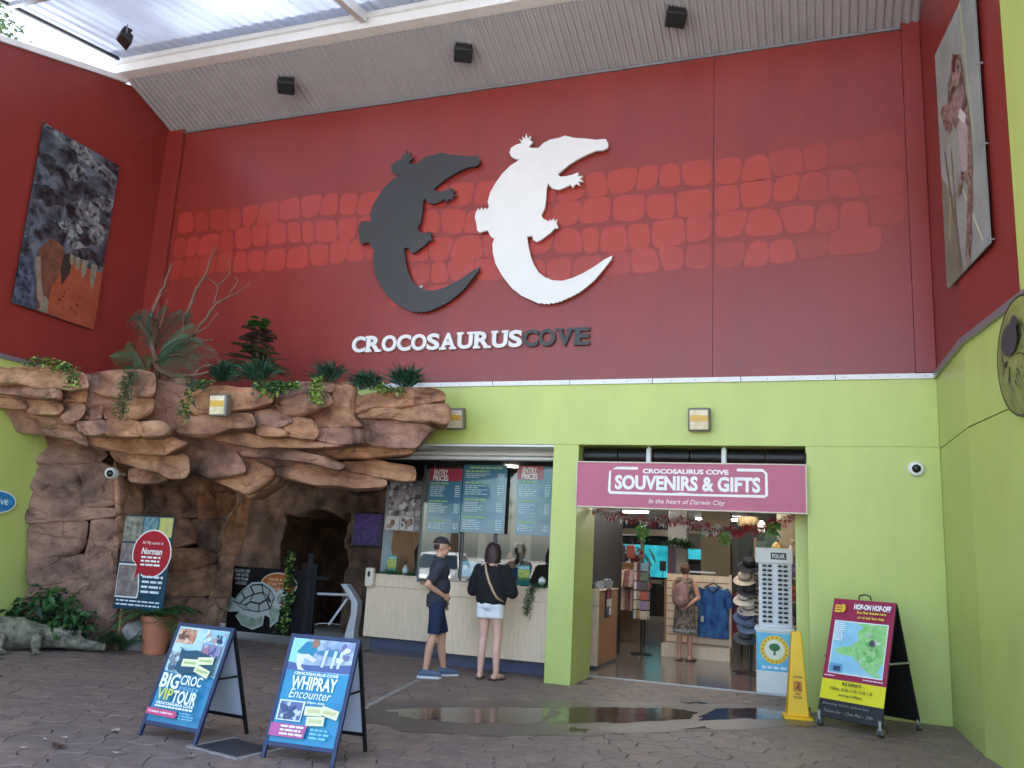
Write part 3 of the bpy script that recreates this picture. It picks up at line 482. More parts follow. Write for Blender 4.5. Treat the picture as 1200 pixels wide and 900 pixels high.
# ---- ticket-booth openings
booth = thing('ticket_booth', 'ticket booth with glass front behind the pale timber counter', 'booth', (0, 0, 0))
bx('booth_wall', mat('booth_wall_paint', (78, 74, 72), .6, var=.15), booth, -7.6, -3.3, 4.2, 4.3, -.05, 2.95)
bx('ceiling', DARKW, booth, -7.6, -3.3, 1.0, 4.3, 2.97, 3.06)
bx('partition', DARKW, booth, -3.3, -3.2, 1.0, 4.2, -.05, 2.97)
mb = MB(); mb.box(-7.0, -3.285, .5, .62, 2.92, 2.96); mb.box(-7.0, -3.285, .52, .6, 2.985, 3.03); mb.box(-7.0, -3.285, .62, .66, 2.92, 3.07); mb.build('door_track', WHITE, booth, bevel=.005)
bx('soffit_panel', WHITE, booth, -7.0, -3.285, .02, .5, 3.05, 3.079)
for x0, x1, y in ((-5.72, -5.02, 1.12), (-5.0, -4.48, 1.12), (-4.46, -3.31, 1.12)):
    bx('window_pane', GLASS, booth, x0 + .02, x1 - .02, y, y + .008, 1.16, 2.84)
for x in (-5.71, -5.01, -4.47, -3.32): bx('mullion', mat('dark_window_frame', (70, 74, 78), .4, .3), booth, x - .016, x + .016, 1.13, 1.15, 1.16, 2.9)
GREYB = mat('grey_blue_panel', (150, 165, 172), .5, var=.06)
bx('grey_panel', GREYB, booth, -6.88, -6.66, 2.1, 2.14, 1.1, 2.82); bx('grey_panel', GREYB, booth, -6.2, -5.73, 2.1, 2.14, 1.1, 2.82)
bx('window_pane', GLASS, booth, -6.66, -6.2, 2.12, 2.128, 1.1, 2.82)
bx('return_panel', GREYB, booth, -5.74, -5.72, 1.15, 2.1, 1.1, 2.84)
for x, z, wx, wz, ins in ((-4.62, 2.15, .26, .62, (70, 60, 50)), (-4.72, 1.6, .2, .22, (225, 225, 220)), (-4.7, 1.32, .16, .18, (215, 215, 215))):
    f = bx('notice_frame', mat('frame_timber', (178, 150, 116), .5), booth, x, x + wx, 2.6, 2.63, z, z + wz); MB().box(x + .025, x + wx - .025, 2.592, 2.599, z + .025, z + wz - .025).build('notice', cm(ins), f)
bx('divider_post', mat('cream_paint', (170, 164, 150), .5), booth, -5.25, -5.12, 2.4, 2.5, -.05, 2.95); bx('divider_post', mat('cream_paint', (170, 164, 150), .5), booth, -4.78, -4.42, 2.66, 2.72, -.05, 2.95)
lampm = mat('booth_lamp_glow', (255, 246, 225), .5, emit=6)
for x, y in ((-6.0, 3.0), (-4.5, 1.75), (-3.9, 3.0)): MB().lathe([(.11, 0), (.11, .01)], 16, Matrix.Translation((x, y, 2.955))).build('ceiling_lamp', lampm, booth)
# ================================================================ artificial rock cave
cave = thing('rock_cave', 'sculpted brown artificial rock overhang and pier with a cave entrance', 'rock cave', (-8.5, -.5, 0))
CO = Vector((-8.5, -.5, 0))
def rock_block(poly, thick, m, name='rock_block', bulge=.10, amp=.05, seed=0):
    P = [Vector(p) for p in poly]; D = []; n = len(P)
    for i in range(n):
        a, b = P[i], P[(i + 1) % n]; k = max(2, int((b - a).length / .06))
        for t in range(k):
            q = a.lerp(b, t / k); f = .02 * noise.noise(q * 4 + Vector((seed, 0, 0)))
            D.append(q + Vector((f, 0, f * .8)))
    D = [(D[i - 1] + D[i] * 2 + D[(i + 1) % len(D)]) / 4 for i in range(len(D))]
    c = sum(D, Vector()) / len(D); D = [c + (q - c) * (1 + .026 / max(.1, (q - c).length)) for q in D]; N = len(D); size = max((p - c).length for p in D); bl = min(bulge, size * .22)
    nr = Vector()
    for i in range(N): nr += (D[i] - c).cross(D[(i + 1) % N] - c)
    nr.normalize()
    if nr.dot(Vector((0, -10.8, 1.6)) - c) < 0: nr = -nr
    bk = c - Vector((0, -10.81, 1.6)); bk.z *= .4; bk = (bk.normalized() - nr * .3).normalized()
    # tilt of the face: upper part leans out or in a little, as hewn rock does
    tilt = .10 * noise.noise(c * 3.3 + Vector((seed, 5, 0))); tilt2 = .12 * noise.noise(c * 2.7 + Vector((9, seed, 0)))
    axm = max(D, key=lambda q: (q - c).length) - c; axm = (axm - nr * axm.dot(nr)).normalized(); ax2 = nr.cross(axm)
    ha = max(abs((q - c).dot(axm)) for q in D); hb = max(abs((q - c).dot(ax2)) for q in D); sp = max(0, ha - hb) * .92
    def spine(q): d = (q - c).dot(axm); return c + axm * max(-sp, min(sp, d))
    SP = [spine(q) for q in D]
    ts = [0, .0, .05, .11, .2, .32, .46, .62, .8]; V = []
    def surf(q, e):
        d = noise.fractal(q * 2.0 + Vector((seed * 3.1, 0, 0)), 1, 2, 5) * amp * (.4 + e)
        d += noise.noise(Vector((q.x * .8 + q.y * .5, q.y * .3, q.z * 5 + seed))) * amp * .3 * e
        # chiselled facets
        f = noise.cell(Vector((q.x * 1.6 + noise.noise(q * 2) * .5 + seed, 0, q.z * 3.2 + noise.noise(q * 2.3) * .5))); d += (f - .5) * .035 * e
        r1 = abs(noise.noise(Vector((q.x * 1.5 + q.y + seed, 3, q.z * 3.0)))); d -= .045 * max(0, 1 - r1 / .05) * e * (1 if size > .3 else .3)
        return d + (tilt * (q.z - c.z) + tilt2 * (q.x - c.x)) * e
    for k, t in enumerate(ts):
        for p, s0 in zip(D, SP):
            q = s0 + (p - s0) * (1 - t)
            if k == 0: q = c + (p - c) * .9 + bk * thick; V.append(q); continue
            e = min(1, t / .2); prof = 1 - (1 - e) ** 2
            V.append(q + nr * (-bl * (1 - prof) + surf(q, e)))
    V += [s0 + nr * surf(s0, 1) for s0 in SP]
    F = []
    for k in range(len(ts) - 1): F += [(k * N + (i + 1) % N, k * N + i, (k + 1) * N + i, (k + 1) * N + (i + 1) % N) for i in range(N)]
    l = (len(ts) - 1) * N; F += [(l + (i + 1) % N, l + i, l + N + i, l + N + (i + 1) % N) for i in range(N)]; F.append(tuple(range(N)))
    mb = MB(); mb.add([v - CO for v in V], F); o = mb.build(name, m, cave, smooth=48); bmx = bmesh.new(); bmx.from_mesh(o.data); bmesh.ops.remove_doubles(bmx, verts=bmx.verts[:], dist=.002); bmx.to_mesh(o.data); bmx.free(); return o
for i, (poly, thick) in enumerate(ROCKS):
    big = i >= 37
    rock_block(poly, thick, (ROCKD if i >= 37 and i < 45 else ROCKM[(i * 7) % 3]), seed=i * 1.37, amp=.055, bulge=.05)
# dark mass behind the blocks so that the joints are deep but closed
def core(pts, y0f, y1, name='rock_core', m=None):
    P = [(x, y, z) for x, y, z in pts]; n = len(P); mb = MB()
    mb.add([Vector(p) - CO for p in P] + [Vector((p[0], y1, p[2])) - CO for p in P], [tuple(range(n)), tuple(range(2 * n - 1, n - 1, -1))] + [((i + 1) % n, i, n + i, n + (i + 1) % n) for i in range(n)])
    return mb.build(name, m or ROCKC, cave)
def interp(x, T):
    for (x0, y0), (x1, y1) in zip(T[:-1], T[1:]):
        if x <= x1: return y0 + (y1 - y0) * max(0, (x - x0) / (x1 - x0))
    return T[-1][1]
YC = [(-10.64, -2.5), (-9.6, -2.42), (-8.6, -2.1), (-8.15, -1.75), (-7.6, -1.5), (-6.8, -1.3), (-6.0, -1.12), (-5.2, -.9), (-4.75, -.8)]
ZB = [(-10.64, 2.95), (-9.6, 2.78), (-8.8, 2.58), (-8.2, 2.5), (-7.4, 2.62), (-6.5, 2.72), (-5.6, 2.85), (-5.0, 3.1), (-4.75, 3.3)]
ZT = [(-10.64, 3.7), (-9.0, 3.7), (-8.2, 3.66), (-7.9, 3.56), (-5.2, 3.6), (-4.75, 3.5)]
def backing(u, v):
    x = -10.64 + u * 5.89; zb, zt = interp(x, ZB), interp(x, ZT); z = zb + (zt - zb) * min(1, v / .72)
    y = interp(x, YC) + .07 + max(0, 3.35 - z) * 1.05
    if v > .72: y += (v - .72) / .28 * 1.9; z += .02 * math.sin(x * 5)
    q = Vector((x, y, z)); return (x, y + .09 * noise.fractal(q * 2.1, 1, 2, 4), z + .04 * noise.fractal(q * 3 + Vector((7, 0, 0)), 1, 2, 3))
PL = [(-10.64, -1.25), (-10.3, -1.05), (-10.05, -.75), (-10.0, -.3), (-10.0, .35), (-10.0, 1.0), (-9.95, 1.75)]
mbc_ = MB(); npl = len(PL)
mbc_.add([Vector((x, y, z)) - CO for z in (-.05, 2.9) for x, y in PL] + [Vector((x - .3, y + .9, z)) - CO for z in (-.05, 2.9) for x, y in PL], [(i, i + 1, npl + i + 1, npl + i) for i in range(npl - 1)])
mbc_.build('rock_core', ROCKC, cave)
# cave interior: back wall with a dark passage, side and ceiling
def patch(name, fn, nu, nv, m):
    mb = MB(); V = [Vector(fn(u / nu, v / nv)) - CO for v in range(nv + 1) for u in range(nu + 1)]
    mb.add(V, [(v * (nu + 1) + u, v * (nu + 1) + u + 1, (v + 1) * (nu + 1) + u + 1, (v + 1) * (nu + 1) + u) for v in range(nv) for u in range(nu)])
    return mb.build(name, m, cave, smooth=True)
def backw(u, v):
    x = -11.6 + u * 5.2; z = v * 3.3 - .05; y = 3.7 - .9 * abs(u - .42) ** 1.5
    dx_ = (x + 9.2) / .72; dz_ = (z - .9) / 1.25; d = max(abs(dx_), abs(dz_)) + .12 * noise.noise((x * 2, z * 2, 1))
    if d < 1: y += 1.6 * min(1, (1 - d) / .14)
    q = Vector((x, y, z)); y += .16 * noise.fractal(q * 1.3, 1, 2, 4) + .05 * noise.noise((x, 0, z * 5)); return (x, y, z)
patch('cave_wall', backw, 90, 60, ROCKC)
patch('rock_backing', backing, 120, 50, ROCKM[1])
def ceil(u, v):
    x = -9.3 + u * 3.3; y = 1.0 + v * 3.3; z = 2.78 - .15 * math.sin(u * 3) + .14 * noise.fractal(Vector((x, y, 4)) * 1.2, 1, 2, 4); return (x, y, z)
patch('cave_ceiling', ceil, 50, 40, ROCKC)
tv = thing('wall_screen', 'dark purple video screen on the cave back wall', 'screen', (-7.74, 3.1, 1.88), R(4))
bx('bezel', BLACKP, tv, -.3, .3, 0, .05, -.3, .33, bevel=.01)
bx('display', mat('purple_video_glow', (10, 7, 26), .3, c2=(60, 40, 104), vs=11, emit=.08), tv, -.27, .27, -.006, -.001, -.27, .30)

# ================================================================ plants on and below the rock
LEAFG = [mat('leaf_green_%d' % i, c, .5, var=.25, vs=9) for i, c in enumerate([(40, 78, 36), (54, 98, 44), (26, 56, 34), (36, 70, 40)])]
LEAFY = mat('leaf_yellow_green', (150, 172, 84), .5, var=.2, vs=9)
LEAFB = mat('leaf_blue_green', (48, 96, 78), .5, var=.25, vs=9)
LEAFD = mat('leaf_bronze', (74, 62, 54), .5, var=.3, vs=9)
WOOD = mat('bleached_branch', (104, 76, 60), .75, var=.25, vs=8, bump=.4, bs=30)
STEM = mat('plant_stem', (70, 82, 46), .6)
rnd = random.uniform
def frond(mb, base, d, L, nl=16, ll=.14, wd=.02, droop=.5, up=(0, 0, 1)):
    base = Vector(base); d = Vector(d).normalized(); up = Vector(up); P = []
    for i in range(nl + 1):
        t = i / nl; P.append(base + d * L * t - Vector((0, 0, 1)) * droop * L * t * t)
    mb.tube(P[::2] if len(P) > 4 else P, .004, 4)
    for i in range(2, nl + 1):
        t = i / nl; tan = (P[i] - P[i - 1]).normalized(); s_ = tan.cross(up); s_ = s_.normalized() if s_.length > .01 else Vector((1, 0, 0)); l = ll * (math.sin(PI * min(1, .15 + t * .85)) ** .7 + .12)
        for sg in (-1, 1): mb.leaf(P[i], s_ * sg + tan * .75 + Vector((0, 0, rnd(-.12, .12))), l, wd, up, .2)
def rdir(zmin=-.3, zmax=1): 
    a = rnd(0, 2 * PI); z = rnd(zmin, zmax); r_ = math.sqrt(max(.02, 1 - z * z)); return Vector((r_ * math.cos(a), r_ * math.sin(a), z))
# driftwood branch with fern fronds
dw = thing('driftwood_branch', 'bare twisted driftwood branch threaded with dark fern fronds on the rock ledge', 'branch', (-8.5, -1.75, 3.72))
def W3(L): return [Vector((x + 8.5, y + 1.75, z - 3.72)) for x, y, z in L]
for pts, r0 in (([(-8.55, -1.75, 3.72), (-8.62, -1.75, 4.0), (-8.72, -1.75, 4.25), (-8.86, -1.72, 4.5), (-8.8, -1.7, 4.85), (-8.72, -1.68, 5.1), (-8.66, -1.65, 5.45)], .05),
                ([(-8.6, -1.75, 3.95), (-8.3, -1.8, 4.1), (-8.05, -1.8, 4.2), (-7.92, -1.75, 4.45), (-7.72, -1.7, 4.78), (-7.5, -1.68, 4.9)], .042),
                ([(-8.55, -1.78, 3.9), (-8.35, -1.95, 3.8), (-8.0, -2.05, 3.68), (-7.7, -2.05, 3.68), (-7.45, -2.0, 3.74)], .05),
                ([(-8.75, -1.75, 4.3), (-8.9, -1.8, 4.5), (-9.12, -1.8, 4.62)], .025),
                ([(-8.3, -1.65, 4.5), (-8.2, -1.6, 5.05), (-8.1, -1.55, 5.35), (-8.05, -1.52, 5.72)], .03),
                ([(-7.75, -1.72, 4.72), (-7.75, -1.7, 5.05), (-7.92, -1.7, 5.15), (-8.05, -1.7, 5.12)], .014), ([(-7.75, -1.7, 5.05), (-7.6, -1.66, 5.2), (-7.66, -1.66, 5.42)], .012),
                ([(-7.55, -1.7, 4.88), (-7.45, -1.66, 5.1), (-7.52, -1.66, 5.18)], .012), ([(-8.0, -1.8, 4.25), (-7.8, -1.82, 4.2), (-7.62, -1.82, 4.24)], .02), ([(-8.25, -1.82, 4.05), (-8.05, -1.9, 3.95), (-7.9, -1.9, 3.85)], .02), ([(-7.7, -2.04, 3.68), (-7.6, -2.02, 3.8), (-7.42, -2.0, 3.83)], .025), ([(-7.5, -1.68, 4.9), (-7.35, -1.64, 5.0), (-7.28, -1.62, 5.1)], .012), ([(-8.8, -1.7, 4.85), (-8.72, -1.66, 5.0), (-8.6, -1.66, 5.08)], .01), ([(-8.3, -1.8, 4.1), (-8.15, -1.82, 4.35), (-8.2, -1.8, 4.6), (-8.0, -1.8, 4.8)], .016), ([(-8.0, -1.8, 4.3), (-7.7, -1.85, 4.4), (-7.55, -1.85, 4.6)], .014), ([(-8.7, -1.76, 4.2), (-8.5, -1.85, 4.5), (-8.45, -1.85, 4.85)], .016), ([(-8.45, -1.85, 3.85), (-8.2, -1.95, 4.0), (-7.9, -1.98, 3.98), (-7.7, -1.98, 4.1)], .018)):
    P = W3(pts); Q = []
    for a, b in zip(P[:-1], P[1:]):
        for t in (0, .33, .66): q = a.lerp(b, t); Q.append(q + Vector((rnd(-1, 1), rnd(-1, 1), rnd(-1, 1))) * .012)
    Q.append(P[-1]); n = len(Q); MB().tube(Q, [r0 * (1 - .75 * i / n) for i in range(n)], 7).build('branch', WOOD, dw, smooth=True)
def fern(pts, base, dirs, L, ll, m, parent):
    for d in dirs:
        mb = MB(); frond(mb, base, d, L * rnd(.8, 1.15), 22, ll, .016, rnd(.15, .5), (d[0] * .3, -.9, .5)); mb.build('frond', m, parent)
fern(0, (-.2, 0, .35), [(-.15, -.1, 1), (.25, -.1, 1), (.5, -.1, .9), (-.3, -.05, .9), (.7, 0, 1), (.1, -.2, .9)], 1.0, .24, LEAFG[2], dw)
fern(0, (-.05, -.05, .3), [(1, -.2, .5), (1, -.3, .2), (.9, -.1, .75), (1, -.35, 0), (.8, -.4, .35), (1, -.1, .35)], 1.0, .24, LEAFG[3], dw)
fern(0, (-.2, 0, .05), [(-.8, -.3, .3), (-.3, -.5, .5), (-.6, -.2, .6), (.3, -.5, .3), (-.1, -.5, .8)], .6, .2, LEAFG[0], dw)
# small conifer-like tree and tufts
def tuft(name, label, loc, n, L, wd, mats, spread=.5, group=None, zmin=.35, droop=.2, cat='plant'):
    o = thing(name, label, cat, loc, group=group)
    for gi, m in enumerate(mats):
        mb = MB()
        for i in range(n // len(mats)):
            p = Vector((rnd(-1, 1) * spread, rnd(-.4, .4) * spread, rnd(.02, .16))); d = rdir(zmin, 1) + Vector((p.x, -.25, 0)); mb.leaf(p, d, L * rnd(.6, 1.1), wd, None, droop)
        mb.build('foliage', m, o)
    return o
c1 = thing('shrub', 'small bronze and green conifer-like shrub standing on the rock ledge', 'shrub', (-7.33, -1.25, 3.68))
MB().tube([(0, 0, 0), (.03, 0, .4), (0, .02, .75), (.03, 0, 1.05)], [.03, .022, .015, .008], 6).build('trunk', WOOD, c1)
for z, r_, m in ((.22, .52, LEAFG[1]), (.36, .46, LEAFG[2]), (.5, .36, LEAFG[0]), (.66, .3, LEAFD), (.78, .24, LEAFD), (.93, .16, LEAFG[1])):
    mb = MB()
    for k in range(15):
        a = k * 2 * PI / 15 + rnd(-.3, .3); frond(mb, (0, 0, z + rnd(-.05, .05)), (math.cos(a), math.sin(a), rnd(-.05, .6)), r_ * rnd(.7, 1.15), 11, .1, .035, .3)
    mb.build('foliage', m, c1)
for i, (lab, loc, n, L, wd, ms, sp) in enumerate([
    ('blue-green spiky tuft left of the small shrub on the ledge', (-7.62, -1.5, 3.66), 260, .3, .02, [LEAFB, LEAFG[2]], .22),
    ('blue-green spiky tuft in front of the small shrub on the ledge', (-7.1, -1.45, 3.68), 300, .32, .02, [LEAFB, LEAFG[3]], .26),
    ('dark spiky tuft on the ledge above the cave, behind yellowish trailing leaves', (-6.1, -1.25, 3.68), 200, .34, .018, [LEAFG[2], LEAFB], .2),
    ('round dark green spiky tuft near the middle of the right half of the ledge', (-5.62, -1.05, 3.62), 330, .27, .018, [LEAFB, LEAFG[2]], .24),
    ('dark spiky tuft at the right tip of the ledge beside the lettering', (-5.12, -.9, 3.66), 300, .34, .018, [LEAFB, LEAFG[2]], .2)]):
    tuft('ledge_tuft', lab, loc, n, L * 1.1, wd * 1.1, ms, sp * .55, 'spiky tufts on the rock ledge')
def trail(label, path, n, spread, ms, L=.06, wd=.05, name='trailing_plant', group='trailing plants on the rock ledge', stem=True):
    base = Vector(path[0]); o = thing(name, label, 'plant', base, group=group); P = [Vector(p) - base for p in path]
    if stem: MB().tube(P, .006, 5).build('stem', STEM, o)
    for m in ms:
        mb = MB()
        for i in range(n // len(ms)):
            t = rnd(0, len(P) - 1.001); k = int(t); q = P[k].lerp(P[k + 1], t - k) + Vector((rnd(-1, 1), rnd(-.6, .5), rnd(-.6, .6))) * spread; d = rdir(-.6, .6) + Vector((0, -.8, 0)); mb.leaf(q, d, L * rnd(.7, 1.2), wd, None, .2)
        mb.build('foliage', m, o)
    return o
trail('low leafy creeper along the far left top of the rock ledge', [(-9.85, -2.75, 3.74), (-9.5, -2.75, 3.76), (-9.2, -2.7, 3.7), (-9.0, -2.72, 3.62), (-8.95, -2.74, 3.4)], 260, .09, [LEAFG[1], LEAFY, LEAFG[0]])
trail('narrow dark green fringe hanging down the left block of the ledge', [(-8.42, -2.34, 3.68), (-8.4, -2.4, 3.45), (-8.38, -2.42, 3.08)], 620, .085, [LEAFG[0], LEAFG[3], LEAFB], .1, .012)
trail('green creeper hanging left of the floodlight on the ledge', [(-7.55, -1.85, 3.62), (-7.8, -1.85, 3.6), (-7.85, -1.88, 3.35), (-7.85, -1.88, 3.15)], 300, .09, [LEAFG[0], LEAFY, LEAFB], .07, .035)
trail('yellow-green leafy creeper right of the small shrub on the ledge', [(-6.95, -1.62, 3.62), (-6.7, -1.6, 3.62), (-6.4, -1.55, 3.62), (-6.85, -1.68, 3.5)], 420, .1, [LEAFG[1], LEAFY, LEAFB, LEAFG[0]])
trail('yellowish trailing leaves hanging over the ledge above the cave', [(-6.1, -1.48, 3.74), (-6.12, -1.52, 3.6), (-6.05, -1.53, 3.38)], 200, .08, [LEAFY, LEAFG[1], LEAFY])
trail('pale leaves at the foot of the tuft on the right tip of the ledge', [(-5.42, -1.1, 3.68), (-5.25, -1.12, 3.64), (-5.05, -1.1, 3.64)], 150, .07, [LEAFY, LEAFG[1]])
# leafy bush at lower left
bush = thing('leafy_bush', 'dark green broad-leaved bush against the foot of the rock behind the crocodile', 'bush', (-10.02, -1.5, .1))
for k in range(7): MB().tube([(rnd(-.15, .15), rnd(-.1, .1), 0), (rnd(-.3, .3), rnd(-.2, .1), .3), (rnd(-.5, .5), rnd(-.25, .1), .55)], .012, 5).build('stem', STEM, bush)
for m in LEAFG[:3]:
    mb = MB()
    for i in range(170):
        a = rnd(-1, 1); p = Vector((a * .6, rnd(-.3, .15), rnd(.12, .72) * (1 - .45 * abs(a)))); mb.leaf(p, rdir(-.6, .5) + Vector((a * .4, -.7, 0)), rnd(.1, .19), rnd(.06, .11), None, .3)
    mb.build('foliage', m, bush)
# potted palm and a second loose palm
TERRA = mat('terracotta', (186, 112, 84), .7, var=.12, vs=6, bump=.2)
pot = thing('potted_palm', 'small palm in a terracotta pot below the speech-bubble board', 'plant', (-8.55, -1.1, 0))
MB().lathe([(.15, 0), (.155, .02), (.2, .42), (.225, .43), (.225, .5), (.2, .5), (.19, .46), (.01, .45)], 28).build('pot', TERRA, pot, smooth=40)
for k in range(13):
    a = rnd(0, 2 * PI); mb = MB(); frond(mb, (0, 0, .45), (math.cos(a), math.sin(a) * .8 - .2, rnd(.35, 1.3)), rnd(.5, .85), 18, .22, .022, rnd(.3, .8)); mb.build('frond', LEAFG[k % 2], pot)
p2 = thing('ground_palm', 'thin palm seedling growing beside the crocodile snout', 'plant', (-8.92, -1.22, 0))
for k in range(14):
    a = rnd(0, 2 * PI); mb = MB(); frond(mb, (0, 0, .03), (math.cos(a) * .8, math.sin(a) * .5 - .2, rnd(.6, 1.6)), rnd(.4, .75), 14, .2, .018, rnd(.3, .7)); mb.build('frond', LEAFG[(k + 1) % 3], p2)
st = thing('grey_boulder', 'low grey mottled boulder between the crocodile and the terracotta pot', 'boulder', (-8.95, -.95, 0))
mb = MB(); mb.ball((0, 0, .16), (.34, .22, .22), 20, 14); mb.v = [tuple(Vector(v) * (1 + .18 * noise.fractal(Vector(v) * 4, 1, 2, 4))) for v in mb.v]; mb.build('stone', mat('mottled_granite', (120, 116, 114), .8, c2=(176, 172, 168), vs=12, bump=.6), st, smooth=True)
# crocodile sculpture
cr = thing('crocodile_sculpture', 'grey crocodile sculpture lying on the ground at the foot of the rock', 'sculpture', (-9.7, -1.85, 0))
mb = MB(); S = [((-9.03, -1.47, .07), .05), ((-9.15, -1.53, .08), .062), ((-9.3, -1.61, .1), .075), ((-9.42, -1.68, .15), .115), ((-9.55, -1.75, .17), .13), ((-9.72, -1.84, .17), .14), ((-9.95, -1.98, .2), .2), ((-10.15, -2.2, .21), .22), ((-10.22, -2.6, .21), .21), ((-10.22, -3.0, .18), .17), ((-10.15, -3.6, .12), .11), ((-10.0, -4.3, .07), .05)]
mb.tube([Vector(p) - Vector((-9.7, -1.85, 0)) for p, r_ in S], [r_ for p, r_ in S], 18)
for sx, sy in ((-9.4, -1.6), (-9.44, -1.75)): mb.ball((sx + 9.7, sy + 1.85, .25), (.04, .035, .035))
for p in ([(-9.72, -1.95, .2), (-9.6, -2.1, .16), (-9.55, -2.12, .05), (-9.46, -2.2, .03)], [(-10.1, -2.3, .2), (-9.9, -2.38, .18), (-9.85, -2.4, .05), (-9.74, -2.45, .03)], [(-9.75, -1.7, .2), (-9.6, -1.6, .1), (-9.5, -1.6, .03)]):
    Q = [Vector(q) - Vector((-9.7, -1.85, 0)) for q in p]; mb.tube(Q, [.09, .07, .05, .035][:len(Q)], 10)
    for f in (-.05, -.015, .02, .055): mb.tube([Q[-1] + Vector((-.03, f * .4, 0)), Q[-1] + Vector((.06, f * 1.3, -.012))], [.018, .01], 6)
for i in range(46):
    t = 4 + i / 46 * 7.5; k = int(t); a, b = Vector(S[min(k, 10)][0]), Vector(S[min(k + 1, 11)][0]); q = a.lerp(b, t - k); r_ = S[min(k, 11)][1]
    for off in (-.5, 0, .5): mb.ball(q - Vector((-9.7, -1.85, 0)) + Vector((off * r_ * .7, -off * r_ * .7, r_ * (1 - .18 * abs(off) * 2))), (.026, .02, .03), 6, 5)
remeshed(mb, 'body', mat('crocodile_skin', (50, 50, 46), .7, c2=(158, 152, 128), vs=9, bump=.7, bs=45), cr, .013, 2)
for p in ((-9.39, -1.56, .275), (-9.43, -1.79, .275)): MB().ball(Vector(p) - Vector((-9.7, -1.85, 0)), .012, 8, 6).build('eye', BLACKP, cr)
# tree seen through the slit beside the roof
tr = thing('street_tree', 'leafy tree seen through the gap between left wall and roof', 'tree', (-13.6, -3.4, 0))
MB().tube([(0, 0, 0), (.1, 0, 3), (0, .1, 6), (.2, 0, 9.5)], [.28, .22, .16, .05], 10).build('trunk', WOOD, tr, smooth=True)
for k in range(9):
    a = k * .7; MB().tube([(.05, 0, 5 + k * .4), (math.cos(a) * .9, math.sin(a) * .9, 6.2 + k * .4), (math.cos(a) * 1.7, math.sin(a) * 1.7, 7 + k * .4)], [.08, .05, .02], 6).build('limb', WOOD, tr)
mb = MB()
for k in range(110):
    c = Vector((rnd(-2, 2), rnd(-2.2, 2.2), rnd(5.5, 11)))
    for i in range(60): q = c + rdir(-1, 1) * rnd(.1, .5); mb.leaf(q, rdir(-1, .6), rnd(.1, .2), .07)
mb.build('crown', mat('tree_leaf', (64, 92, 36), .5, var=.4, vs=3), tr)
# ================================================================ crocodile logo boards and lettering
def logo(name, label, dxx, dzz, m):
    o = thing(name, label, 'logo board', (-3.6 + dxx, -.02, 5.0)); P = [(x + 3.6, z - 5.0 + dzz) for x, z in CROC]
    MB().prism(P, -.07, -.03).build('board', m, o)
    mb = MB(); [mb.box(x, x + .05, -.03, .018, z, z + .05) for x, z in ((-.3, 1.2), (-.2, 2.0), (.1, .4), (.4, 2.2))]; mb.build('standoff', METAL, o)
logo('crocodile_logo', 'white crocodile silhouette board curled in a C shape on the red wall', 0, 0, LOGOW)
logo('crocodile_logo', 'dark charcoal crocodile silhouette board curled in a C shape on the red wall', -1.965, -.03, CHAR)
lt = thing('wall_lettering', 'raised slab-serif lettering CROCOSAURUS in white and COVE in dark on the red wall', 'lettering', (-6.53, 0, 4.45))
SLAB = {'R': ('bl', 'br', 'tl'), 'A': ('bl', 'br'), 'U': ('tl', 'tr'), 'V': ('tl', 'tr'), 'E': ('bl', 'tl'), 'C': (), 'O': (), 'S': ()}
LW = {'C': .26, 'R': .30, 'O': .28, 'S': .23, 'A': .30, 'U': .29, 'V': .29, 'E': .26}
word = 'CROCOSAURUSCOVE'; tot = sum(LW[c] for c in word); kx = 3.72 / tot; x = 0
for i, ch in enumerate(word):
    wd = LW[ch] * kx; V, F = tmesh(ch, 1, .035, res=6); x0 = min(v[0] for v in V); x1 = max(v[0] for v in V); z0 = min(v[1] for v in V); z1 = max(v[1] for v in V)
    h = .25; sx = wd * (.9 if SLAB[ch] else .97) / (x1 - x0); sz = h / (z1 - z0); xo = x + wd / 2
    me = bpy.data.meshes.new('tmp'); me.from_pydata([((v[0] - (x0 + x1) / 2) * sx + xo, -.05, (v[1] - z0) * sz) for v in V], [], F)
    bm = bmesh.new(); bm.from_mesh(me); r_ = bmesh.ops.extrude_face_region(bm, geom=bm.faces[:]); 
    for g in r_['geom']:
        if isinstance(g, bmesh.types.BMVert): g.co.y = -.01
    bmesh.ops.recalc_face_normals(bm, faces=bm.faces[:]); bm.to_mesh(me); bm.free()
    mb = MB(); mb.add([tuple(v.co) for v in me.vertices], [tuple(p.vertices) for p in me.polygons]); bpy.data.meshes.remove(me)
    half = wd * .5; sw = wd * .40; t = .034
    for s_ in SLAB[ch]:
        cx = xo + (-1 if s_[1] == 'l' else 1) * (half - sw * .5 + .0); zz = 0 if s_[0] == 'b' else h - t
        mb.box(cx - sw / 2, cx + sw / 2, -.053, -.012, zz - .001, zz + t)
    mb.build('letter', LOGOW if i < 11 else CHAR, lt); x += wd

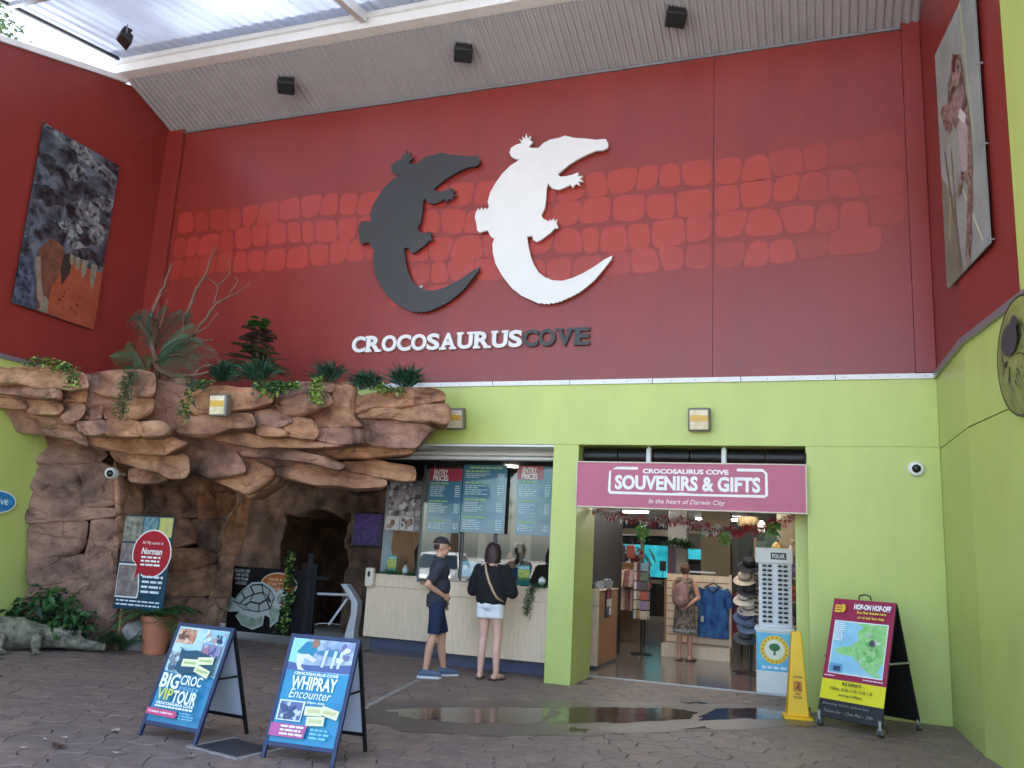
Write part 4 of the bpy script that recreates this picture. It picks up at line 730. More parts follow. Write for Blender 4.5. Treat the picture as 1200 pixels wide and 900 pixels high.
# ================================================================ large photo banners
def rough(P, amp=.03, sub=5, f=6):
    Q = []
    for i in range(len(P)):
        a_, b_ = P[i], P[(i + 1) % len(P)]
        for k in range(sub):
            t = k / sub; x_ = a_[0] + (b_[0] - a_[0]) * t; z_ = a_[1] + (b_[1] - a_[1]) * t; n1 = noise.fractal((x_ * f, z_ * f, 1), 1, 2, 3); n2 = noise.fractal((x_ * f, z_ * f, 9), 1, 2, 3); Q.append((max(-.728, min(.728, x_ + n1 * amp)), max(.0, min(2.78, z_ + n2 * amp))))
    return Q
ban = thing('photo_banner', 'large crocodile close-up photo banner on the left red wall', 'banner', (-10.6, -1.77, 4.7), R(90))
def banner_panel(o, wd, h, m): 
    p = MB().box(-wd / 2, wd / 2, .0, .012, 0, h).build('panel', m, o)
    for sx in (-1, 1):
        for z in (.05, h * .36, h * .66, h - .05): MB().tube([(sx * (wd / 2 - .03), .045, z), (sx * (wd / 2 - .03), -.012, z)], .012, 8).build('pin', METAL, o)
    return p
def scaly(name, c0, c1, sc_, dist=.6):
    m = bpy.data.materials.new(name); m.use_nodes = True; t = m.node_tree; b = t.nodes['Principled BSDF']; b.inputs['Roughness'].default_value = .4
    tc = t.nodes.new('ShaderNodeTexCoord'); v = t.nodes.new('ShaderNodeTexVoronoi'); v.inputs['Scale'].default_value = sc_; n = t.nodes.new('ShaderNodeTexNoise'); n.inputs['Scale'].default_value = 3.2; n.inputs['Detail'].default_value = 8; n.inputs['Distortion'].default_value = 1.2
    mx = t.nodes.new('ShaderNodeMixRGB'); mx.inputs[0].default_value = dist * .4; t.links.new(tc.outputs['Object'], mx.inputs[1]); t.links.new(n.outputs[1], mx.inputs[2]); t.links.new(mx.outputs[0], v.inputs['Vector']); t.links.new(tc.outputs['Object'], n.inputs['Vector'])
    mu = t.nodes.new('ShaderNodeMath'); mu.operation = 'MULTIPLY'; t.links.new(v.outputs[0], mu.inputs[0]); t.links.new(n.outputs[0], mu.inputs[1])
    r = t.nodes.new('ShaderNodeValToRGB'); r.color_ramp.elements[0].position = .08; r.color_ramp.elements[0].color = (*lin(c0), 1); r.color_ramp.elements[1].position = .42; r.color_ramp.elements[1].color = (*lin(c1), 1)
    t.links.new(mu.outputs[0], r.inputs[0]); t.links.new(r.outputs[0], b.inputs['Base Color']); return m
banner_panel(ban, 1.46, 2.78, cm((34, 36, 44)))
a = Art(); W2 = .73
SK = scaly('croc_photo_skin', (20, 22, 30), (96, 106, 122), 6, .9); SK2 = scaly('croc_photo_ridge', (28, 30, 38), (138, 146, 154), 11, 1.0); SKD = scaly('croc_photo_shade', (12, 13, 18), (64, 70, 80), 10)
a.rect(-W2, 0, W2, 2.78, SK)
a.poly(rough([(-.73, 2.78), (-.2, 2.78), (.2, 2.7), (.73, 2.6), (.73, 2.35), (.3, 2.45), (-.1, 2.6), (-.4, 2.62)], .06), SK2)
for cx, cz, rx, rz_ in ((.3, 1.75, .26, .2), (.05, 1.42, .2, .14), (.5, 1.5, .18, .2), (.55, 2.05, .16, .14), (-.05, 2.3, .2, .12), (-.5, 2.2, .16, .12), (-.3, 1.35, .15, .1), (.2, 1.2, .22, .08)): a.poly(rough([(cx + rx * math.cos(t), cz + rz_ * math.sin(t)) for t in [R(40 * k) for k in range(9)]], .09, 4), SK2 if cx > -.1 else SKD)
for cx, cz, rx, rz_ in ((.2, 2.12, .22, .07), (-.4, 1.75, .28, .16), (.35, 1.35, .2, .05), (-.1, 1.9, .22, .08), (.6, 1.75, .1, .06), (-.2, 2.5, .2, .05), (.45, 1.12, .28, .08)): a.poly(rough([(cx + rx * math.cos(t), cz + rz_ * math.sin(t)) for t in [R(40 * k) for k in range(9)]], .07, 4), SKD)
OR = mat('photo_orange', (140, 70, 48), .4, c2=(158, 84, 56), vs=4); a.poly(rough([(-.25, 0), (-.28, .55), (-.1, .9), (.2, .97), (.5, .9), (.73, .95), (.73, 0)], .025), OR)
a.poly(rough([(-.45, .9), (-.25, 1.15), (-.05, 1.05), (-.02, .8), (-.15, .35), (-.2, 0), (-.4, 0), (-.42, .5)], .04), mat('photo_flesh', (84, 56, 46), .4, c2=(128, 80, 62), vs=7))
a.poly(rough([(-.02, .98), (.15, 1.05), (.12, .7), (.02, .5), (-.06, .75)], .02), cm((50, 44, 40)))
TO = mat('photo_tooth', (110, 106, 92), .4, c2=(142, 138, 120), vs=8)
for cx, w_, l_ in ((.22, .1, .2), (.36, .12, .3), (.55, .12, .42), (.12, .08, .15)): a.poly(rough([(cx - w_ / 2, 1.02), (cx + w_ / 2, 1.02), (cx + w_ * .42, 1.0 - l_ * .6), (cx + .01, 1.0 - l_), (cx - w_ * .4, 1.0 - l_ * .6)], .012, 3), TO)
a.poly(rough([(-.5, .75), (-.42, .8), (-.3, .3), (-.18, .1), (-.24, .02), (-.36, .2)], .02), mat('photo_gum', (118, 104, 96), .4, c2=(150, 130, 118), vs=6)); a.poly(rough([(-.3, .02), (-.14, .02), (-.16, .2), (-.24, .26)], .012, 3), TO)
a.poly(rough([(-.73, 0), (-.35, 0), (-.42, .3), (-.55, .8), (-.73, .75)], .04), scaly('croc_photo_blue', (20, 28, 46), (84, 96, 118), 14))
for k in range(9): a.ell(rnd(-.05, .45), rnd(.12, .5), rnd(.012, .03), rnd(.012, .025), cm((96, 46, 34)), 10)
a.build('print', ban)
ban2 = thing('photo_banner', 'tall photo banner of a standing lizard on the right red wall', 'banner', (1.49, -1.93, 4.6), math.atan2(-1.35, .17))
banner_panel(ban2, 1.36, 2.78, cm((120, 128, 126)))
a = Art(); a.rect(-.68, 0, .68, 2.78, mat('photo_grass', (124, 132, 126), .4, c2=(158, 164, 162), vs=1.6)); a.poly([(-.68, 0), (-.1, 0), (-.3, .9), (-.68, 1.3)], mat('photo_grass2', (98, 100, 84), .4, c2=(130, 132, 112), vs=2))
for x0, z0, x1, z1, c in ((-.5, .5, -.1, 2.2, (170, 166, 110)), (.5, .1, .0, .85, (196, 200, 160)), (.25, 2.78, .42, 1.2, (184, 184, 130)), (-.55, .7, .1, 1.0, (140, 128, 70)), (-.2, 0, -.28, 1.4, (120, 84, 80)), (-.5, 1.5, -.3, .6, (98, 66, 66))): 
    a.poly([(x0 - .015, z0), (x0 + .02, z0), (x1 + .015, z1), (x1 - .01, z1)], cm(c))
LZ = scaly('lizard_photo_skin', (62, 46, 40), (150, 128, 116), 22); LZ2 = mat('lizard_belly', (138, 124, 122), .4, c2=(190, 180, 178), vs=9, stretch=(5, 1, 1))
a.poly(rough([(-.45, 1.75), (-.6, 2.0), (-.5, 2.05), (-.3, 1.95), (-.25, 2.15), (-.05, 2.38), (.08, 2.3), (.22, 2.2), (.25, 1.95), (.3, 1.7), (.38, 1.3), (.36, .95), (.3, .6), (.22, .3), (.12, .02), (.05, .0), (-.02, .1), (.12, .5), (.18, .8), (.05, .95), (-.02, 1.2), (-.02, 1.5), (-.15, 1.6), (-.3, 1.58)], .04, 4), LZ)
a.poly([(-.02, 1.55), (.18, 1.6), (.28, 1.35), (.2, .95), (.05, 1.0), (-.02, 1.25)], LZ2); a.ell(-.02, 1.78, .26, .15, mat('lizard_frill', (104, 84, 80), .4, c2=(164, 142, 138), vs=14)); a.ell(.05, 2.1, .16, .12, mat('lizard_head', (92, 70, 64), .4, c2=(172, 152, 146), vs=12)); a.poly([(-.1, 2.2), (-.02, 2.38), (.06, 2.28), (.0, 2.15)], cm((84, 40, 40))); a.ell(.1, 2.14, .03, .025, cm((30, 20, 20)), 12); a.ell(-.1, 2.0, .07, .03, cm((52, 36, 36)), 12)
a.poly([(.02, 1.62), (.1, 1.68), (.28, 1.5), (.2, 1.45)], cm((210, 200, 200))); a.poly([(-.05, .98), (.06, 1.02), (.0, .82), (-.12, .8)], LZ)
a.build('print', ban2)
# woven shell disc on right wall
sh = thing('shell_disc', 'round dark-netted shell-like disc on the right green wall, cut by the frame edge', 'wall ornament', (1.67, -3.12, 3.42), math.atan2(-1.6, .246))
MB().lathe([(.48, 0), (.5, .01), (.5, .025), (.4, .06), (.25, .085), (.01, .095)], 40, Matrix.Rotation(R(90), 4, 'X')).build('disc', mat('olive_shell', (150, 152, 84), .5, c2=(112, 112, 60), vs=9), sh, smooth=40)
mb = MB()
ring = [(math.cos(2 * PI * k / 40) * .495, -.02, math.sin(2 * PI * k / 40) * .495) for k in range(41)]; mb.tube(ring, .014, 6)
def dome(x, z): return -.1 + .085 * ((x * x + z * z) / .25)
for k in range(90):
    P = []; aa = rnd(0, 2 * PI); r0_ = rnd(.08, .4); x, z = r0_ * math.cos(aa), r0_ * math.sin(aa); aa += rnd(-1, 1)
    while x * x + z * z < .235: P.append((x, dome(x, z) - .004, z)); aa += rnd(-.45, .45); x += .06 * math.cos(aa); z += .06 * math.sin(aa)
    if len(P) > 2: mb.tube(P, .005, 4)
mb.build('net_lines', cm((52, 56, 38)), sh); a = Art(-.115, .002); a.ell(.02, .12, .17, .13, cm((58, 60, 66))); a.ell(.14, .24, .07, .06, cm((58, 60, 66))); a.build('dark_figure', sh)
# oval sign at left edge
ov = thing('oval_sign', 'blue oval sign with white rim on the left green wall', 'sign', (-10.63, -2.18, 1.93), R(90))
MB().prism([(.3 * math.cos(t), .16 * math.sin(t)) for t in [2 * PI * k / 32 for k in range(32)]], -.02, .02).build('board', cm((225, 230, 235)), ov); a = Art(-.0212); a.ell(0, 0, .28, .142, mat('oval_blue', (20, 84, 140), .4, c2=(60, 150, 200), vs=8)); a.text('COVE', .02, 0, .07, (225, 235, 240), .3, .02); a.build('print', ov)

# ================================================================ souvenir sign
PINK = mat('mauve_sign_face', (182, 86, 116), .4, var=.03)
ss = thing('shop_sign', 'mauve shop sign reading SOUVENIRS & GIFTS over the entrance', 'sign', (-1.49, -.02, 2.55))
bx('sign_box', PINK, ss, -1.425, 1.425, -.04, .1, -.285, .285); fr = MB()
for q in ((-1.44, 1.44, -.055, .1, .286, .3), (-1.44, 1.44, -.055, .1, -.3, -.286), (-1.44, -1.426, -.055, .1, -.2855, .2855), (1.426, 1.44, -.055, .1, -.2855, .2855)): fr.box(*q)
fr.build('sign_frame', mat('cream_trim', (214, 200, 180), .4), ss)
a = Art(-.042); WT = (240, 236, 236)
a.text('CROCOSAURUS COVE', -.02, .185, .062, WT, 1.08, .04); a.text('SOUVENIRS & GIFTS', -.01, .035, .19, WT, 1.82, .04); a.text('In the heart of Darwin City', 0, -.205, .075, WT, .95, .0, .25)
for P in ([(-.95, .2), (-.62, .2), (-.62, .235), (-.9, .235), (-.955, .2)], [(.62, .2), (.93, .2), (.93, .235), (.62, .235)], [(-1.01, -.08), (-.975, -.08), (-.975, .19), (-.955, .2), (-1.0, .17)], [(.955, -.08), (.99, -.08), (.985, .18), (.93, .235), (.93, .2), (.955, .17)], [(-.98, -.12), (.95, -.12), (.95, -.085), (.1, -.092), (-.05, -.08), (-.2, -.092), (-.98, -.085)], [(-1.01, -.08), (-.98, -.12), (-.96, -.085), (-.975, -.07)], [(.955, -.08), (.945, -.12), (.985, -.095), (.99, -.07)]): a.poly(P, WT)
a.build('lettering', ss)
ro = thing('roller_shutter', 'rolled dark shutter in the slot above the shop sign', 'shutter', (-1.49, .3, 2.97))
for i in range(6): MB().tube([(-1.42 + i * .475, 0, 0), (-1.42 + i * .475 + .46, 0, 0)], .1, 18).build('shutter_roll', mat('dark_shutter', (30, 29, 31), .45, .2, var=.2, vs=5), ro, smooth=40)
for x in (-.53, .44): MB().tube([(x, -.12, -.12), (x, -.12, .06), (x, -.1, .09)], .035, 10).build('bracket', WHITE, ro, smooth=40)
# ================================================================ lights and cameras on walls
AMB = mat('amber_lamp_lens', (206, 186, 140), .15, c2=(232, 228, 212), vs=6)
def wall_flood(loc, label, tilt=R(12)):
    o = thing('wall_floodlight', label, 'floodlight', loc, group='square floodlights'); 
    h_ = MB().box(-.14, .14, -.15, -.04, -.15, .15).build('housing', mat('grey_lamp_housing', (120, 116, 108), .45, .3), o, bevel=.02); h_.rotation_euler = (tilt, 0, 0)
    l_ = MB().box(-.115, .115, -.162, -.1505, -.125, .125).build('lens', AMB, h_, bevel=.006); MB().box(-.11, .11, -.167, -.1625, -.02, .06).build('reflector', cm((214, 170, 84), .2), l_)
    for x in (-.08, .08): MB().box(x - .012, x + .012, -.04, .0, -.03, .03).build('bracket', METAL, o)
    return o
wall_flood((-4.71, -.0, 3.44), 'square floodlight on the green wall beside the rock tip'); wall_flood((-1.33, 0, 3.42), 'square floodlight on the green wall above the shop sign'); wall_flood((-7.42, -1.66, 3.34), 'square floodlight on the face of the rock ledge', R(5))
def roof_flood(loc, label, rz_):
    o = thing('roof_floodlight', label, 'floodlight', loc, rz_, 'black floodlights under the roof')
    h_ = MB().add([(-.17, -.1, -.05), (.17, -.1, -.05), (.17, .12, -.2), (-.17, .12, -.2), (-.15, -.06, .09), (.15, -.06, .09), (.15, .14, .0), (-.15, .14, .0)], [(0, 3, 2, 1), (4, 5, 6, 7), (0, 1, 5, 4), (1, 2, 6, 5), (2, 3, 7, 6), (3, 0, 4, 7)]).build('housing', BLACK, o, bevel=.02)
    MB().add([(-.14, -.085, -.064), (.14, -.085, -.064), (.14, .1, -.19), (-.14, .1, -.19)], [(0, 3, 2, 1)]).build('lens', mat('lamp_glass', (40, 40, 42), .15), h_)
    o.scale = (.8, .8, .8); MB().tube([(-.18, 0, -.03), (-.18, 0, .14), (.18, 0, .14), (.18, 0, -.03)], .012, 6).build('bracket', METAL, o)
    for k in range(5): MB().box(-.14 + k * .065, -.12 + k * .065, -.05, .1, .06, .11).build('cooling_fin', BLACK, h_)
for x, z, lab in ((-7.7, 8.69, 'leftmost black floodlight under the grey soffit'), (-4.67, 8.76, 'middle black floodlight under the grey soffit'), (-1.59, 8.78, 'rightmost black floodlight under the grey soffit')): roof_flood((x, -.8, z), lab, R(25))
roof_flood((-9.6, -2.25, 8.9), 'black floodlight hung from the translucent roof, top left', R(-30))
dc = thing('dome_camera', 'white dome security camera on the right of the green wall', 'security camera', (1.16, 0, 2.82))
MB().lathe([(.09, 0), (.09, .03), (.075, .05), (.06, .055)], 24, Matrix.Rotation(R(90), 4, 'X')).build('housing', WHITEP, dc, smooth=40); MB().ball((0, -.055, 0), (.05, .04, .05), 16, 10).build('lens_dome', BLACKP, dc, smooth=True)
rc = thing('bullet_camera', 'small white round camera on the rock face under the ledge', 'security camera', (-9.5, -1.3, 2.43), R(20))
MB().lathe([(.05, 0), (.085, .02), (.085, .12), (.06, .16)], 20, Matrix.Rotation(R(90), 4, 'X')).build('housing', WHITEP, rc, smooth=40); MB().ball((.01, -.16, -.01), (.05, .03, .05), 14, 8).build('lens_dome', BLACKP, rc, smooth=True); MB().tube([(0, 0, 0), (0, .35, .02)], .02, 8).build('arm', WHITEP, rc)

# ================================================================ folding poster boards
BLU = mat('dark_blue_frame', (38, 50, 82), .4, .2); BLKF = mat('black_frame', (24, 25, 30), .4, .2); BACKP = mat('back_panel_white', (196, 202, 214), .5)
def aframe(name, label, loc, rz_, wd, h, dep, art):
    o = thing(name, label, 'poster board', loc, rz_); tl = math.atan2(dep / 2, h); L = math.hypot(dep / 2, h)
    f = MB(); 
    for s_ in (-1, 1): f.box(s_ * wd / 2 - .016, s_ * wd / 2 + .016, -.014, .014, 0, L)
    f.box(-wd / 2 + .016, wd / 2 - .016, -.013, .013, L - .032, L); f.box(-wd / 2 + .016, wd / 2 - .016, -.013, .013, .09, .122)
    ff = f.build('front_frame', BLU, o, bevel=.003); ff.rotation_euler = (-tl, 0, 0)
    p = MB().box(-wd / 2 + .016, wd / 2 - .016, -.006, .006, .122, L - .032).build('poster_panel', cm((40, 130, 165), .3), o); p.rotation_euler = (-tl, 0, 0)
    art(wd - .032, .122, L - .032).build('print', p)
    b = MB()
    for s_ in (-1, 1): b.box(s_ * wd / 2 - .014, s_ * wd / 2 + .014, -.012, .012, 0, L - .02)
    b.box(-wd / 2 + .014, wd / 2 - .014, -.011, .011, .13, .16); b.box(-wd / 2 + .014, wd / 2 - .014, -.011, .011, L - .06, L - .03)
    bb = b.build('back_frame', BLKF, o, bevel=.003); bb.location = (0, dep, 0); bb.rotation_euler = (tl, 0, 0)
    q = MB().box(-wd / 2 + .014, wd / 2 - .014, -.005, .005, .16, L - .06).build('back_panel', BACKP, o); q.location = (0, dep, 0); q.rotation_euler = (tl, 0, 0)
    for s_ in (-1, 1): MB().box(s_ * (wd / 2 + .018) - .003, s_ * (wd / 2 + .018) + .003, dep * .27, dep * .73, h * .545, h * .565).build('hinge_strap', BLKF, o)
    return o
CRM = (226, 224, 178); WH = (238, 242, 240); TEAL = (26, 112, 150)
def art_big(wd, z0, z1):
    a = Art(-.0072); H = z1 - z0; X = lambda u: (u - .5) * wd; Z = lambda v: z0 + v * H
    a.rect(X(0), z0, X(1), z1, mat('poster_teal', (24, 104, 148), .3, c2=(44, 140, 172), vs=4)); a.poly([(X(0), Z(.52)), (X(.3), Z(.5)), (X(.7), Z(.55)), (X(1), Z(.5)), (X(1), Z(1)), (X(0), Z(1))], mat('poster_sky', (150, 196, 204), .3, c2=(198, 216, 214), vs=6))
    a.rect(X(.02), Z(.82), X(.38), Z(.98), cm((200, 160, 132))); a.blobs(X(.02), Z(.82), X(.38), Z(.98), 16, [(150, 96, 70), (222, 178, 148), (112, 74, 58), (190, 120, 90)], .012, .03)
    a.rect(X(.55), Z(.84), X(.98), Z(.99), cm((150, 190, 210))); a.blobs(X(.55), Z(.84), X(.98), Z(.99), 16, [(60, 110, 150), (214, 220, 220), (40, 62, 92), (176, 150, 140)], .012, .03)
    a.rect(X(.6), Z(.68), X(.97), Z(.83), cm((130, 130, 160))); a.blobs(X(.6), Z(.68), X(.97), Z(.83), 12, [(160, 110, 130), (90, 80, 120), (190, 170, 190)], .012, .03)
    a.poly([(X(.2), Z(.78)), (X(.32), Z(.74)), (X(.55), Z(.76)), (X(.95), Z(.7)), (X(.98), Z(.52)), (X(.6), Z(.52)), (X(.35), Z(.5)), (X(.2), Z(.56)), (X(.28), Z(.64))], cm((28, 72, 92))); a.blobs(X(.05), Z(.5), X(.3), Z(.76), 10, [(70, 90, 110), (180, 190, 196), (120, 130, 140)], .012, .03)
    for cx, cz, r_ in ((.5, .62, .05), (.78, .66, .1), (.78, .55, -.25)):
        c_, s_ = math.cos(r_), math.sin(r_); P = [(X(cx) + p * c_ - q * s_, Z(cz) + p * s_ + q * c_) for p, q in ((-.085, -.03), (.085, -.03), (.085, .03), (-.085, .03))]; a.poly(P, CRM); a.poly([((x_ - X(cx)) * .8 + X(cx), (z_ - Z(cz)) * .3 + Z(cz)) for x_, z_ in P], (176, 190, 120))
    a.text('BIG', X(.26), Z(.415), H * .155, WH, wd * .36, .03); a.text('CROC', X(.66), Z(.44), H * .1, WH, wd * .4, .02); a.text('FEED', X(.66), Z(.352), H * .04, (110, 170, 190), wd * .36, .03)
    a.text('VIP', X(.25), Z(.275), H * .12, (206, 214, 96), wd * .3, .02); a.text('TOUR', X(.64), Z(.265), H * .13, WH, wd * .46, .03); a.text('CROCOSAURUS COVE', X(.5), Z(.185), H * .028, WH, wd * .72, .04); a.bars(X(.14), X(.86), Z(.14), Z(.165), 1, WH, .7, 0)
    a.poly([(X(.02), Z(.06)), (X(.58), Z(.055)), (X(.62), Z(.085)), (X(.58), Z(.12)), (X(.02), Z(.125))], (206, 66, 112)); a.text('15 minute guided tour', X(.3), Z(.09), H * .03, WH, wd * .48, .02); a.bars(X(.65), X(.97), Z(.05), Z(.125), 3, (120, 190, 210), .5, .3); return a
def art_ray(wd, z0, z1):
    a = Art(-.0072); H = z1 - z0; X = lambda u: (u - .5) * wd; Z = lambda v: z0 + v * H
    a.rect(X(0), z0, X(1), z1, mat('poster_aqua', (28, 116, 160), .3, c2=(40, 150, 182), vs=4)); a.rect(X(0), Z(.68), X(1), Z(1), mat('poster_photo_bg', (108, 130, 160), .3, c2=(190, 204, 216), vs=9)); a.rect(X(0), Z(.72), X(.25), Z(1), cm((150, 208, 214)))
    a.poly([(X(0), Z(.68)), (X(1), Z(.69)), (X(1), Z(.78)), (X(.6), Z(.75)), (X(.3), Z(.74)), (X(0), Z(.76))], cm((70, 92, 140)))
    a.poly([(X(.1), Z(.86)), (X(.22), Z(.97)), (X(.38), Z(.98)), (X(.42), Z(.9)), (X(.36), Z(.83)), (X(.2), Z(.84))], (16, 124, 150)); a.ell(X(.38), Z(.96), .035, .035, (150, 104, 84), 14)
    a.poly([(X(.12), Z(.84)), (X(.3), Z(.85)), (X(.45), Z(.8)), (X(.4), Z(.77)), (X(.25), Z(.81)), (X(.22), Z(.72)), (X(.3), Z(.685)), (X(.18), Z(.69)), (X(.13), Z(.76))], (214, 210, 204)); a.poly([(X(.38), Z(.88)), (X(.55), Z(.9)), (X(.75), Z(.92)), (X(.9), Z(.88)), (X(.8), Z(.84)), (X(.6), Z(.84)), (X(.45), Z(.85))], (64, 120, 150))
    for u in (.55, .7, .8): a.poly([(X(u), Z(.9)), (X(u + .05), Z(.9)), (X(u + .02), Z(.73)), (X(u - .02), Z(.73))], (206, 214, 224))
    a.blobs(X(.75), Z(.75), X(.98), Z(.98), 8, [(150, 150, 190), (220, 224, 232), (110, 110, 150)], .015, .035)
    a.text('CROCOSAURUS COVE', X(.5), Z(.655), H * .028, WH, wd * .7, .04); a.text('WHIPRAY', X(.5), Z(.565), H * .13, WH, wd * .72, .03); a.text('Encounter', X(.48), Z(.46), H * .085, WH, wd * .66, .0, .25); a.text('1.30pm daily', X(.58), Z(.385), H * .028, WH, wd * .32, .02)
    a.poly([(X(.04), Z(.2)), (X(.42), Z(.2)), (X(.44), Z(.39)), (X(.04), Z(.39))], WH); a.rect(X(.06), Z(.21), X(.41), Z(.38), cm((96, 110, 150))); a.blobs(X(.06), Z(.21), X(.41), Z(.38), 14, [(200, 208, 216), (60, 74, 110), (130, 140, 170)], .012, .03)
    for cx, cz, r_ in ((.6, .31, .04), (.85, .31, -.2), (.66, .22, .08)):
        c_, s_ = math.cos(r_), math.sin(r_); P = [(X(cx) + p * c_ - q * s_, Z(cz) + p * s_ + q * c_) for p, q in ((-.075, -.033), (.075, -.033), (.075, .033), (-.075, .033))]; a.poly(P, CRM); a.poly([((x_ - X(cx)) * .75 + X(cx), (z_ - Z(cz)) * .4 + Z(cz)) for x_, z_ in P], (206, 200, 140))
    a.poly([(X(0), Z(.05)), (X(.54), Z(.05)), (X(.56), Z(.17)), (X(0), Z(.17))], (186, 84, 140)); a.bars(X(.16), X(.52), Z(.06), Z(.165), 3, WH, .5, .15); a.bars(X(.62), X(.97), Z(.05), Z(.16), 3, (120, 200, 216), .5, .3); return a
aframe('poster_board', 'leaning blue poster board reading BIG CROC VIP TOUR', (-4.87, -5.01, 0), R(-6), .6, .87, .58, art_big)
aframe('poster_board', 'leaning blue poster board reading WHIPRAY Encounter', (-3.63, -5.05, 0), R(3), .58, .88, .55, art_ray)
# ---- hop-on hop-off board
hb = thing('bus_map_board', 'maroon and yellow HOP-ON HOP-OFF map board on castors', 'sign board', (.32, -1.075, 0), R(-31)); hh, hd = 1.2, .8; tl = math.atan2(hd / 2, hh); L = math.hypot(hd / 2, hh); hw = .7
BB = mat('black_board', (20, 20, 22), .45, var=.2, vs=5, bump=.1)
p = MB().box(-hw / 2, hw / 2, -.012, .012, .0, L).build('front_board', BB, hb, bevel=.003); p.location = (0, 0, .1); p.rotation_euler = (-tl, 0, 0)
q = MB().box(-hw / 2, hw / 2, -.012, .012, .0, L - .02).build('back_board', BB, hb, bevel=.003); q.location = (0, hd, .1); q.rotation_euler = (tl, 0, 0)
a = Art(-.0132); X = lambda u: (u - .5) * hw; Z = lambda v: v * L
a.rect(X(0), Z(.31), X(1), Z(1), mat('maroon_print', (150, 22, 66), .4, var=.05)); a.rect(X(0), Z(.145), X(1), Z(.31), mat('yellow_print', (228, 214, 24), .4, var=.04))
a.rect(X(.07), Z(.36), X(.93), Z(.81), cm((228, 232, 232))); a.rect(X(.085), Z(.37), X(.915), Z(.80), mat('map_sea', (128, 190, 216), .4, c2=(160, 208, 226), vs=5))
LG = mat('map_land', (120, 200, 100), .4, c2=(176, 214, 150), vs=14)
a.poly([(X(.42), Z(.80)), (X(.915), Z(.80)), (X(.915), Z(.5)), (X(.84), Z(.41)), (X(.9), Z(.385)), (X(.84), Z(.37)), (X(.7), Z(.4)), (X(.55), Z(.46)), (X(.42), Z(.52)), (X(.25), Z(.52)), (X(.12), Z(.55)), (X(.2), Z(.58)), (X(.38), Z(.6)), (X(.5), Z(.66)), (X(.46), Z(.72)), (X(.55), Z(.77))], LG)
a.blobs(X(.5), Z(.42), X(.88), Z(.72), 22, [(206, 220, 200), (150, 206, 120), (188, 190, 180), (110, 180, 96)], .008, .03); 
for k in range(10): x0, z0_ = rnd(.5, .85), rnd(.42, .75); a.poly([(X(x0), Z(z0_)), (X(x0 + .01), Z(z0_ + .005)), (X(x0 + rnd(-.2, .1)), Z(z0_ + rnd(-.08, .08)))], (150, 150, 146))
a.ell(X(.72), Z(.64), .03, .035, (70, 74, 84)); a.bars(X(.1), X(.3), Z(.63), Z(.79), 9, (238, 244, 246), .6, .3); a.rect(X(.1), Z(.375), X(.3), Z(.44), (100, 160, 196)); a.rect(X(.17), Z(.38), X(.28), Z(.42), (52, 58, 96))
YE = (232, 190, 40); a.poly([(X(.06), Z(.875)), (X(.16), Z(.875)), (X(.16), Z(.94)), (X(.06), Z(.94))], YE); a.poly([(X(.17), Z(.875)), (X(.22), Z(.88)), (X(.24), Z(.91)), (X(.22), Z(.945)), (X(.17), Z(.95))], YE); a.bars(X(.07), X(.15), Z(.885), Z(.93), 2, (150, 22, 66), .4, 0)
a.text('HOP-ON HOP-OFF', X(.66), Z(.935), .062, (242, 238, 240), hw * .58, .05); a.text('Buy Bus tickets here', X(.66), Z(.885), .038, (232, 206, 60), hw * .46, .03); a.text('or at any bus stop', X(.66), Z(.843), .038, (232, 206, 60), hw * .42, .03)
a.bars(X(.05), X(.22), Z(.328), Z(.342), 1, (230, 200, 210), .7, 0); a.bars(X(.66), X(.96), Z(.328), Z(.342), 1, (230, 200, 210), .7, 0)
DK = (60, 58, 20); a.text('BUS DEPARTS', X(.5), Z(.28), .034, DK, hw * .3, .03); a.text('9.00am, 10.20, 11.35, 12.20, 1.35', X(.5), Z(.232), .036, DK, hw * .66, .02); a.text('and last 2.00pm', X(.5), Z(.185), .034, DK, hw * .36, .02)
CH = (150, 150, 150); a.text('Boarding 15min before bus', X(.45), Z(.105), .03, CH, hw * .72, -.005, .25); a.text('Ticket for - One Pax - 24h', X(.5), Z(.05), .03, CH, hw * .76, -.005, .25); a.build('print', p)
MB().tube([(-.07, hd / 2, hh + .11), (-.06, hd / 2, hh + .15), (0, hd / 2, hh + .165), (.06, hd / 2, hh + .15), (.07, hd / 2, hh + .11)], .008, 6).build('handle', BLACKP, hb, smooth=True)
for s_ in (-1, 1): MB().box(s_ * (hw / 2 + .014) - .004, s_ * (hw / 2 + .014) + .004, hd * .22, hd * .78, .69, .71).build('brace', ALU, hb)
for sx in (-1, 1):
    for yy in (0, hd):
        c_ = MB().tube([(sx * (hw / 2 - .02), yy, .16), (sx * (hw / 2 - .02), yy, .07)], .02, 10).build('castor', CHROME, hb, smooth=40)
        w_ = MB().tube([(sx * (hw / 2 - .02) - .018, yy + .02, .042), (sx * (hw / 2 - .02) + .018, yy + .02, .042)], .04, 16).build('wheel', mat('castor_wheel', (60, 60, 62), .5), c_, smooth=40)
        MB().box(sx * (hw / 2 - .02) - .026, sx * (hw / 2 - .02) - .02, yy - .02, yy + .045, .03, .085).build('fork', CHROME, c_); MB().box(sx * (hw / 2 - .02) + .02, sx * (hw / 2 - .02) + .026, yy - .02, yy + .045, .03, .085).build('fork', CHROME, c_)
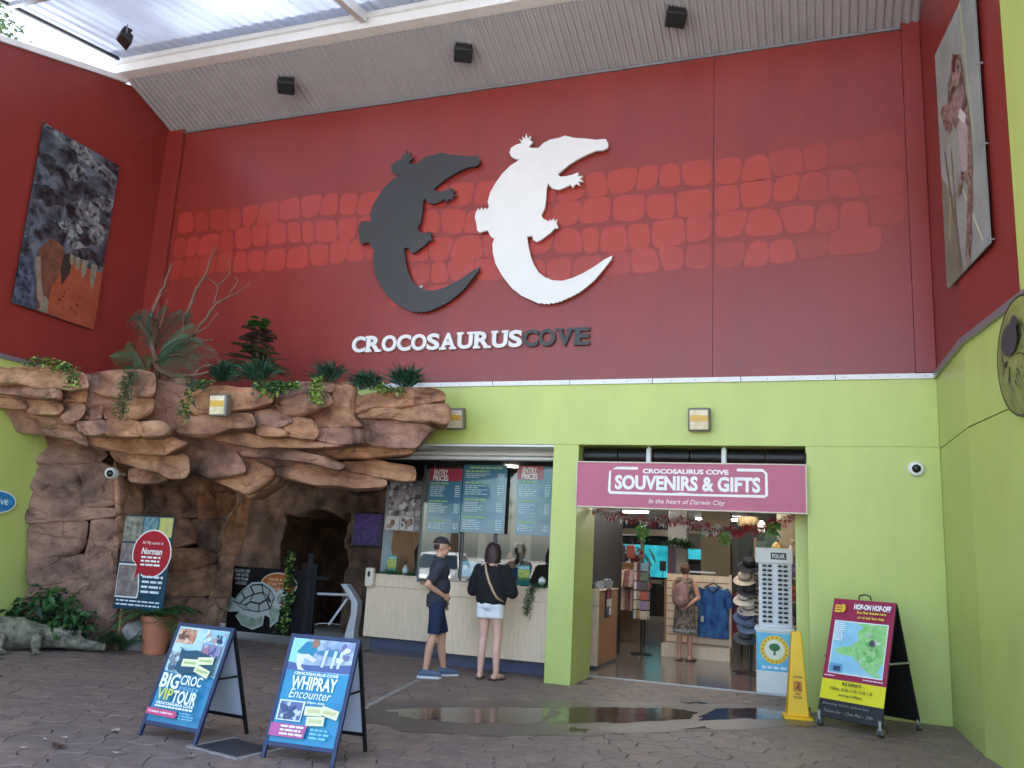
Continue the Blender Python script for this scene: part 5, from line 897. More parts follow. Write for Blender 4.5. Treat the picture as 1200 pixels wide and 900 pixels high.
# ---- yellow caution cone
YEL = mat('yellow_plastic', (240, 186, 18), .4, var=.05)
cn = thing('caution_cone', 'tall yellow four-sided wet floor caution cone', 'caution cone', (-.19, -.58, 0), R(8))
MB().add([(-.115, -.115, .03), (.115, -.115, .03), (.115, .115, .03), (-.115, .115, .03), (-.05, -.05, .92), (.05, -.05, .92), (.05, .05, .92), (-.05, .05, .92)], [(0, 3, 2, 1), (4, 5, 6, 7), (0, 1, 5, 4), (1, 2, 6, 5), (2, 3, 7, 6), (3, 0, 4, 7)]).build('body', YEL, cn, bevel=.012)
bx('base', YEL, cn, -.15, .15, -.15, .15, 0, .03, bevel=.008)
a = Art(-.001); a.text('CAUTION', 0, .14, .028, (120, 60, 16), .1, .03); a.poly([(-.045, -.01), (.045, -.01), (.045, .1), (-.045, .1)], (196, 120, 16)); a.ell(.01, .075, .012, .012, (90, 40, 20), 10); a.poly([(-.03, .01), (.0, .055), (.03, .06), (.01, .03), (.035, .0), (.02, 0), (-.005, .025)], (90, 40, 20)); a.text('WET', 0, -.035, .026, (120, 60, 16), .06, .03); a.text('FLOOR', 0, -.07, .026, (120, 60, 16), .085, .03)
pr = a.build('print', cn); pr.location = (0, -.0955, .3); pr.rotation_euler = (-math.atan(.065 / .89), 0, 0)

# ================================================================ rock-side boards
nb = thing('speech_bubble_board', 'photo board with red speech bubble Hi my name is Norman, standing against the rock', 'sign board', (-8.84, -1.2, .56))
bw, bh = .86, 1.29; bx('board', cm((20, 62, 84)), nb, -bw / 2, bw / 2, 0, .02, 0, bh)
a = Art(-.001); X = lambda u: (u - .5) * bw; Z = lambda v: v * bh
GR = mat('board_photo_a', (70, 74, 70), .4, c2=(170, 164, 150), vs=14)
a.rect(X(.0), Z(.72), X(.38), Z(.99), GR); a.rect(X(.4), Z(.78), X(.7), Z(.99), mat('board_photo_b', (40, 84, 116), .4, c2=(136, 170, 168), vs=14)); a.rect(X(.72), Z(.78), X(.99), Z(.99), mat('board_photo_c', (150, 176, 130), .4, c2=(216, 190, 90), vs=14)); a.rect(X(0), Z(.5), X(.32), Z(.7), mat('board_photo_d', (96, 80, 92), .4, c2=(150, 136, 140), vs=10)); 
a.poly([(X(0), Z(.12)), (X(.46), Z(.12)), (X(.48), Z(.2)), (X(.42), Z(.48)), (X(0), Z(.48))], (232, 232, 232)); a.poly([(X(.01), Z(.135)), (X(.44), Z(.135)), (X(.46), Z(.2)), (X(.4), Z(.465)), (X(.01), Z(.465))], mat('board_photo_e', (84, 76, 90), .4, c2=(164, 146, 140), vs=9))
def bub(k, c): a.poly([(X(.64) + .27 * k * math.cos(t) * bw / .72, Z(.6) + .315 * k * math.sin(t)) for t in [2 * PI * q_ / 30 - 2.0 for q_ in range(27)]] + [(X(.38) - .02 * (k - 1), Z(.46)), (X(.33) - .2 * (k - 1), Z(.32) - .2 * (k - 1)), (X(.5), Z(.42))], c)
bub(1.06, (236, 230, 230)); bub(1.0, (170, 20, 46)); a.text('Hi My name is', X(.64), Z(.71), .055, WH, .36, .0, .2); a.text('Norman', X(.64), Z(.625), .09, WH, .36, .03, .2); a.bars(X(.44), X(.86), Z(.46), Z(.58), 3, WH, .5, .3)
a.bars(X(.52), X(.95), Z(.17), Z(.38), 4, (225, 232, 235), .45, .15); a.bars(X(.05), X(.96), Z(.03), Z(.11), 2, (220, 228, 230), .4, .05); a.build('print', nb)
for sx in (-.3, .3): MB().box(sx - .02, sx + .02, .021, .05, -.56, .9).build('post', TIMBERD, nb)
# black gate panel with turtle sign
BR = mat('gate_black', (26, 24, 26), .5, var=.15, vs=4)
gp = thing('pram_gate', 'black gate panel behind the turtle cut-out beside the turnstile', 'gate', (-8.92, 1.8, 0))
bx('panel', BR, gp, -.72, .74, 0, .04, .04, 1.13, bevel=.004); bx('gate_rail', BR, gp, .75, 1.25, -.005, .035, 1.0, 1.05)
a = Art(-.001); a.text('PLEASE USE', -.5, 1.06, .05, (220, 220, 220), .32, .02); a.text('THE GATE', -.5, .99, .05, (220, 220, 220), .28, .02); a.text('FOR PRAM', -.5, .92, .05, (220, 220, 220), .28, .02); a.text('ACCESS', -.5, .85, .05, (220, 220, 220), .24, .02)
a.ell(.28, .87, .37, .2, (232, 222, 210)); a.ell(.28, .87, .35, .18, (196, 104, 40)); a.text('HAVE A SEA', .28, .95, .055, (240, 220, 180), .42, .02); a.text('STAR? TO MY', .28, .87, .055, (240, 220, 180), .46, .02); a.text('FRIENDS', .3, .79, .055, (240, 220, 180), .3, .02); a.build('print', gp)
tt = thing('turtle_cutout', 'pale grey-green sea turtle cut-out board with dark shell lines', 'sign', (-9.03, 1.74, .12))
OUT = [(-.66, .42), (-.62, .62), (-.52, .5), (-.42, .46), (-.28, .62), (-.1, .76), (.12, .78), (.32, .7), (.42, .62), (.5, .68), (.62, .64), (.66, .52), (.6, .42), (.52, .34), (.5, .16), (.36, .04), (.34, .2), (.22, .24), (.2, .06), (.02, -.02), (-.22, .04), (-.36, .18), (-.28, .26), (-.5, .24), (-.62, .3)]
MB().prism(OUT, -.03, -.01).build('board', cm((206, 212, 208)), tt); a = Art(-.032); TG = mat('turtle_flipper', (128, 150, 116), .5, c2=(190, 204, 190), vs=9)
a.poly([(-.64, .42), (-.6, .58), (-.5, .47), (-.42, .42), (-.5, .27), (-.6, .31)], TG); a.poly([(-.34, .18), (-.22, .06), (.02, .0), (.18, .08), (.2, .22), (.05, .16), (-.15, .2), (-.28, .24)], TG); a.poly([(.36, .08), (.48, .18), (.5, .34), (.36, .42), (.3, .3), (.36, .2)], TG); a.ell(.54, .53, .1, .1, TG)
a.poly([(-.44, .42), (-.28, .6), (-.08, .73), (.12, .75), (.3, .66), (.4, .54), (.34, .34), (.1, .27), (-.2, .29)], cm((44, 50, 48)))
SHL = mat('turtle_shell', (186, 196, 192), .5, var=.06)
for P in ([(-.1, .7), (.1, .72), (.14, .62), (-.02, .58)], [(.13, .72), (.28, .65), (.26, .56), (.17, .61)], [(.3, .64), (.38, .54), (.34, .46), (.28, .55)], [(-.13, .69), (-.27, .59), (-.2, .5), (-.05, .57)], [(-.29, .57), (-.42, .43), (-.3, .4), (-.22, .48)], [(-.03, .55), (.14, .59), (.22, .5), (.1, .43), (-.08, .45)], [(.16, .6), (.25, .54), (.24, .51), (.23, .52)], [(-.19, .47), (-.06, .54), (-.1, .44), (-.2, .38), (-.27, .39)], [(-.39, .4), (-.2, .31), (-.08, .3), (-.18, .36)], [(-.16, .36), (-.06, .3), (.1, .29), (.09, .4), (-.09, .42)], [(.12, .29), (.31, .35), (.24, .47), (.12, .4)], [(.33, .37), (.37, .48), (.33, .44), (.27, .48)]): a.poly(P, SHL)
a.ell(.57, .56, .03, .035, WH, 14); a.ell(.575, .56, .014, .018, (20, 20, 20), 10); a.poly([(.5, .46), (.64, .48), (.58, .42)], (170, 60, 60)); a.build('print', tt)
ps = thing('gate_post', 'tall black twin gate post between the turtle panel and turnstile', 'post', (-8.1, 1.85, 0))
for x in (-.12, .08): MB().box(x, x + .1, -.05, .05, 0, 1.25).build('post', BR, ps, bevel=.005)
MB().box(-.02, .07, -.03, .03, .0, 1.42).build('inner_post', mat('gate_grey', (52, 54, 60), .4, .3), ps)
mb = MB(); iv = [(-8.42, 1.78, 1.4), (-8.4, 1.74, 1.1), (-8.36, 1.72, .8), (-8.38, 1.72, .45), (-8.42, 1.72, .1)]
trail('pale-leaved ivy garland hanging on the black gate post', iv, 420, .09, [LEAFG[1], LEAFY, LEAFG[3]], .08, .06, 'ivy_garland', None)
# turnstile
tu = thing('turnstile', 'curved silver turnstile with steel arms at the cave entrance', 'turnstile', (-7.3, 1.95, 0))
mb = MB(); P = [(.06, 0, 0), (.08, 0, .25), (.12, 0, .48), (.11, 0, .68), (-.02, 0, .84), (-.13, 0, .95)]
for (x0, y0, z0), (x1, y1, z1), w0, w1 in zip(P[:-1], P[1:], (.2, .14, .11, .12, .12), (.14, .11, .12, .12, .11)):
    mb.add([(x0 - w0 / 2, -.09, z0), (x0 + w0 / 2, -.09, z0), (x1 + w1 / 2, -.09, z1), (x1 - w1 / 2, -.09, z1), (x0 - w0 / 2, .09, z0), (x0 + w0 / 2, .09, z0), (x1 + w1 / 2, .09, z1), (x1 - w1 / 2, .09, z1)], [(0, 1, 2, 3), (7, 6, 5, 4), (1, 5, 6, 2), (4, 0, 3, 7)])
SILV = mat('silver_paint', (206, 209, 213), .35, .15); mb.build('body', SILV, tu, bevel=.012); MB().tube([(-.03, -.02, .78), (-.68, -.05, .76)], .022, 10).build('arm', SILV, tu, smooth=40); MB().tube([(-.03, -.02, .76), (-.32, -.1, .28)], .02, 10).build('arm', SILV, tu, smooth=40); MB().ball((-.02, -.02, .77), .07, 14, 10).build('hub', CHROME, tu, smooth=True)

# ================================================================ ticket counter
def counter(label, x0, x1, y, zt, loc_group, split):
    o = thing('ticket_counter', label, 'counter', ((x0 + x1) / 2, y, 0)); wd = (x1 - x0) / 2
    bx('kickboard', KICK, o, -wd + .06, wd, .16, .6, 0, .19); 
    bx('front_panel', TIMBER, o, -wd, wd, 0, .03, .19, zt - .2); bx('front_rail', TIMBER, o, -wd, wd, -.004, .03, zt - .194, zt - .03); bx('counter_top', TIMBER, o, -wd - .01, wd, -.012, .62, zt - .028, zt, bevel=.004); bx('carcass', TIMBER, o, -wd, wd, .032, .58, .19, zt - .03)
    return o
counter('pale timber ticket counter section on the left, set further back', -6.8, -5.0, 1.55, 1.17, 0, 0)
counter('pale timber ticket counter section nearest the green column', -4.95, -3.283, .42, 1.165, 0, 0)
sn = thing('sanitiser_dispenser', 'cream hand sanitiser dispenser on the left end of the counter', 'dispenser', (-6.72, 1.53, .96))
MB().box(-.075, .075, -.1, 0, 0, .3).build('case', mat('cream_plastic', (226, 216, 198), .35), sn, bevel=.03); MB().ball((0, -.1, .2), (.025, .015, .05), 12, 8).build('window', BLACKP, sn, smooth=True)
PB = mat('price_board_reflected_blue', (74, 122, 146), .1, var=.08, vs=3, coat=.5); PBH = cm((170, 66, 84), .2)  # board blue paled in the colour itself to stand in for reflections
def price_board(label, x0, x1, z0, z1, y, head):
    o = thing('price_board', label, 'price board', ((x0 + x1) / 2, y, z0), group='hanging price boards'); wd = x1 - x0; h = z1 - z0; bx('panel', PB, o, -wd / 2, wd / 2, 0, .012, 0, h); a = Art(-.001); X = lambda u: (u - .5) * wd; Z = lambda v: v * h
    PW = (190, 210, 216); PG = (150, 190, 130)
    if head: a.rect(X(0), Z(.8), X(.98 if head == 1 else .75), Z(1), PBH); a.text('ENTRY', X(.35), Z(.935), .085, WH, wd * .42, .03); a.text('PRICES', X(.35), Z(.845), .085, WH, wd * .46, .03)
    else: a.bars(X(.15), X(.9), Z(.94), Z(.975), 1, PG, .8, 0)
    tops = [(.55, .78), (.3, .5), (.05, .2)] if head else [(.8, .92), (.55, .75), (.3, .5), (.04, .24)]
    for i, (b0, b1) in enumerate(tops):
        a.bars(X(.06), X(.6), Z(b1 - .035), Z(b1), 1, PG, .7, .1); a.bars(X(.06), X(.62), Z(b0), Z(b1 - .045), max(3, int((b1 - b0) * 30)), PW, .45, .5); a.bars(X(.8), X(.95), Z(b0), Z(b1 - .045), max(3, int((b1 - b0) * 30)), PW, .5, .05)
    a.build('print', o)
    for u in (.15, .85): MB().tube([(X(u), .006, h), (X(u), .006, h + .05)], .003, 4).build('hanger', METAL, o)
price_board('blue price board headed ENTRY PRICES, left of the three', -5.6, -5.04, 1.86, 2.84, 1.06, 1); price_board('widest blue price board in the middle, without a red heading', -5.02, -4.31, 1.88, 2.9, 1.04, 0); price_board('blue price board headed ENTRY PRICES next to the column', -4.15, -3.6, 1.88, 2.9, 1.06, 2)
po = thing('photo_poster', 'grey photo poster hanging on the left of the ticket window', 'poster', (-6.42, 1.9, 1.87)); bx('panel', cm((150, 148, 152)), po, -.31, .31, 0, .01, 0, .88); a = Art(-.001); a.rect(-.31, 0, .31, .88, mat('poster_grey_photo', (96, 92, 98), .3, c2=(206, 200, 206), vs=9)); a.blobs(-.31, .25, .31, .88, 40, [(88, 86, 92), (200, 196, 202), (140, 130, 140), (222, 220, 222)], .015, .06)
for x in (-.19, .08): a.rect(x - .12, .02, x + .13, .24, (216, 216, 216)); a.blobs(x - .1, .03, x + .11, .22, 8, [(150, 104, 84), (104, 110, 112), (170, 150, 140)], .02, .05)
a.build('print', po)
# timber crocodile cut-out
tc_ = thing('timber_cutout', 'brown timber figure cut-out standing behind the left counter', 'cut-out', (-6.4, 2.0, 1.1)); MB().prism([(-.2, 0), (.22, 0), (.2, .25), (.17, .45), (.25, .6), (.32, .75), (.42, .8), (.43, .95), (.36, 1.05), (.25, 1.0), (.2, 1.3), (.2, 1.62), (-.15, 1.62), (-.22, .9), (-.26, .5), (-.2, .3)], 0, .03).build('board', mat('brown_wood', (136, 98, 62), .6, var=.2, vs=4, stretch=(5, 5, .6)), tc_)
def brochure(loc, label, wd=.19, h=.3):
    o = thing('brochure_stand', label, 'brochure stand', loc); bx('holder', glass_mat('clear_acrylic', (.8, .9, .86), .06), o, -wd / 2, wd / 2, -.02, .02, 0, h * .4); bx('leaflet', cm((64, 150, 150)), o, -wd / 2 + .01, wd / 2 - .01, -.008, .008, .01, h); a = Art(-.009); a.rect(-wd / 2 + .015, h * .3, wd / 2 - .015, h * .8, mat('leaflet_photo', (90, 140, 60), .4, c2=(206, 204, 96), vs=16)); a.text('CROCS', 0, h * .88, .03, WH, wd * .7, .02); a.build('print', o); bx('easel_back', BLACKP, o, -.05, .05, .022, .06, 0, h * .6); return o
brochure((-6.42, 1.62, 1.172), 'brochure stand at the left end of the counter'); brochure((-3.82, .6, 1.167), 'brochure stand on the counter in front of the staff member', .2, .28)
for i, (x, y, r_, h, c, lab) in enumerate(((-6.2, 1.68, .05, .16, (190, 206, 206), 'clear pump bottle beside the left brochure stand'), (-6.02, 1.7, .035, .17, (28, 30, 34), 'small dark bottle on the left counter'))):
    o = thing('pump_bottle', lab, 'bottle', (x, y, 1.17)); MB().lathe([(r_, 0), (r_, h * .7), (r_ * .4, h * .85), (r_ * .4, h)], 16).build('bottle_body', cm(c, .2), o, smooth=40); MB().tube([(0, 0, h), (0, 0, h + .05), (-.05, 0, h + .05)], .01, 6).build('pump', BLACKP, o)
mo = thing('computer_monitor', 'flat monitor on the desk behind the ticket glass', 'monitor', (-4.95, 1.5, 1.12)); bx('screen', mat('monitor_glow', (60, 130, 150), .3, c2=(30, 70, 100), vs=8, emit=.15), mo, -.2, .2, -.006, -.001, .1, .33); bx('casing', BLACKP, mo, -.22, .22, 0, .03, .08, .35, bevel=.006); bx('stand', BLACKP, mo, -.03, .03, .03, .07, 0, .2)
pb_ = thing('display_box', 'blue patterned box on the counter behind the ticket glass', 'box', (-4.62, 1.4, 1.12)); bx('carton', mat('blue_pattern_box', (50, 86, 140), .4, c2=(170, 196, 214), vs=14), pb_, -.13, .13, -.06, .06, 0, .2, bevel=.004); bx('lid', cm((40, 70, 120)), pb_, -.135, .135, -.065, .065, .202, .22)
bx('desk', TIMBERD, booth, -5.7, -3.32, 1.2, 1.9, 1.06, 1.115)
# christmas trail on counter
TIN = [mat('tinsel_green_%d' % i, c, .35, .3) for i, c in enumerate([(24, 96, 52), (46, 130, 72), (16, 66, 44)])]
trail('green tinsel trail hanging over the counter next to the column', [(-3.32, .5, 1.2), (-3.5, .42, 1.2), (-3.62, .39, 1.18), (-3.66, .385, 1.0), (-3.68, .385, .78)], 500, .05, TIN, .06, .012, 'tinsel_trail', None)
trail('green tinsel along the left counter edge', [(-6.7, 1.58, 1.19), (-6.4, 1.58, 1.2), (-6.1, 1.58, 1.19), (-5.9, 1.6, 1.19)], 400, .05, TIN, .06, .012, 'tinsel_trail', None)
trail('green and white tinsel on the counter between man and woman', [(-4.75, .75, 1.19), (-4.5, .75, 1.2), (-4.3, .78, 1.19)], 260, .045, [TIN[0], TIN[1], cm((200, 210, 210))], .06, .012, 'tinsel_trail', None)
bb_ = thing('white_bauble', 'round white bauble at the top of the counter tinsel', 'bauble', (-3.5, .45, 1.2)); MB().ball((0, 0, .05), .055, 16, 12).build('ball', WHITEP, bb_, smooth=True); MB().lathe([(.012, .1), (.012, .12)], 8).build('cap', METAL, bb_)
# fallen leaves
for i, (x, y, c, s_, lab) in enumerate(((-5.33, -5.62, (92, 58, 48), .11, 'curled brown dead leaf on the paving at lower left'), (-5.52, -5.4, (196, 186, 174), .05, 'pale leaf scrap above the curled brown leaf on the paving'), (-5.58, -5.52, (190, 180, 168), .04, 'pale leaf scrap left of the curled brown leaf'), (-5.5, -5.78, (200, 190, 180), .05, 'pale leaf scrap nearest the lower left corner'), (-5.4, -5.0, (170, 160, 140), .09, 'thin pale leaf on the paving left of the BIG CROC board'), (-4.85, -5.55, (196, 186, 172), .05, 'pale leaf scrap in front of the BIG CROC board'), (-4.35, -5.35, (150, 134, 110), .06, 'tan leaf scrap near the pit cover'))):
    mb = MB(); s_ *= .65; P = [(s_ * math.cos(t) * (1 + .2 * math.sin(3 * t + i)), s_ * .55 * math.sin(t), .012 + .02 * abs(math.cos(t)) * (1 if i == 0 else .4)) for t in [2 * PI * k / 10 for k in range(10)]]; mb.add(P + [(0, 0, .008)], [(k, (k + 1) % 10, 10) for k in range(10)]); o = mb.build('fallen_leaf', mat('leaf_litter_%d' % i, c, .7, var=.3, vs=20)); o.location = (x, y, .002); o.rotation_euler = (0, 0, i * 1.3); tag(o, lab, 'leaf', 'fallen leaves')
# ================================================================ souvenir shop interior
FRAME = mat('bronze_door_frame', (120, 108, 92), .4, .3)
dw_ = thing('glass_doors', 'glass double doors at the back of the souvenir shop', 'doors', (-4.5, 13.0, 0))
mb = MB(); [mb.box(x - .05, x + .05, -.04, .04, 0, 2.4) for x in (-.8, 0, .8)]; mb.box(-.75, .75, -.035, .035, 2.3, 2.4); mb.box(-.75, .75, -.035, .035, 1.0, 1.1); mb.box(-.75, .75, -.035, .035, 0, .12); mb.build('door_frame', FRAME, dw_)
for x in (-.75, .05): MB().box(x, x + .7, -.004, .004, .12, 2.3).build('door_pane', GLASS, dw_)
a = Art(-.05); a.rect(-.75, 1.5, -.3, 1.95, (206, 214, 214)); a.bars(-.7, -.35, 1.55, 1.9, 3, (60, 70, 76), .6, .1); a.build('notice', dw_)
a = Art(-.06); a.rect(.5, 1.35, .68, 1.62, (24, 26, 30)); a.rect(.58, .6, .6, 1.35, (24, 26, 30)); a.build('card_reader', dw_)
AQ = mat('aquarium_glow', (14, 120, 140), .2, c2=(60, 186, 196), vs=2.5, emit=.22)
for x0, x1, z0, z1, lab in ((-5.2, -3.85, 1.16, 2.05, 'bright cyan aquarium window seen through the back doors'), (-3.45, -2.85, 1.72, 2.0, 'small cyan aquarium window right of the grey pillar'), (-2.72, -2.5, .8, 1.95, 'narrow cyan aquarium strip at the back of the shop')):
    o = thing('aquarium_window', lab, 'aquarium', ((x0 + x1) / 2, 13.7, z0)); bx('water_glass', AQ, o, -(x1 - x0) / 2, (x1 - x0) / 2, 0, .05, 0, z1 - z0); bx('rim', BLACKP, o, -(x1 - x0) / 2 - .05, (x1 - x0) / 2 + .05, .06, .1, -.05, z1 - z0 + .05)
    if x1 - x0 > 1: a = Art(-.002); a.poly([(-.35, .85), (-.2, .8), (.1, .5), (.2, .3), (.12, .32), (-.1, .6)], (150, 236, 240)); a.poly([(.05, .82), (.25, .6), (.3, .35), (.2, .5)], (150, 236, 240)); a.build('glint', o)
BW = mat('back_wall_dark', (70, 66, 60), .6, var=.15, vs=2)
bx('back_partition', BW, bld, -3.6, 1.4, 13.1, 13.2, 2.0, 2.78); bx('back_partition', BW, bld, -2.4, 1.4, 13.1, 13.2, 0, 2.0); bx('back_partition', BW, bld, -6.6, -5.35, 13.1, 13.2, 0, 2.78); bx('transom', FRAME, bld, -6.6, -2.4, 12.98, 13.06, 2.4, 2.48)
bx('door_post', FRAME, bld, -2.5, -2.4, 12.9, 13.0, 0, 2.78); bx('door_post', FRAME, bld, -3.65, -3.55, 12.9, 13.0, 0, 2.78)
bx('tan_column', mat('tan_paint', (150, 132, 104), .6), bld, -2.4, -1.75, 9.0, 9.4, 0, 2.78); bx('dark_doorway', mat('dark_green_paint', (22, 40, 34), .5), bld, -1.5, -.2, 8.0, 8.1, 0, 2.5); bx('green_partition', mat('deep_green_paint', (30, 66, 48), .5), bld, -.85, -.55, 6.0, 6.1, 0, 2.4)
bx('shelf_wall', mat('tan_wall', (146, 134, 112), .6), bld, -.6, 1.4, 5.2, 5.3, 0, 2.78)
TUBE = mat('fluorescent_glow', (255, 250, 240), .5, emit=13)
for i, (x, y) in enumerate(((-3.4, 5.0), (-1.2, 5.0), (-4.2, 9.0), (-1.0, 2.6), (-2.5, 2.6), (-2.2, 11.0))):
    o = thing('ceiling_light', ['left front', 'right front', 'left rear', 'nearest right', 'nearest left', 'far rear'][i] + ' fluorescent ceiling light inside the shop', 'ceiling light', (x, y, 2.74), group='fluorescent lights in the shop'); bx('housing', WHITE, o, -.6, .6, -.08, .08, 0, .038); MB().tube([(-.57, 0, -.025), (.57, 0, -.025)], .018, 8).build('tube', TUBE, o)
pl = thing('grey_pillar', 'square grey pillar with greenery inside the shop', 'pillar', (-2.44, 5.6, 0)); bx('shaft', mat('pillar_grey', (128, 124, 120), .6, var=.08), pl, -.17, .17, 0, .34, 0, 2.78); bx('plum_panel', cm((74, 52, 66)), pl, -.17, -.02, -.02, -.002, 1.3, 1.9)
trail('dark green garland wound round the grey shop pillar', [(-2.62, 5.5, 1.95), (-2.4, 5.5, 2.0), (-2.2, 5.5, 1.95), (-2.25, 5.52, 1.92)], 260, .08, [LEAFG[0], LEAFG[2]], .09, .04, 'pillar_garland', None); trail('dark leafy plant at the foot of the pillar behind the shopper', [(-2.6, 5.4, 1.2), (-2.45, 5.4, 1.25), (-2.35, 5.4, 1.15)], 220, .09, [LEAFG[0], LEAFG[2]], .1, .05, 'shop_plant', None)
# shop counter
sc_ = thing('shop_counter', 'pale timber box counter just inside the shop entrance', 'counter', (-3.28, 1.75, 0))
bx('front_panel', TIMBER, sc_, -.3, .27, 0, .03, .05, .9); bx('drawer_front', TIMBER, sc_, -.3, .27, -.003, .03, .91, 1.12); bx('side_panel', TIMBERD, sc_, .25, .272, .032, 1.3, .05, 1.1); bx('carcass', TIMBERD, sc_, -.3, .249, .032, 1.3, .05, 1.1); bx('worktop', TIMBER, sc_, -.31, .28, .0, 1.31, 1.122, 1.14); bx('kick', KICK, sc_, -.28, .25, .05, 1.25, 0, .05)
cd_ = thing('card_rack', 'small dark rack of cards on the side of the shop counter', 'rack', (-2.99, 2.15, .72)); mb = bx('back', BLACKP, cd_, -.02, 0, 0, .35, 0, .42)
for i in range(3):
    for j_ in range(2): MB().box(.002, .012, .03 + j_ * .16, .16 + j_ * .16, .03 + i * .13, .14 + i * .13).build('card', cm(random.choice([(160, 60, 70), (206, 206, 200), (90, 100, 140), (60, 60, 66)])), cd_)
for i, (dx_, dy_, r_, h, c, lab) in enumerate(((-.15, .25, .13, .06, (214, 216, 218), 'white bowl of trinkets on the shop counter'), (.08, .35, .1, .09, (188, 192, 196), 'silver tin on the shop counter'), (.1, .8, .11, .12, (150, 146, 150), 'grey round basket at the back of the shop counter'), (-.1, .7, .08, .16, (90, 96, 92), 'dark jar at the back of the shop counter'))):
    o = thing('counter_item', lab, 'container', (-3.28 + dx_ + .1, 1.75 + dy_, 1.14)); MB().lathe([(r_ * .7, 0), (r_, h), (r_ * .94, h), (r_ * .6, .02)], 20).build('vessel', cm(c, .3), o, smooth=40)
    for k in range(6): MB().ball((rnd(-.5, .5) * r_, rnd(-.5, .5) * r_, h), r_ * .3, 8, 6).build('trinket', cm(random.choice([(200, 200, 205), (150, 80, 80), (90, 110, 140), (214, 206, 170)])), o)
# garments
def shirt_mesh(mb, x, y, z, wd, h, dep=.05, sleeves=True, ph=0):
    n = 10; V = []; F = []; rows_ = 9
    for r_ in range(rows_ + 1):
        t = r_ / rows_; w_ = wd * (.42 + .58 * min(1, t * 5) + .06 * t) / 2
        for k in range(2 * n):
            u = k / n * 2 * PI / 2; a_ = 2 * PI * k / (2 * n); V.append((x + w_ * math.cos(a_), y + dep * (1 + .25 * math.sin(5 * a_ + ph + 2 * t)) * math.sin(a_), z - h * t))
    for r_ in range(rows_): F += [(r_ * 2 * n + k, (r_ + 1) * 2 * n + k, (r_ + 1) * 2 * n + (k + 1) % (2 * n), r_ * 2 * n + (k + 1) % (2 * n)) for k in range(2 * n)]
    mb.add(V, F)
    if sleeves:
        for s_ in (-1, 1): mb.tube([(x + s_ * wd * .38, y, z - .04), (x + s_ * wd * .52, y - .02, z - .2), (x + s_ * wd * .56, y - .02, z - .34)], [.07, .075, .08], 10)
cr_ = thing('clothes_rack', 'rail of pale pink and brown patterned garments at the left of the shop', 'clothes rack', (-3.55, 6.0, 0)); MB().tube([(-.45, 0, 0), (-.45, 0, 1.5), (.45, 0, 1.5), (.45, 0, 0)], .012, 8).build('rail_frame', BLACKP, cr_)
for k in range(9):
    mb = MB(); shirt_mesh(mb, 0, 0, 1.42, .4, .78, .045, True, k); g_ = mb.build('garment', mat('garment_%d' % k, [(176, 132, 122), (196, 164, 152), (120, 66, 66), (150, 118, 104), (92, 70, 70), (206, 176, 160), (140, 92, 90), (170, 146, 136), (110, 84, 84)][k], .8, var=.25, vs=14), cr_, smooth=50); g_.location = (-.36 + k * .09, 0, 0); g_.rotation_euler = (0, 0, R(62 + rnd(-8, 8)))
sb_ = thing('shelf_cabinet', 'brown timber shelf unit behind the clothes rack', 'shelf', (-4.2, 6.6, 0)); bx('cabinet_body', TIMBERD, sb_, -.9, .9, 0, .5, 0, 1.5); bx('top_board', TIMBERD, sb_, -.95, .95, -.05, .52, 1.502, 1.55)
for k in range(6): trail(['leftmost', 'second', 'third', 'fourth', 'fifth', 'rightmost'][k] + ' plush toy or plant on the shelf behind the clothes rack', [(-4.95 + k * .3, 6.7, 1.56), (-4.95 + k * .3, 6.7, 1.75)], 120, .1, [cm([(40, 80, 46), (180, 176, 160), (40, 90, 60), (196, 150, 90), (30, 60, 40), (170, 60, 50)][k])], .1, .06, 'shelf_item', 'things on the shop shelf')
# gondola with shirt
go = thing('slatwall_gondola', 'pale timber slatwall display unit in the middle of the shop', 'display unit', (-1.92, 4.62, 0)); bx('plinth', TIMBER, go, -.58, .58, -.28, .3, 0, .22, bevel=.004); bx('end_post', TIMBER, go, .54, .58, -.04, .04, .22, 1.44); bx('end_post', TIMBERD, go, -.58, -.54, -.04, .04, .22, 1.3); bx('core', TIMBERD, go, -.54, .54, .0, .03, .22, 1.4)
for k in range(9): bx('slat', TIMBER, go, -.54, .54, -.02, -.001, .24 + k * .131, .24 + k * .131 + .115)
bx('top_rail', WHITE, go, -.2, .3, -.05, .05, 1.44, 1.47)
sh_ = thing('tie_dye_shirt', 'blue tie-dye collared shirt hanging on the slatwall', 'shirt', (-1.64, 4.5, 1.22)); mb = MB(); shirt_mesh(mb, 0, 0, 0, .5, .86, .06); mb.build('shirt_body', mat('tie_dye_blue', (24, 44, 120), .8, c2=(70, 140, 196), vs=5, stretch=(1.6, 1, .8)), sh_, smooth=50)
MB().tube([(-.09, -.05, .0), (-.05, -.08, -.06), (0, -.085, -.1), (.05, -.08, -.06), (.09, -.05, 0)], .02, 8).build('collar', cm((28, 40, 96)), sh_, smooth=True); MB().tube([(-.16, 0, -.02), (0, 0, .06), (.16, 0, -.02)], .01, 6).build('hanger', BLACKP, sh_); MB().tube([(0, 0, .06), (0, 0, .12), (.02, 0, .14)], .006, 6).build('hanger_hook', METAL, sh_); bx('price_tag', WHITEP, sh_, -.2, -.15, -.07, -.066, -.6, -.5)
s2 = thing('tie_dye_shirt', 'orange and blue tie-dye shirt hanging behind the slatwall end', 'shirt', (-1.2, 5.0, 1.15)); mb = MB(); shirt_mesh(mb, 0, 0, 0, .38, .8, .06); mb.build('shirt_body', mat('tie_dye_orange', (206, 84, 52), .8, c2=(52, 72, 120), vs=3), s2, smooth=50); MB().tube([(-.14, 0, -.02), (0, 0, .06), (.14, 0, -.02)], .01, 6).build('hanger', BLACKP, s2)
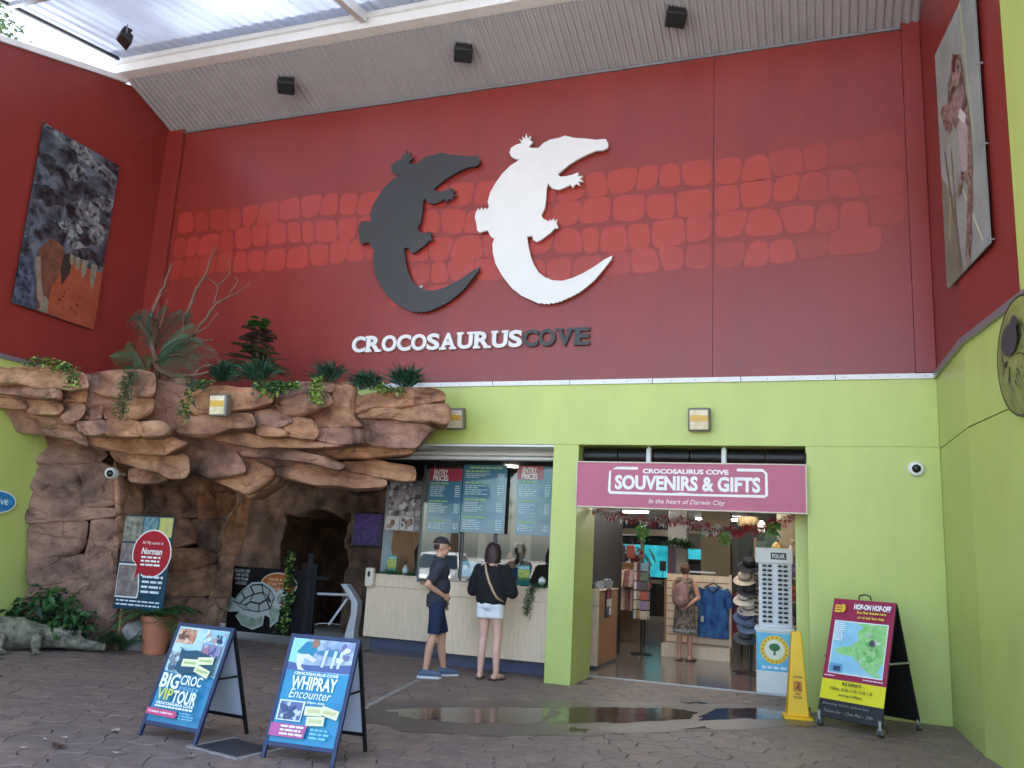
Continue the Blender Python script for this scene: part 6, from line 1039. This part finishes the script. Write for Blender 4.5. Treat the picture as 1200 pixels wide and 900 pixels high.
MB().tube([(-1.2, 5.0, 0), (-1.2, 5.0, 1.3)], .015, 8).build('garment_post', BLACKP, bld)
# hat tower
ht = thing('hat_stand', 'tall dark stand carrying a column of hats', 'hat stand', (-.93, 3.0, 0)); MB().tube([(0, 0, 0), (0, 0, 1.85)], .025, 10).build('pole', BLACKP, ht); MB().lathe([(.25, 0), (.25, .02), (.03, .05)], 20).build('base', BLACKP, ht)
for k, (z, c, lab) in enumerate(((1.62, (30, 32, 38), 'black'), (1.42, (206, 188, 168), 'sand coloured'), (1.25, (60, 58, 60), 'charcoal'), (1.12, (222, 206, 190), 'cream'), (.98, (208, 190, 176), 'beige'), (.84, (90, 104, 140), 'blue-grey'), (.72, (120, 132, 160), 'pale blue'), (.55, (86, 88, 92), 'grey'))):
    o = thing('brimmed_hat', lab + ' brimmed hat on the hat stand', 'hat', (-.93 - .06 * (k % 2), 2.9, z), group='hats on the hat stand'); m = mat('hat_cloth_%d' % k, c, .85, var=.1, vs=12)
    q = MB().lathe([(.1, 0), (.1, .07), (.085, .1), (.03, .112), (.001, .113)], 20).build('crown', m, o, smooth=40); b_ = MB().lathe([(.1, .005), (.17, -.015), (.185, -.03), (.182, -.034), (.1, -.002)], 24).build('brim', m, o, smooth=40); MB().lathe([(.1015, .005), (.1015, .03)], 20).build('band', cm(tuple(int(v * .5) for v in c)), o); o.rotation_euler = (R(28), R(rnd(-10, 10)), 0)
# sunglasses tower
sg = thing('sunglasses_display', 'white sunglasses display tower with blue and yellow sunscreen base', 'display stand', (-.47, 1.32, 0)); bx('base_box', WHITEP, sg, -.25, .22, -.2, .2, 0, .78, bevel=.006); bx('tray', WHITE, sg, -.27, .24, -.22, .22, .78, .83, bevel=.004); bx('tower', WHITE, sg, -.22, .2, -.1, .12, .83, 1.66); bx('header', WHITE, sg, -.26, .22, -.16, .14, 1.66, 1.86, bevel=.004)
a = Art(-.1612); a.rect(-.06, 1.71, .14, 1.80, (36, 36, 40)); a.text('POLAR', .04, 1.755, .055, WH, .16, .03); a.build('header_logo', sg)
a = Art(-.2012); a.rect(-.25, .28, .22, .76, mat('sunscreen_blue', (84, 178, 216), .4, c2=(120, 200, 226), vs=4)); a.ell(-.02, .55, .18, .18, (240, 206, 60)); a.ell(-.02, .55, .125, .125, (236, 234, 214)); a.ell(-.02, .58, .07, .05, (36, 110, 56)); a.poly([(-.035, .48), (-.005, .48), (-.012, .58), (-.028, .58)], (60, 80, 40))
for k in range(18): t = 2 * PI * k / 18; a.ell(-.02 + .153 * math.cos(t), .55 + .153 * math.sin(t), .012, .012, (214, 130, 40), 8)
a.bars(-.18, .15, .3, .35, 1, (220, 240, 246), .7, 0); a.build('base_print', sg)
LENS = mat('dark_lens', (16, 16, 20), .08); CARD = cm((226, 228, 232))
mbc = None
for r_ in range(13):
    for c_ in range(2):
        x = -.11 + c_ * .2; z = 1.6 - r_ * .06; f_ = MB().box(x - .085, x + .085, -.13, -.102, z - .004, z + .004).build('sunglass_shelf', CARD, sg)
        for s_ in (-1, 1): MB().ball((x + s_ * .035, -.14, z + .022), (.03, .008, .017), 10, 6).build('lens', LENS, f_, smooth=True)
    MB().tube([(-.235, -.06, 1.6 - r_ * .06), (-.275, -.1, 1.61 - r_ * .06)], .012, 6).build('side_peg', LENS, sg)
# tinsel garland above entrance
gl_ = thing('tinsel_garland', 'red, white and green tinsel garland strung across the top of the shop entrance', 'garland', (-1.5, .75, 2.3)); gp_ = [(-2.9, 2.27), (-2.6, 2.2), (-2.3, 2.17), (-2.0, 2.14), (-1.75, 2.17), (-1.5, 2.12), (-1.25, 2.05), (-1.0, 2.04), (-.8, 2.07), (-.5, 2.16), (-.2, 2.26)]
for si, (c, cnt, sec) in enumerate((((170, 28, 44), 900, (0, 10)), ((210, 210, 216), 700, (0, 7)), ((30, 140, 66), 260, (3, 10)), ((196, 60, 80), 300, (5, 10)))):
    mb = MB()
    for i in range(cnt):
        t = rnd(*sec); k = min(9, int(t)); f_ = t - k; x = gp_[k][0] + (gp_[k + 1][0] - gp_[k][0]) * f_; z = gp_[k][1] + (gp_[k + 1][1] - gp_[k][1]) * f_
        if si == 2 and noise.noise((x * 2.5, 0, 0)) < .08: continue
        p = Vector((x + 1.5, rnd(-.04, .04), z - 2.3 + .03 * math.sin(x * 22 + si * 2) + rnd(-.02, .02) - (.06 if si == 2 else 0))); mb.leaf(p, rdir(-1, .8), .085, .016, None, .1)
    mb.build('tinsel_strand', mat('tinsel_%d' % si, c, .3, .35), gl_)
for i, (x, z, c) in enumerate(((-2.17, 1.98, (40, 150, 70)), (-1.1, 1.93, (60, 140, 80)), (-.47, 2.08, (30, 130, 60)))):
    trail(['left', 'middle', 'right'][i] + ' green bow hanging from the entrance garland', [(x, .72, z + .08), (x, .72, z - .06)], 90, .06, [cm(c, .3), LEAFY], .08, .04, 'garland_bow', 'bows on the entrance garland', False)
hb_ = thing('hanging_basket', 'round tan hanging basket under the shop ceiling', 'basket', (-.95, 3.0, 2.16)); MB().lathe([(.05, 0), (.15, .05), (.17, .12), (.15, .2), (.13, .2)], 20).build('bowl', mat('tan_wicker', (160, 136, 96), .8, var=.25, vs=20, bump=.5), hb_, smooth=40); MB().tube([(0, 0, .2), (0, 0, .6)], .006, 5).build('cord', BLACKP, hb_)
ln = thing('white_lantern', 'small white glowing lantern beside the hanging basket', 'lantern', (-.72, 2.6, 2.12)); MB().lathe([(.03, 0), (.055, .04), (.055, .12), (.02, .17)], 16).build('globe', mat('lantern_glow', (250, 240, 220), .4, emit=.7), ln, smooth=40); MB().tube([(0, 0, .17), (0, 0, .62)], .004, 5).build('cord', BLACKP, ln)
pn = thing('wall_notice', 'small bright white notice in the dark doorway at the back of the shop', 'notice', (-1.0, 7.9, 1.75)); bx('sheet', mat('lit_notice', (240, 240, 236), .5, emit=.25), pn, -.1, .1, 0, .01, 0, .3); bx('backing', WHITE, pn, -.12, .12, .012, .03, -.02, .32)

# ================================================================ people
SKIN = mat('skin_tone_a', (206, 152, 126), .55, var=.05, vs=9); SKIN2 = mat('skin_tone_b', (222, 172, 152), .55, var=.05, vs=9)
def limb(mb, P, r):
    P = [Vector(p) for p in P]; r = list(r)
    for p, q in zip(P, r): mb.ball(p, q, 14, 10)
    for i in range(len(P) - 1): mb.tube([P[i], P[i + 1]], [r[i], r[i + 1]], 14)
def hand(mb, w_, d, n, side, curl=.5):
    w_ = Vector(w_); d = Vector(d).normalized(); n = Vector(n); n = (n - d * n.dot(d)).normalized(); s_ = d.cross(n).normalized() * side
    c = w_ + d * .05; T = Matrix((( *s_,), (*n,), (*d,))).transposed().to_4x4(); mb.ball(c, (.038, .016, .052), 14, 10, T)
    for k, L in enumerate((.062, .07, .066, .052)):
        a = w_ + d * .088 + s_ * (.028 - k * .0187); b = a + (d * (1 - curl * .5) + n * curl).normalized() * L * .55; e = b + (d * (1 - curl) + n * (curl + .3)).normalized() * L * .5; limb(mb, [a - d * .02, a, b, e], [.0095, .0092, .0085, .0075])
    t0 = w_ + d * .03 + s_ * .03; limb(mb, [t0, t0 + (d + s_ * .8 + n * .3).normalized() * .035, t0 + (d * 1.2 + s_ * .5 + n * .6).normalized() * .065], [.012, .0105, .009])
def person(name, label, loc, rz_, H, arms, feet, skin, head_turn=0, hips=.93):
    o = thing(name, label, 'person', loc, rz_); k = H / 1.75; o.scale = (k, k, k); mb = MB()
    for s_, (fx, fy, tw) in zip((-1, 1), feet):
        hp = Vector((s_ * .09, 0, .92)); an = Vector((fx, fy, .09)); kn = hp.lerp(an, .5) + Vector((0, .03, .02)); limb(mb, [hp, hp.lerp(kn, .5) + Vector((0, .01, 0)), kn, kn.lerp(an, .35) + Vector((0, -.018, 0)), an], [.09, .076, .054, .056, .038])
        dr = Vector((math.sin(tw), math.cos(tw), 0)); limb(mb, [an + Vector((0, 0, -.045)) - dr * .04, an + dr * .06 + Vector((0, 0, -.05)), an + dr * .15 + Vector((0, 0, -.062))], [.04, .042, .026])
    mb.ball((0, 0, .95), (.16, .105, .12), 18, 12); mb.ball((0, .0, 1.1), (.14, .095, .17), 18, 12); mb.ball((0, .0, 1.29), (.165, .105, .17), 18, 12); limb(mb, [(-.16, 0, 1.41), (.16, 0, 1.41)], [.062, .062]); limb(mb, [(0, -.005, 1.42), (0, .01, 1.56)], [.06, .052])
    T = Matrix.Translation((0, .015, 1.6)) @ Matrix.Rotation(head_turn, 4, 'Z'); hm = MB()
    hm.ball((0, -.005, .045), (.077, .098, .105), 18, 14); hm.ball((0, .04, -.025), (.054, .062, .06), 14, 10); limb(hm, [(0, .092, .045), (0, .113, .012)], [.009, .014]); hm.ball((0, .09, -.03), (.022, .012, .009), 10, 6)
    for s_ in (-1, 1): hm.ball((s_ * .078, -.005, .02), (.01, .02, .03), 10, 8); hm.ball((s_ * .03, .085, .05), (.022, .012, .008), 8, 6)
    mb.add(hm.v, hm.f, T)
    for s_, (sh__, el, wr, hdir, hn, cu) in zip((-1, 1), arms):
        limb(mb, [sh__, Vector(sh__).lerp(Vector(el), .5), el, Vector(el).lerp(Vector(wr), .4), wr], [.052, .045, .038, .037, .026]); hand(mb, wr, hdir, hn, -s_ if False else s_, cu)
    b = remeshed(mb, 'body', skin, o, .0085, 3)
    for s_ in (-1, 1): MB().ball(T @ Vector((s_ * .03, .088, .035)), (.011, .008, .007), 10, 6).build('eye', mat('eye_dark', (36, 28, 26), .2), o, smooth=True)
    return o, T
def cloth(o, name, fn, m, vox=.012, sm=4, fold=.011):
    mb = MB(); fn(mb); ob = remeshed(mb, name, m, o, vox, sm); me = ob.data; sd_ = rnd(0, 50); nn = [v.normal.copy() for v in me.vertices]
    for v, n_ in zip(me.vertices, nn):
        q = v.co; ph = q.x * 9 + q.y * 9 + 2.2 * noise.noise(q * 5 + Vector((sd_, 0, 0))); f_ = (noise.noise(Vector((q.x * 9 + sd_, q.y * 9, q.z * 3.2 + 1.5 * q.x))) + .5 * noise.noise(q * 17 + Vector((0, sd_, 0)))) * fold
        v.co = q + n_ * f_
    return ob
# man at the counter
am = [((-.2, 0, 1.4), (-.25, -.02, 1.13), (-.2, .12, .95), (0, .3, -1), (1, 0, 0), .4), ((.2, 0, 1.4), (.26, -.17, 1.15), (.17, .06, 1.02), (-.35, .75, -.45), (-1, -.2, -.1), .55)]
fm = [(-.1, .16, -.15), (.11, -.1, .25)]
man, T = person('person', 'man in charcoal polo, navy shorts and dark cap at the ticket counter', (-4.63, -.5, 0), R(-58), 1.76, am, fm, SKIN, R(-8))
def polo(mb):
    mb.ball((0, .015, .98), (.185, .138, .13), 20, 12); mb.ball((0, .03, 1.12), (.185, .14, .17), 20, 12); mb.ball((0, .01, 1.3), (.2, .13, .165), 20, 12); limb(mb, [(-.15, 0, 1.41), (.15, 0, 1.41)], [.075, .075])
    for s_, a_ in zip((-1, 1), am): q = Vector(a_[0]).lerp(Vector(a_[1]), .68); limb(mb, [Vector(a_[0]) * 1, q], [.068, .064])
    mb.tube([(0, .005, .86), (0, .005, 1.02)], [.176, .18], 24, True, .78)
cloth(man, 'polo_shirt', polo, mat('charcoal_polo', (52, 54, 66), .85, var=.15, vs=14, bump=.3, bs=30)); cloth(man, 'collar', lambda mb: mb.tube([(0, -.008, 1.455), (0, .004, 1.5)], [.076, .064], 18), MC['charcoal_polo'], .008, 2)
def shorts(mb):
    mb.ball((0, 0, .93), (.165, .12, .1), 18, 10)
    for s_, (fx, fy, tw) in zip((-1, 1), fm): hp = Vector((s_ * .085, 0, .9)); an = Vector((fx, fy, .09)); kn = hp.lerp(an, .5) + Vector((0, .03, .02)); limb(mb, [hp, hp.lerp(kn, .5)], [.105, .097]); mb.tube([hp.lerp(kn, .5), hp.lerp(kn, .95)], [.097, .09], 16)
cloth(man, 'shorts', shorts, mat('navy_shorts', (26, 38, 72), .85, var=.15, vs=12, bump=.3, bs=25), fold=.005); 
CAPM = mat('dark_cap', (46, 42, 42), .8, var=.1, vs=12)
mb = MB(); hm = MB(); hm.ball((0, -.008, .075), (.086, .106, .09), 18, 12); hm.v = [(x, y, max(z, .07)) for x, y, z in hm.v]; mb.add(hm.v, hm.f, T); mb.build('cap', CAPM, man, smooth=50)
mb = MB(); V = [(.075 * math.sin(t), .07 + .085 * math.cos(t), .07 + (0.008 if 0 else -.02 * math.cos(t))) for t in [R(-90 + 15 * i) for i in range(13)]]; mb.add(V + [(x, y, z + .008) for x, y, z in V], [tuple(range(12, -1, -1)), tuple(range(13, 26))] + [(i, i + 1, 14 + i, 13 + i) for i in range(12)], T); mb.build('cap_brim', CAPM, man)
mb = MB(); hm = MB(); hm.ball((0, -.022, .035), (.079, .083, .07), 16, 10); mb.add(hm.v, hm.f, T); mb.build('hair', mat('brown_hair', (52, 38, 30), .7), man, smooth=True)
def shoe(o, fx, fy, tw, m, sole):
    dr = Vector((math.sin(tw), math.cos(tw), 0)); an = Vector((fx, fy, 0)); Q = lambda s__, z: an + dr * s__ + Vector((0, 0, z)); mb = MB(); limb(mb, [Q(-.045, .055), Q(.0, .075)], [.05, .05]); limb(mb, [Q(.0, .06), Q(.09, .05), Q(.17, .042)], [.052, .05, .04]); s1 = remeshed(mb, 'shoe', m, o, .01, 3); mb = MB(); 
    for z in (0,): mb.add([Q(s__, 0) + Vector((-dr.y, dr.x, 0)) * w__ for s__, w__ in ((-.1, -.035), (-.1, .035), (-.04, .052), (.1, .054), (.19, .04), (.215, 0), (.19, -.04), (.1, -.054), (-.04, -.052))] + [Q(s__, .028) + Vector((-dr.y, dr.x, 0)) * w__ for s__, w__ in ((-.1, -.035), (-.1, .035), (-.04, .052), (.1, .054), (.19, .04), (.215, 0), (.19, -.04), (.1, -.054), (-.04, -.052))], [tuple(range(9)), tuple(range(17, 8, -1))] + [(i, 9 + i, 9 + (i + 1) % 9, (i + 1) % 9) for i in range(9)])
    mb.build('sole', sole, s1)
for fx, fy, tw in fm: shoe(man, fx, fy, tw, mat('blue_grey_sneaker', (84, 98, 122), .7, var=.15, vs=20), cm((206, 206, 208)))
# woman at the counter
aw = [((-.19, 0, 1.4), (-.27, .03, 1.14), (-.12, .25, 1.1), (.5, 1, -.1), (0, -.3, -1), .4), ((.19, 0, 1.4), (.27, .03, 1.14), (.12, .25, 1.1), (-.5, 1, -.1), (0, -.3, -1), .4)]
fw = [(-.1, 0, -.25), (.12, .01, .25)]
wo, T = person('person', 'woman in black sweater and white shorts at the ticket counter, seen from behind', (-3.98, -.22, 0), R(-3), 1.73, aw, fw, SKIN2, R(4))
def sweater(mb):
    mb.tube([(0, 0, .95), (0, 0, 1.0), (0, -.01, 1.1), (0, -.015, 1.25), (0, -.01, 1.38)], [.2, .215, .225, .215, .19], 26, True, .66); mb.ball((0, -.005, 1.3), (.2, .13, .16), 18, 12); limb(mb, [(-.15, 0, 1.4), (.15, 0, 1.4)], [.075, .075])
    for s_, a_ in zip((-1, 1), aw): q = Vector(a_[1]) + Vector((s_ * .015, 0, -.02)); limb(mb, [Vector(a_[0]), Vector(a_[0]).lerp(q, .5), q, q.lerp(Vector(a_[2]), .8)], [.078, .082, .085, .05])
cloth(wo, 'sweater', sweater, mat('black_knit', (20, 20, 24), .9, var=.2, vs=10, bump=.4, bs=40))
def wsh(mb):
    mb.ball((0, -.01, .94), (.168, .13, .09), 18, 10)
    for s_ in (-1, 1): hp = Vector((s_ * .088, -.005, .93)); mb.ball(hp, (.105, .115, .1), 14, 10); mb.tube([hp, (s_ * .092, .0, .775)], [.105, .108], 18)
cloth(wo, 'shorts', wsh, mat('white_denim', (224, 224, 226), .85, var=.06, vs=12, bump=.3, bs=25))
HAIRM = mat('maroon_hair', (50, 28, 32), .55, var=.3, vs=18, stretch=(4, 4, .6))
def hairw(mb): mb.ball((0, -.012, 1.645), (.1, .112, .115), 18, 12); mb.tube([(0, -.02, 1.66), (0, -.022, 1.56), (0, -.02, 1.49)], [.108, .118, .112], 20, True, .9)
cloth(wo, 'hair', hairw, HAIRM, .008, 2, .012)
MB().tube([(-.1, .02, 1.475), (-.07, -.09, 1.45), (-.03, -.142, 1.36), (.03, -.168, 1.24), (.09, -.168, 1.13), (.14, -.15, 1.05), (.2, -.05, .99)], .018, 8, True, .35).build('bag_strap', mat('tan_strap', (190, 160, 124), .7), wo, smooth=True)
for fx, fy, tw in fw: bq = bx('sandal', mat('brown_sandal', (70, 44, 34), .7), wo, -.045, .045, -.1, .16, 0, .018, bevel=.01); bq.location = (fx, fy, 0); bq.rotation_euler = (0, 0, -tw); st_ = MB().tube([(-.045, .06, .015), (-.02, .05, .07), (.0, .09, .075), (.02, .05, .07), (.045, .06, .015)], .008, 6).build('sandal_strap', MC['brown_sandal'], bq)
# shopper with backpack
ap = [((-.18, 0, 1.4), (-.25, .05, 1.14), (-.15, .22, 1.02), (.4, 1, -.2), (0, 0, -1), .4), ((.18, 0, 1.4), (.27, -.03, 1.14), (.12, -.17, .98), (-.9, -.1, -.3), (0, -1, 0), .5)]
fp = [(-.1, .0, -.1), (.1, .02, .3)]
sp_, T = person('person', 'woman shopper in patterned dress with mauve backpack inside the shop', (-2.05, 3.95, 0), R(-12), 1.6, ap, fp, SKIN, R(-10))
def dress(mb): mb.tube([(0, 0, .52), (0, 0, .75), (0, 0, .98), (0, 0, 1.15), (0, 0, 1.35)], [.215, .2, .185, .16, .17], 26, True, .72); limb(mb, [(-.13, 0, 1.41), (.13, 0, 1.41)], [.07, .07]); mb.ball((0, 0, 1.3), (.18, .12, .15), 16, 10)
cloth(sp_, 'dress', dress, mat('patterned_dress', (34, 30, 34), .85, c2=(170, 150, 132), vs=16), .012, 3)
mb = MB(); mb.tube([(0, 0, .49), (0, 0, .56)], [.222, .216], 26, True, .74); mb.build('lace_hem', mat('lace', (178, 176, 172), .85, c2=(60, 58, 62), vs=30), sp_, smooth=True)
cloth(sp_, 'backpack', lambda mb: (mb.ball((0, -.2, 1.2), (.15, .1, .2), 18, 12), mb.ball((0, -.2, 1.1), (.16, .11, .16), 18, 12), mb.ball((0, -.27, 1.06), (.11, .06, .1), 14, 10)), mat('mauve_backpack', (150, 116, 112), .7, var=.12, vs=8), .012, 3)
for s_ in (-1, 1): MB().tube([(s_ * .1, -.16, 1.38), (s_ * .1, -.02, 1.48), (s_ * .11, .13, 1.38), (s_ * .13, .12, 1.15), (s_ * .15, -.1, 1.05)], .02, 8, True, .35).build('shoulder_strap', MC['mauve_backpack'], sp_, smooth=True)
cloth(sp_, 'hair', lambda mb: (mb.ball((0, -.015, 1.65), (.092, .108, .11), 16, 10), mb.ball((0, -.1, 1.66), (.05, .05, .05), 10, 8)), mat('light_brown_hair', (96, 70, 52), .6, var=.25, vs=18), .01, 3)
for fx, fy, tw in fp: bq = bx('sandal', MC['black_plastic'], sp_, -.045, .045, -.1, .16, 0, .018, bevel=.01); bq.location = (fx, fy, 0); bq.rotation_euler = (0, 0, -tw); MB().tube([(-.045, .06, .015), (-.02, .05, .075), (.02, .05, .075), (.045, .06, .015)], .01, 6).build('sandal_strap', MC['black_plastic'], bq)
# staff member
asf = [((-.18, 0, 1.4), (-.25, .05, 1.14), (-.12, .28, 1.1), (.3, 1, 0), (0, 0, -1), .4), ((.18, 0, 1.4), (.25, .05, 1.14), (.12, .28, 1.1), (-.3, 1, 0), (0, 0, -1), .4)]
sf, T = person('person', 'staff member with dark tied hair behind the ticket glass, looking sideways', (-4.4, 1.75, 0), R(180), 1.64, asf, [(-.1, 0, 0), (.1, 0, 0)], SKIN, R(-48))
cloth(sf, 'work_shirt', lambda mb: (mb.tube([(0, 0, .88), (0, 0, 1.1), (0, 0, 1.35)], [.18, .165, .18], 24, True, .7), mb.ball((0, 0, 1.3), (.19, .125, .15), 16, 10), limb(mb, [(-.15, 0, 1.41), (.15, 0, 1.41)], [.072, .072]), [limb(mb, [a_[0], Vector(a_[0]).lerp(Vector(a_[1]), .8)], [.066, .062]) for a_ in asf]), mat('blue_work_shirt', (52, 84, 112), .85, var=.1, vs=10), .012, 3)
cloth(sf, 'trousers', lambda mb: (mb.ball((0, 0, .93), (.165, .12, .1)), [limb(mb, [(s_ * .09, 0, .9), (s_ * .095, .02, .5), (s_ * .1, 0, .12)], [.1, .075, .06]) for s_ in (-1, 1)]), BLACKP, .014, 2)
mb = MB(); hm = MB(); hm.ball((0, -.025, .06), (.086, .095, .105), 16, 12); hm.ball((0, -.05, .17), (.045, .045, .04), 12, 8); hm.ball((0, -.07, .0), (.07, .05, .07), 12, 8); mb.add(hm.v, hm.f, T); remeshed(mb, 'hair', mat('dark_brown_hair', (44, 32, 26), .6, var=.25, vs=18), sf, .009, 2)

# ================================================================ more stock in the shop
SHC = [(196, 176, 150), (120, 150, 170), (176, 92, 78), (210, 206, 196), (84, 110, 92), (150, 120, 160), (214, 178, 96), (92, 84, 90)]
su = thing('stock_shelves', 'tall open shelves of small souvenirs at the right rear of the shop', 'shelves', (-.35, 5.0, 0))
for z in (.25, .65, 1.05, 1.45, 1.85): bx('shelf_board', TIMBER, su, -.6, .9, -.28, .15, z - .02, z)
for x in (-.6, .9): bx('upright', TIMBERD, su, x - .02, x + .02, -.28, .15, 0, 2.1)
lv = ['lowest', 'second', 'middle', 'fourth', 'top']
for r_, z in enumerate((.25, .65, 1.05, 1.45, 1.85)):
    for k in range(5):
        c = SHC[(r_ * 3 + k * 2) % 8]; o = thing('souvenir', ['boxed', 'round', 'plush', 'tall', 'small'][k] + ' souvenir on the ' + lv[r_] + ' board of the rear shelves', 'souvenir', (-.85 + k * .27, 4.82, z), group='souvenirs on the rear shelves')
        if k == 0: bx('box_body', cm(c), o, -.09, .09, -.07, .07, 0, .2, bevel=.006); bx('box_label', cm(SHC[(k + r_) % 8]), o, -.06, .06, -.075, -.071, .05, .14)
        elif k == 1: MB().lathe([(.05, 0), (.1, .05), (.1, .12), (.05, .19), (.02, .2)], 16).build('jar', cm(c), o, smooth=40); MB().lathe([(.03, .2), (.03, .23)], 12).build('lid', cm((90, 80, 70)), o)
        elif k == 2: mb = MB(); mb.ball((0, 0, .09), (.085, .075, .09)); mb.ball((0, -.02, .2), .06); mb.ball((-.04, -.01, .26), .02); mb.ball((.04, -.01, .26), .02); remeshed(mb, 'plush_body', cm(c, .9), o, .012, 2); MB().ball((0, -.075, .2), .012, 8, 6).build('nose', BLACKP, o)
        elif k == 3: MB().lathe([(.045, 0), (.045, .2), (.02, .25), (.02, .29)], 14).build('bottle_body', cm(c, .25), o, smooth=40); MB().lathe([(.0455, .06), (.0455, .15)], 14).build('bottle_label', cm((226, 222, 210)), o)
        else: bx('box_body', cm(c), o, -.06, .06, -.05, .05, 0, .12, bevel=.005); bx('lid', cm((230, 226, 216)), o, -.063, .063, -.053, .053, .121, .14)
bg_ = thing('bag_rail', 'rail of hanging bags and caps high on the left wall of the shop', 'rail', (-3.5, 4.7, 1.75)); MB().tube([(-.8, 0, .3), (.45, 0, .3)], .012, 8).build('rail', CHROME, bg_)
for k in range(7): b_ = MB().box(-.8 + k * .18, -.8 + k * .18 + .15, -.04, .04, -.12 - .04 * (k % 3), .12).build('bag', cm(SHC[(k * 3) % 8], .8), bg_, bevel=.02); MB().tube([(-.8 + k * .18 + .04, 0, .12), (-.8 + k * .18 + .075, 0, .3), (-.8 + k * .18 + .11, 0, .12)], .006, 5).build('bag_handle', BLACKP, b_)
pc = thing('postcard_spinner', 'wire postcard spinner beside the clothes rack', 'rack', (-2.85, 4.3, 0)); MB().tube([(0, 0, 0), (0, 0, 1.6)], .018, 8).build('pole', BLACKP, pc); MB().lathe([(.2, 0), (.2, .02)], 18).build('base', BLACKP, pc)
for r_ in range(6):
    for k in range(4): a_ = k * PI / 2 + .5; o = MB().box(-.07, .07, -.125, -.12, .6 + r_ * .165, .74 + r_ * .165).build('postcard', cm(SHC[(r_ * 5 + k * 3) % 8]), pc); o.rotation_euler = (0, 0, a_)

# ================================================================ street behind the viewer (mirrored in the ticket glass)
car = thing('parked_car', 'white car mirrored in the ticket window glass', 'car', (-12.2, -14.2, 0), R(-14))
CW = mat('white_car_paint', (232, 232, 230), .25, coat=.6); CG = mat('car_glass', (26, 38, 50), .06); TY = mat('tyre_rubber', (22, 22, 23), .8)
SECT = [(2.15, .72, .35, .62), (2.05, .8, .28, .78), (1.5, .86, .25, .9), (.95, .88, .24, .98), (-1.6, .88, .24, 1.0), (-2.05, .84, .28, .96), (-2.15, .78, .38, .7)]
mb = MB(); n = 8; V = []
for y, wx, z0, z1 in SECT: V += [(-wx * .92, y, z0), (wx * .92, y, z0), (wx, y, z0 + .12), (wx, y, z1 - .18), (wx * .93, y, z1), (-wx * .93, y, z1), (-wx, y, z1 - .18), (-wx, y, z0 + .12)]
mb.add(V, [(i * n + k, (i + 1) * n + k, (i + 1) * n + (k + 1) % n, i * n + (k + 1) % n) for i in range(len(SECT) - 1) for k in range(n)] + [tuple(range(n)), tuple(range(len(V) - 1, len(V) - n - 1, -1))]); mb.build('body', CW, car, smooth=35, bevel=.02)
mb = MB(); mb.add([(-.8, .95, .97), (.8, .95, .97), (.82, -1.75, .99), (-.82, -1.75, .99), (-.6, .15, 1.45), (.6, .15, 1.45), (.62, -1.3, 1.47), (-.62, -1.3, 1.47)], [(0, 1, 5, 4), (1, 2, 6, 5), (2, 3, 7, 6), (3, 0, 4, 7)]); mb.build('window_glass', CG, car)
mb = MB(); mb.add([(-.62, .2, 1.44), (.62, .2, 1.44), (.64, -1.35, 1.46), (-.64, -1.35, 1.46), (-.52, .05, 1.52), (.52, .05, 1.52), (.54, -1.2, 1.54), (-.54, -1.2, 1.54)], [(0, 1, 5, 4), (1, 2, 6, 5), (2, 3, 7, 6), (3, 0, 4, 7), (4, 5, 6, 7)]); mb.build('roof', CW, car, smooth=40)
for sx in (-1, 1):
    MB().bar((sx * .8, .96, .97), (sx * .61, .14, 1.46), .05).build('pillar', CW, car); MB().bar((sx * .82, -1.76, .99), (sx * .63, -1.3, 1.48), .07).build('pillar', CW, car); MB().box(sx * .72 - .16, sx * .72 + .16, 2.0, 2.12, .58, .74).build('headlight', CHROME, car, bevel=.03); MB().box(sx * .98 - .09, sx * .98 + .09, .6, .72, .98, 1.12).build('mirror', CW, car, bevel=.03)
    for y in (1.3, -1.35):
        w_ = MB().tube([(sx * .72, y, .33), (sx * .92, y, .33)], .33, 24).build('wheel', TY, car, smooth=40); MB().tube([(sx * .921, y, .33), (sx * .93, y, .33)], .2, 18).build('rim', ALU, w_, smooth=40)
MB().box(-.5, .5, 2.1, 2.165, .4, .62).build('grille', BLACKP, car); bx('number_plate', WHITEP, car, -.2, .2, 2.166, 2.18, .44, .54)
for i, (x, y, s_, r_) in enumerate(((-30, -33, .6, 1), (-21, -36, .66, 2.2), (-13, -34, .58, .4), (-4, -37, .64, 3), (5, -34, .6, 4.4), (14, -36, .66, 5.2), (23, -34, .6, .9))):  # unseen tree row added to darken what the glass mirrors
    t_ = copy_tree(tr); t_.location = (x, y, 0); t_.scale = (s_ * 1.9, s_ * 1.9, s_); t_.rotation_euler = (0, 0, r_); t_['label'] = ['first', 'second', 'third', 'fourth', 'fifth', 'sixth', 'seventh'][i] + ' unseen tree from the left behind the viewer, added to darken reflections'; t_['group'] = 'unseen trees added to darken reflections'
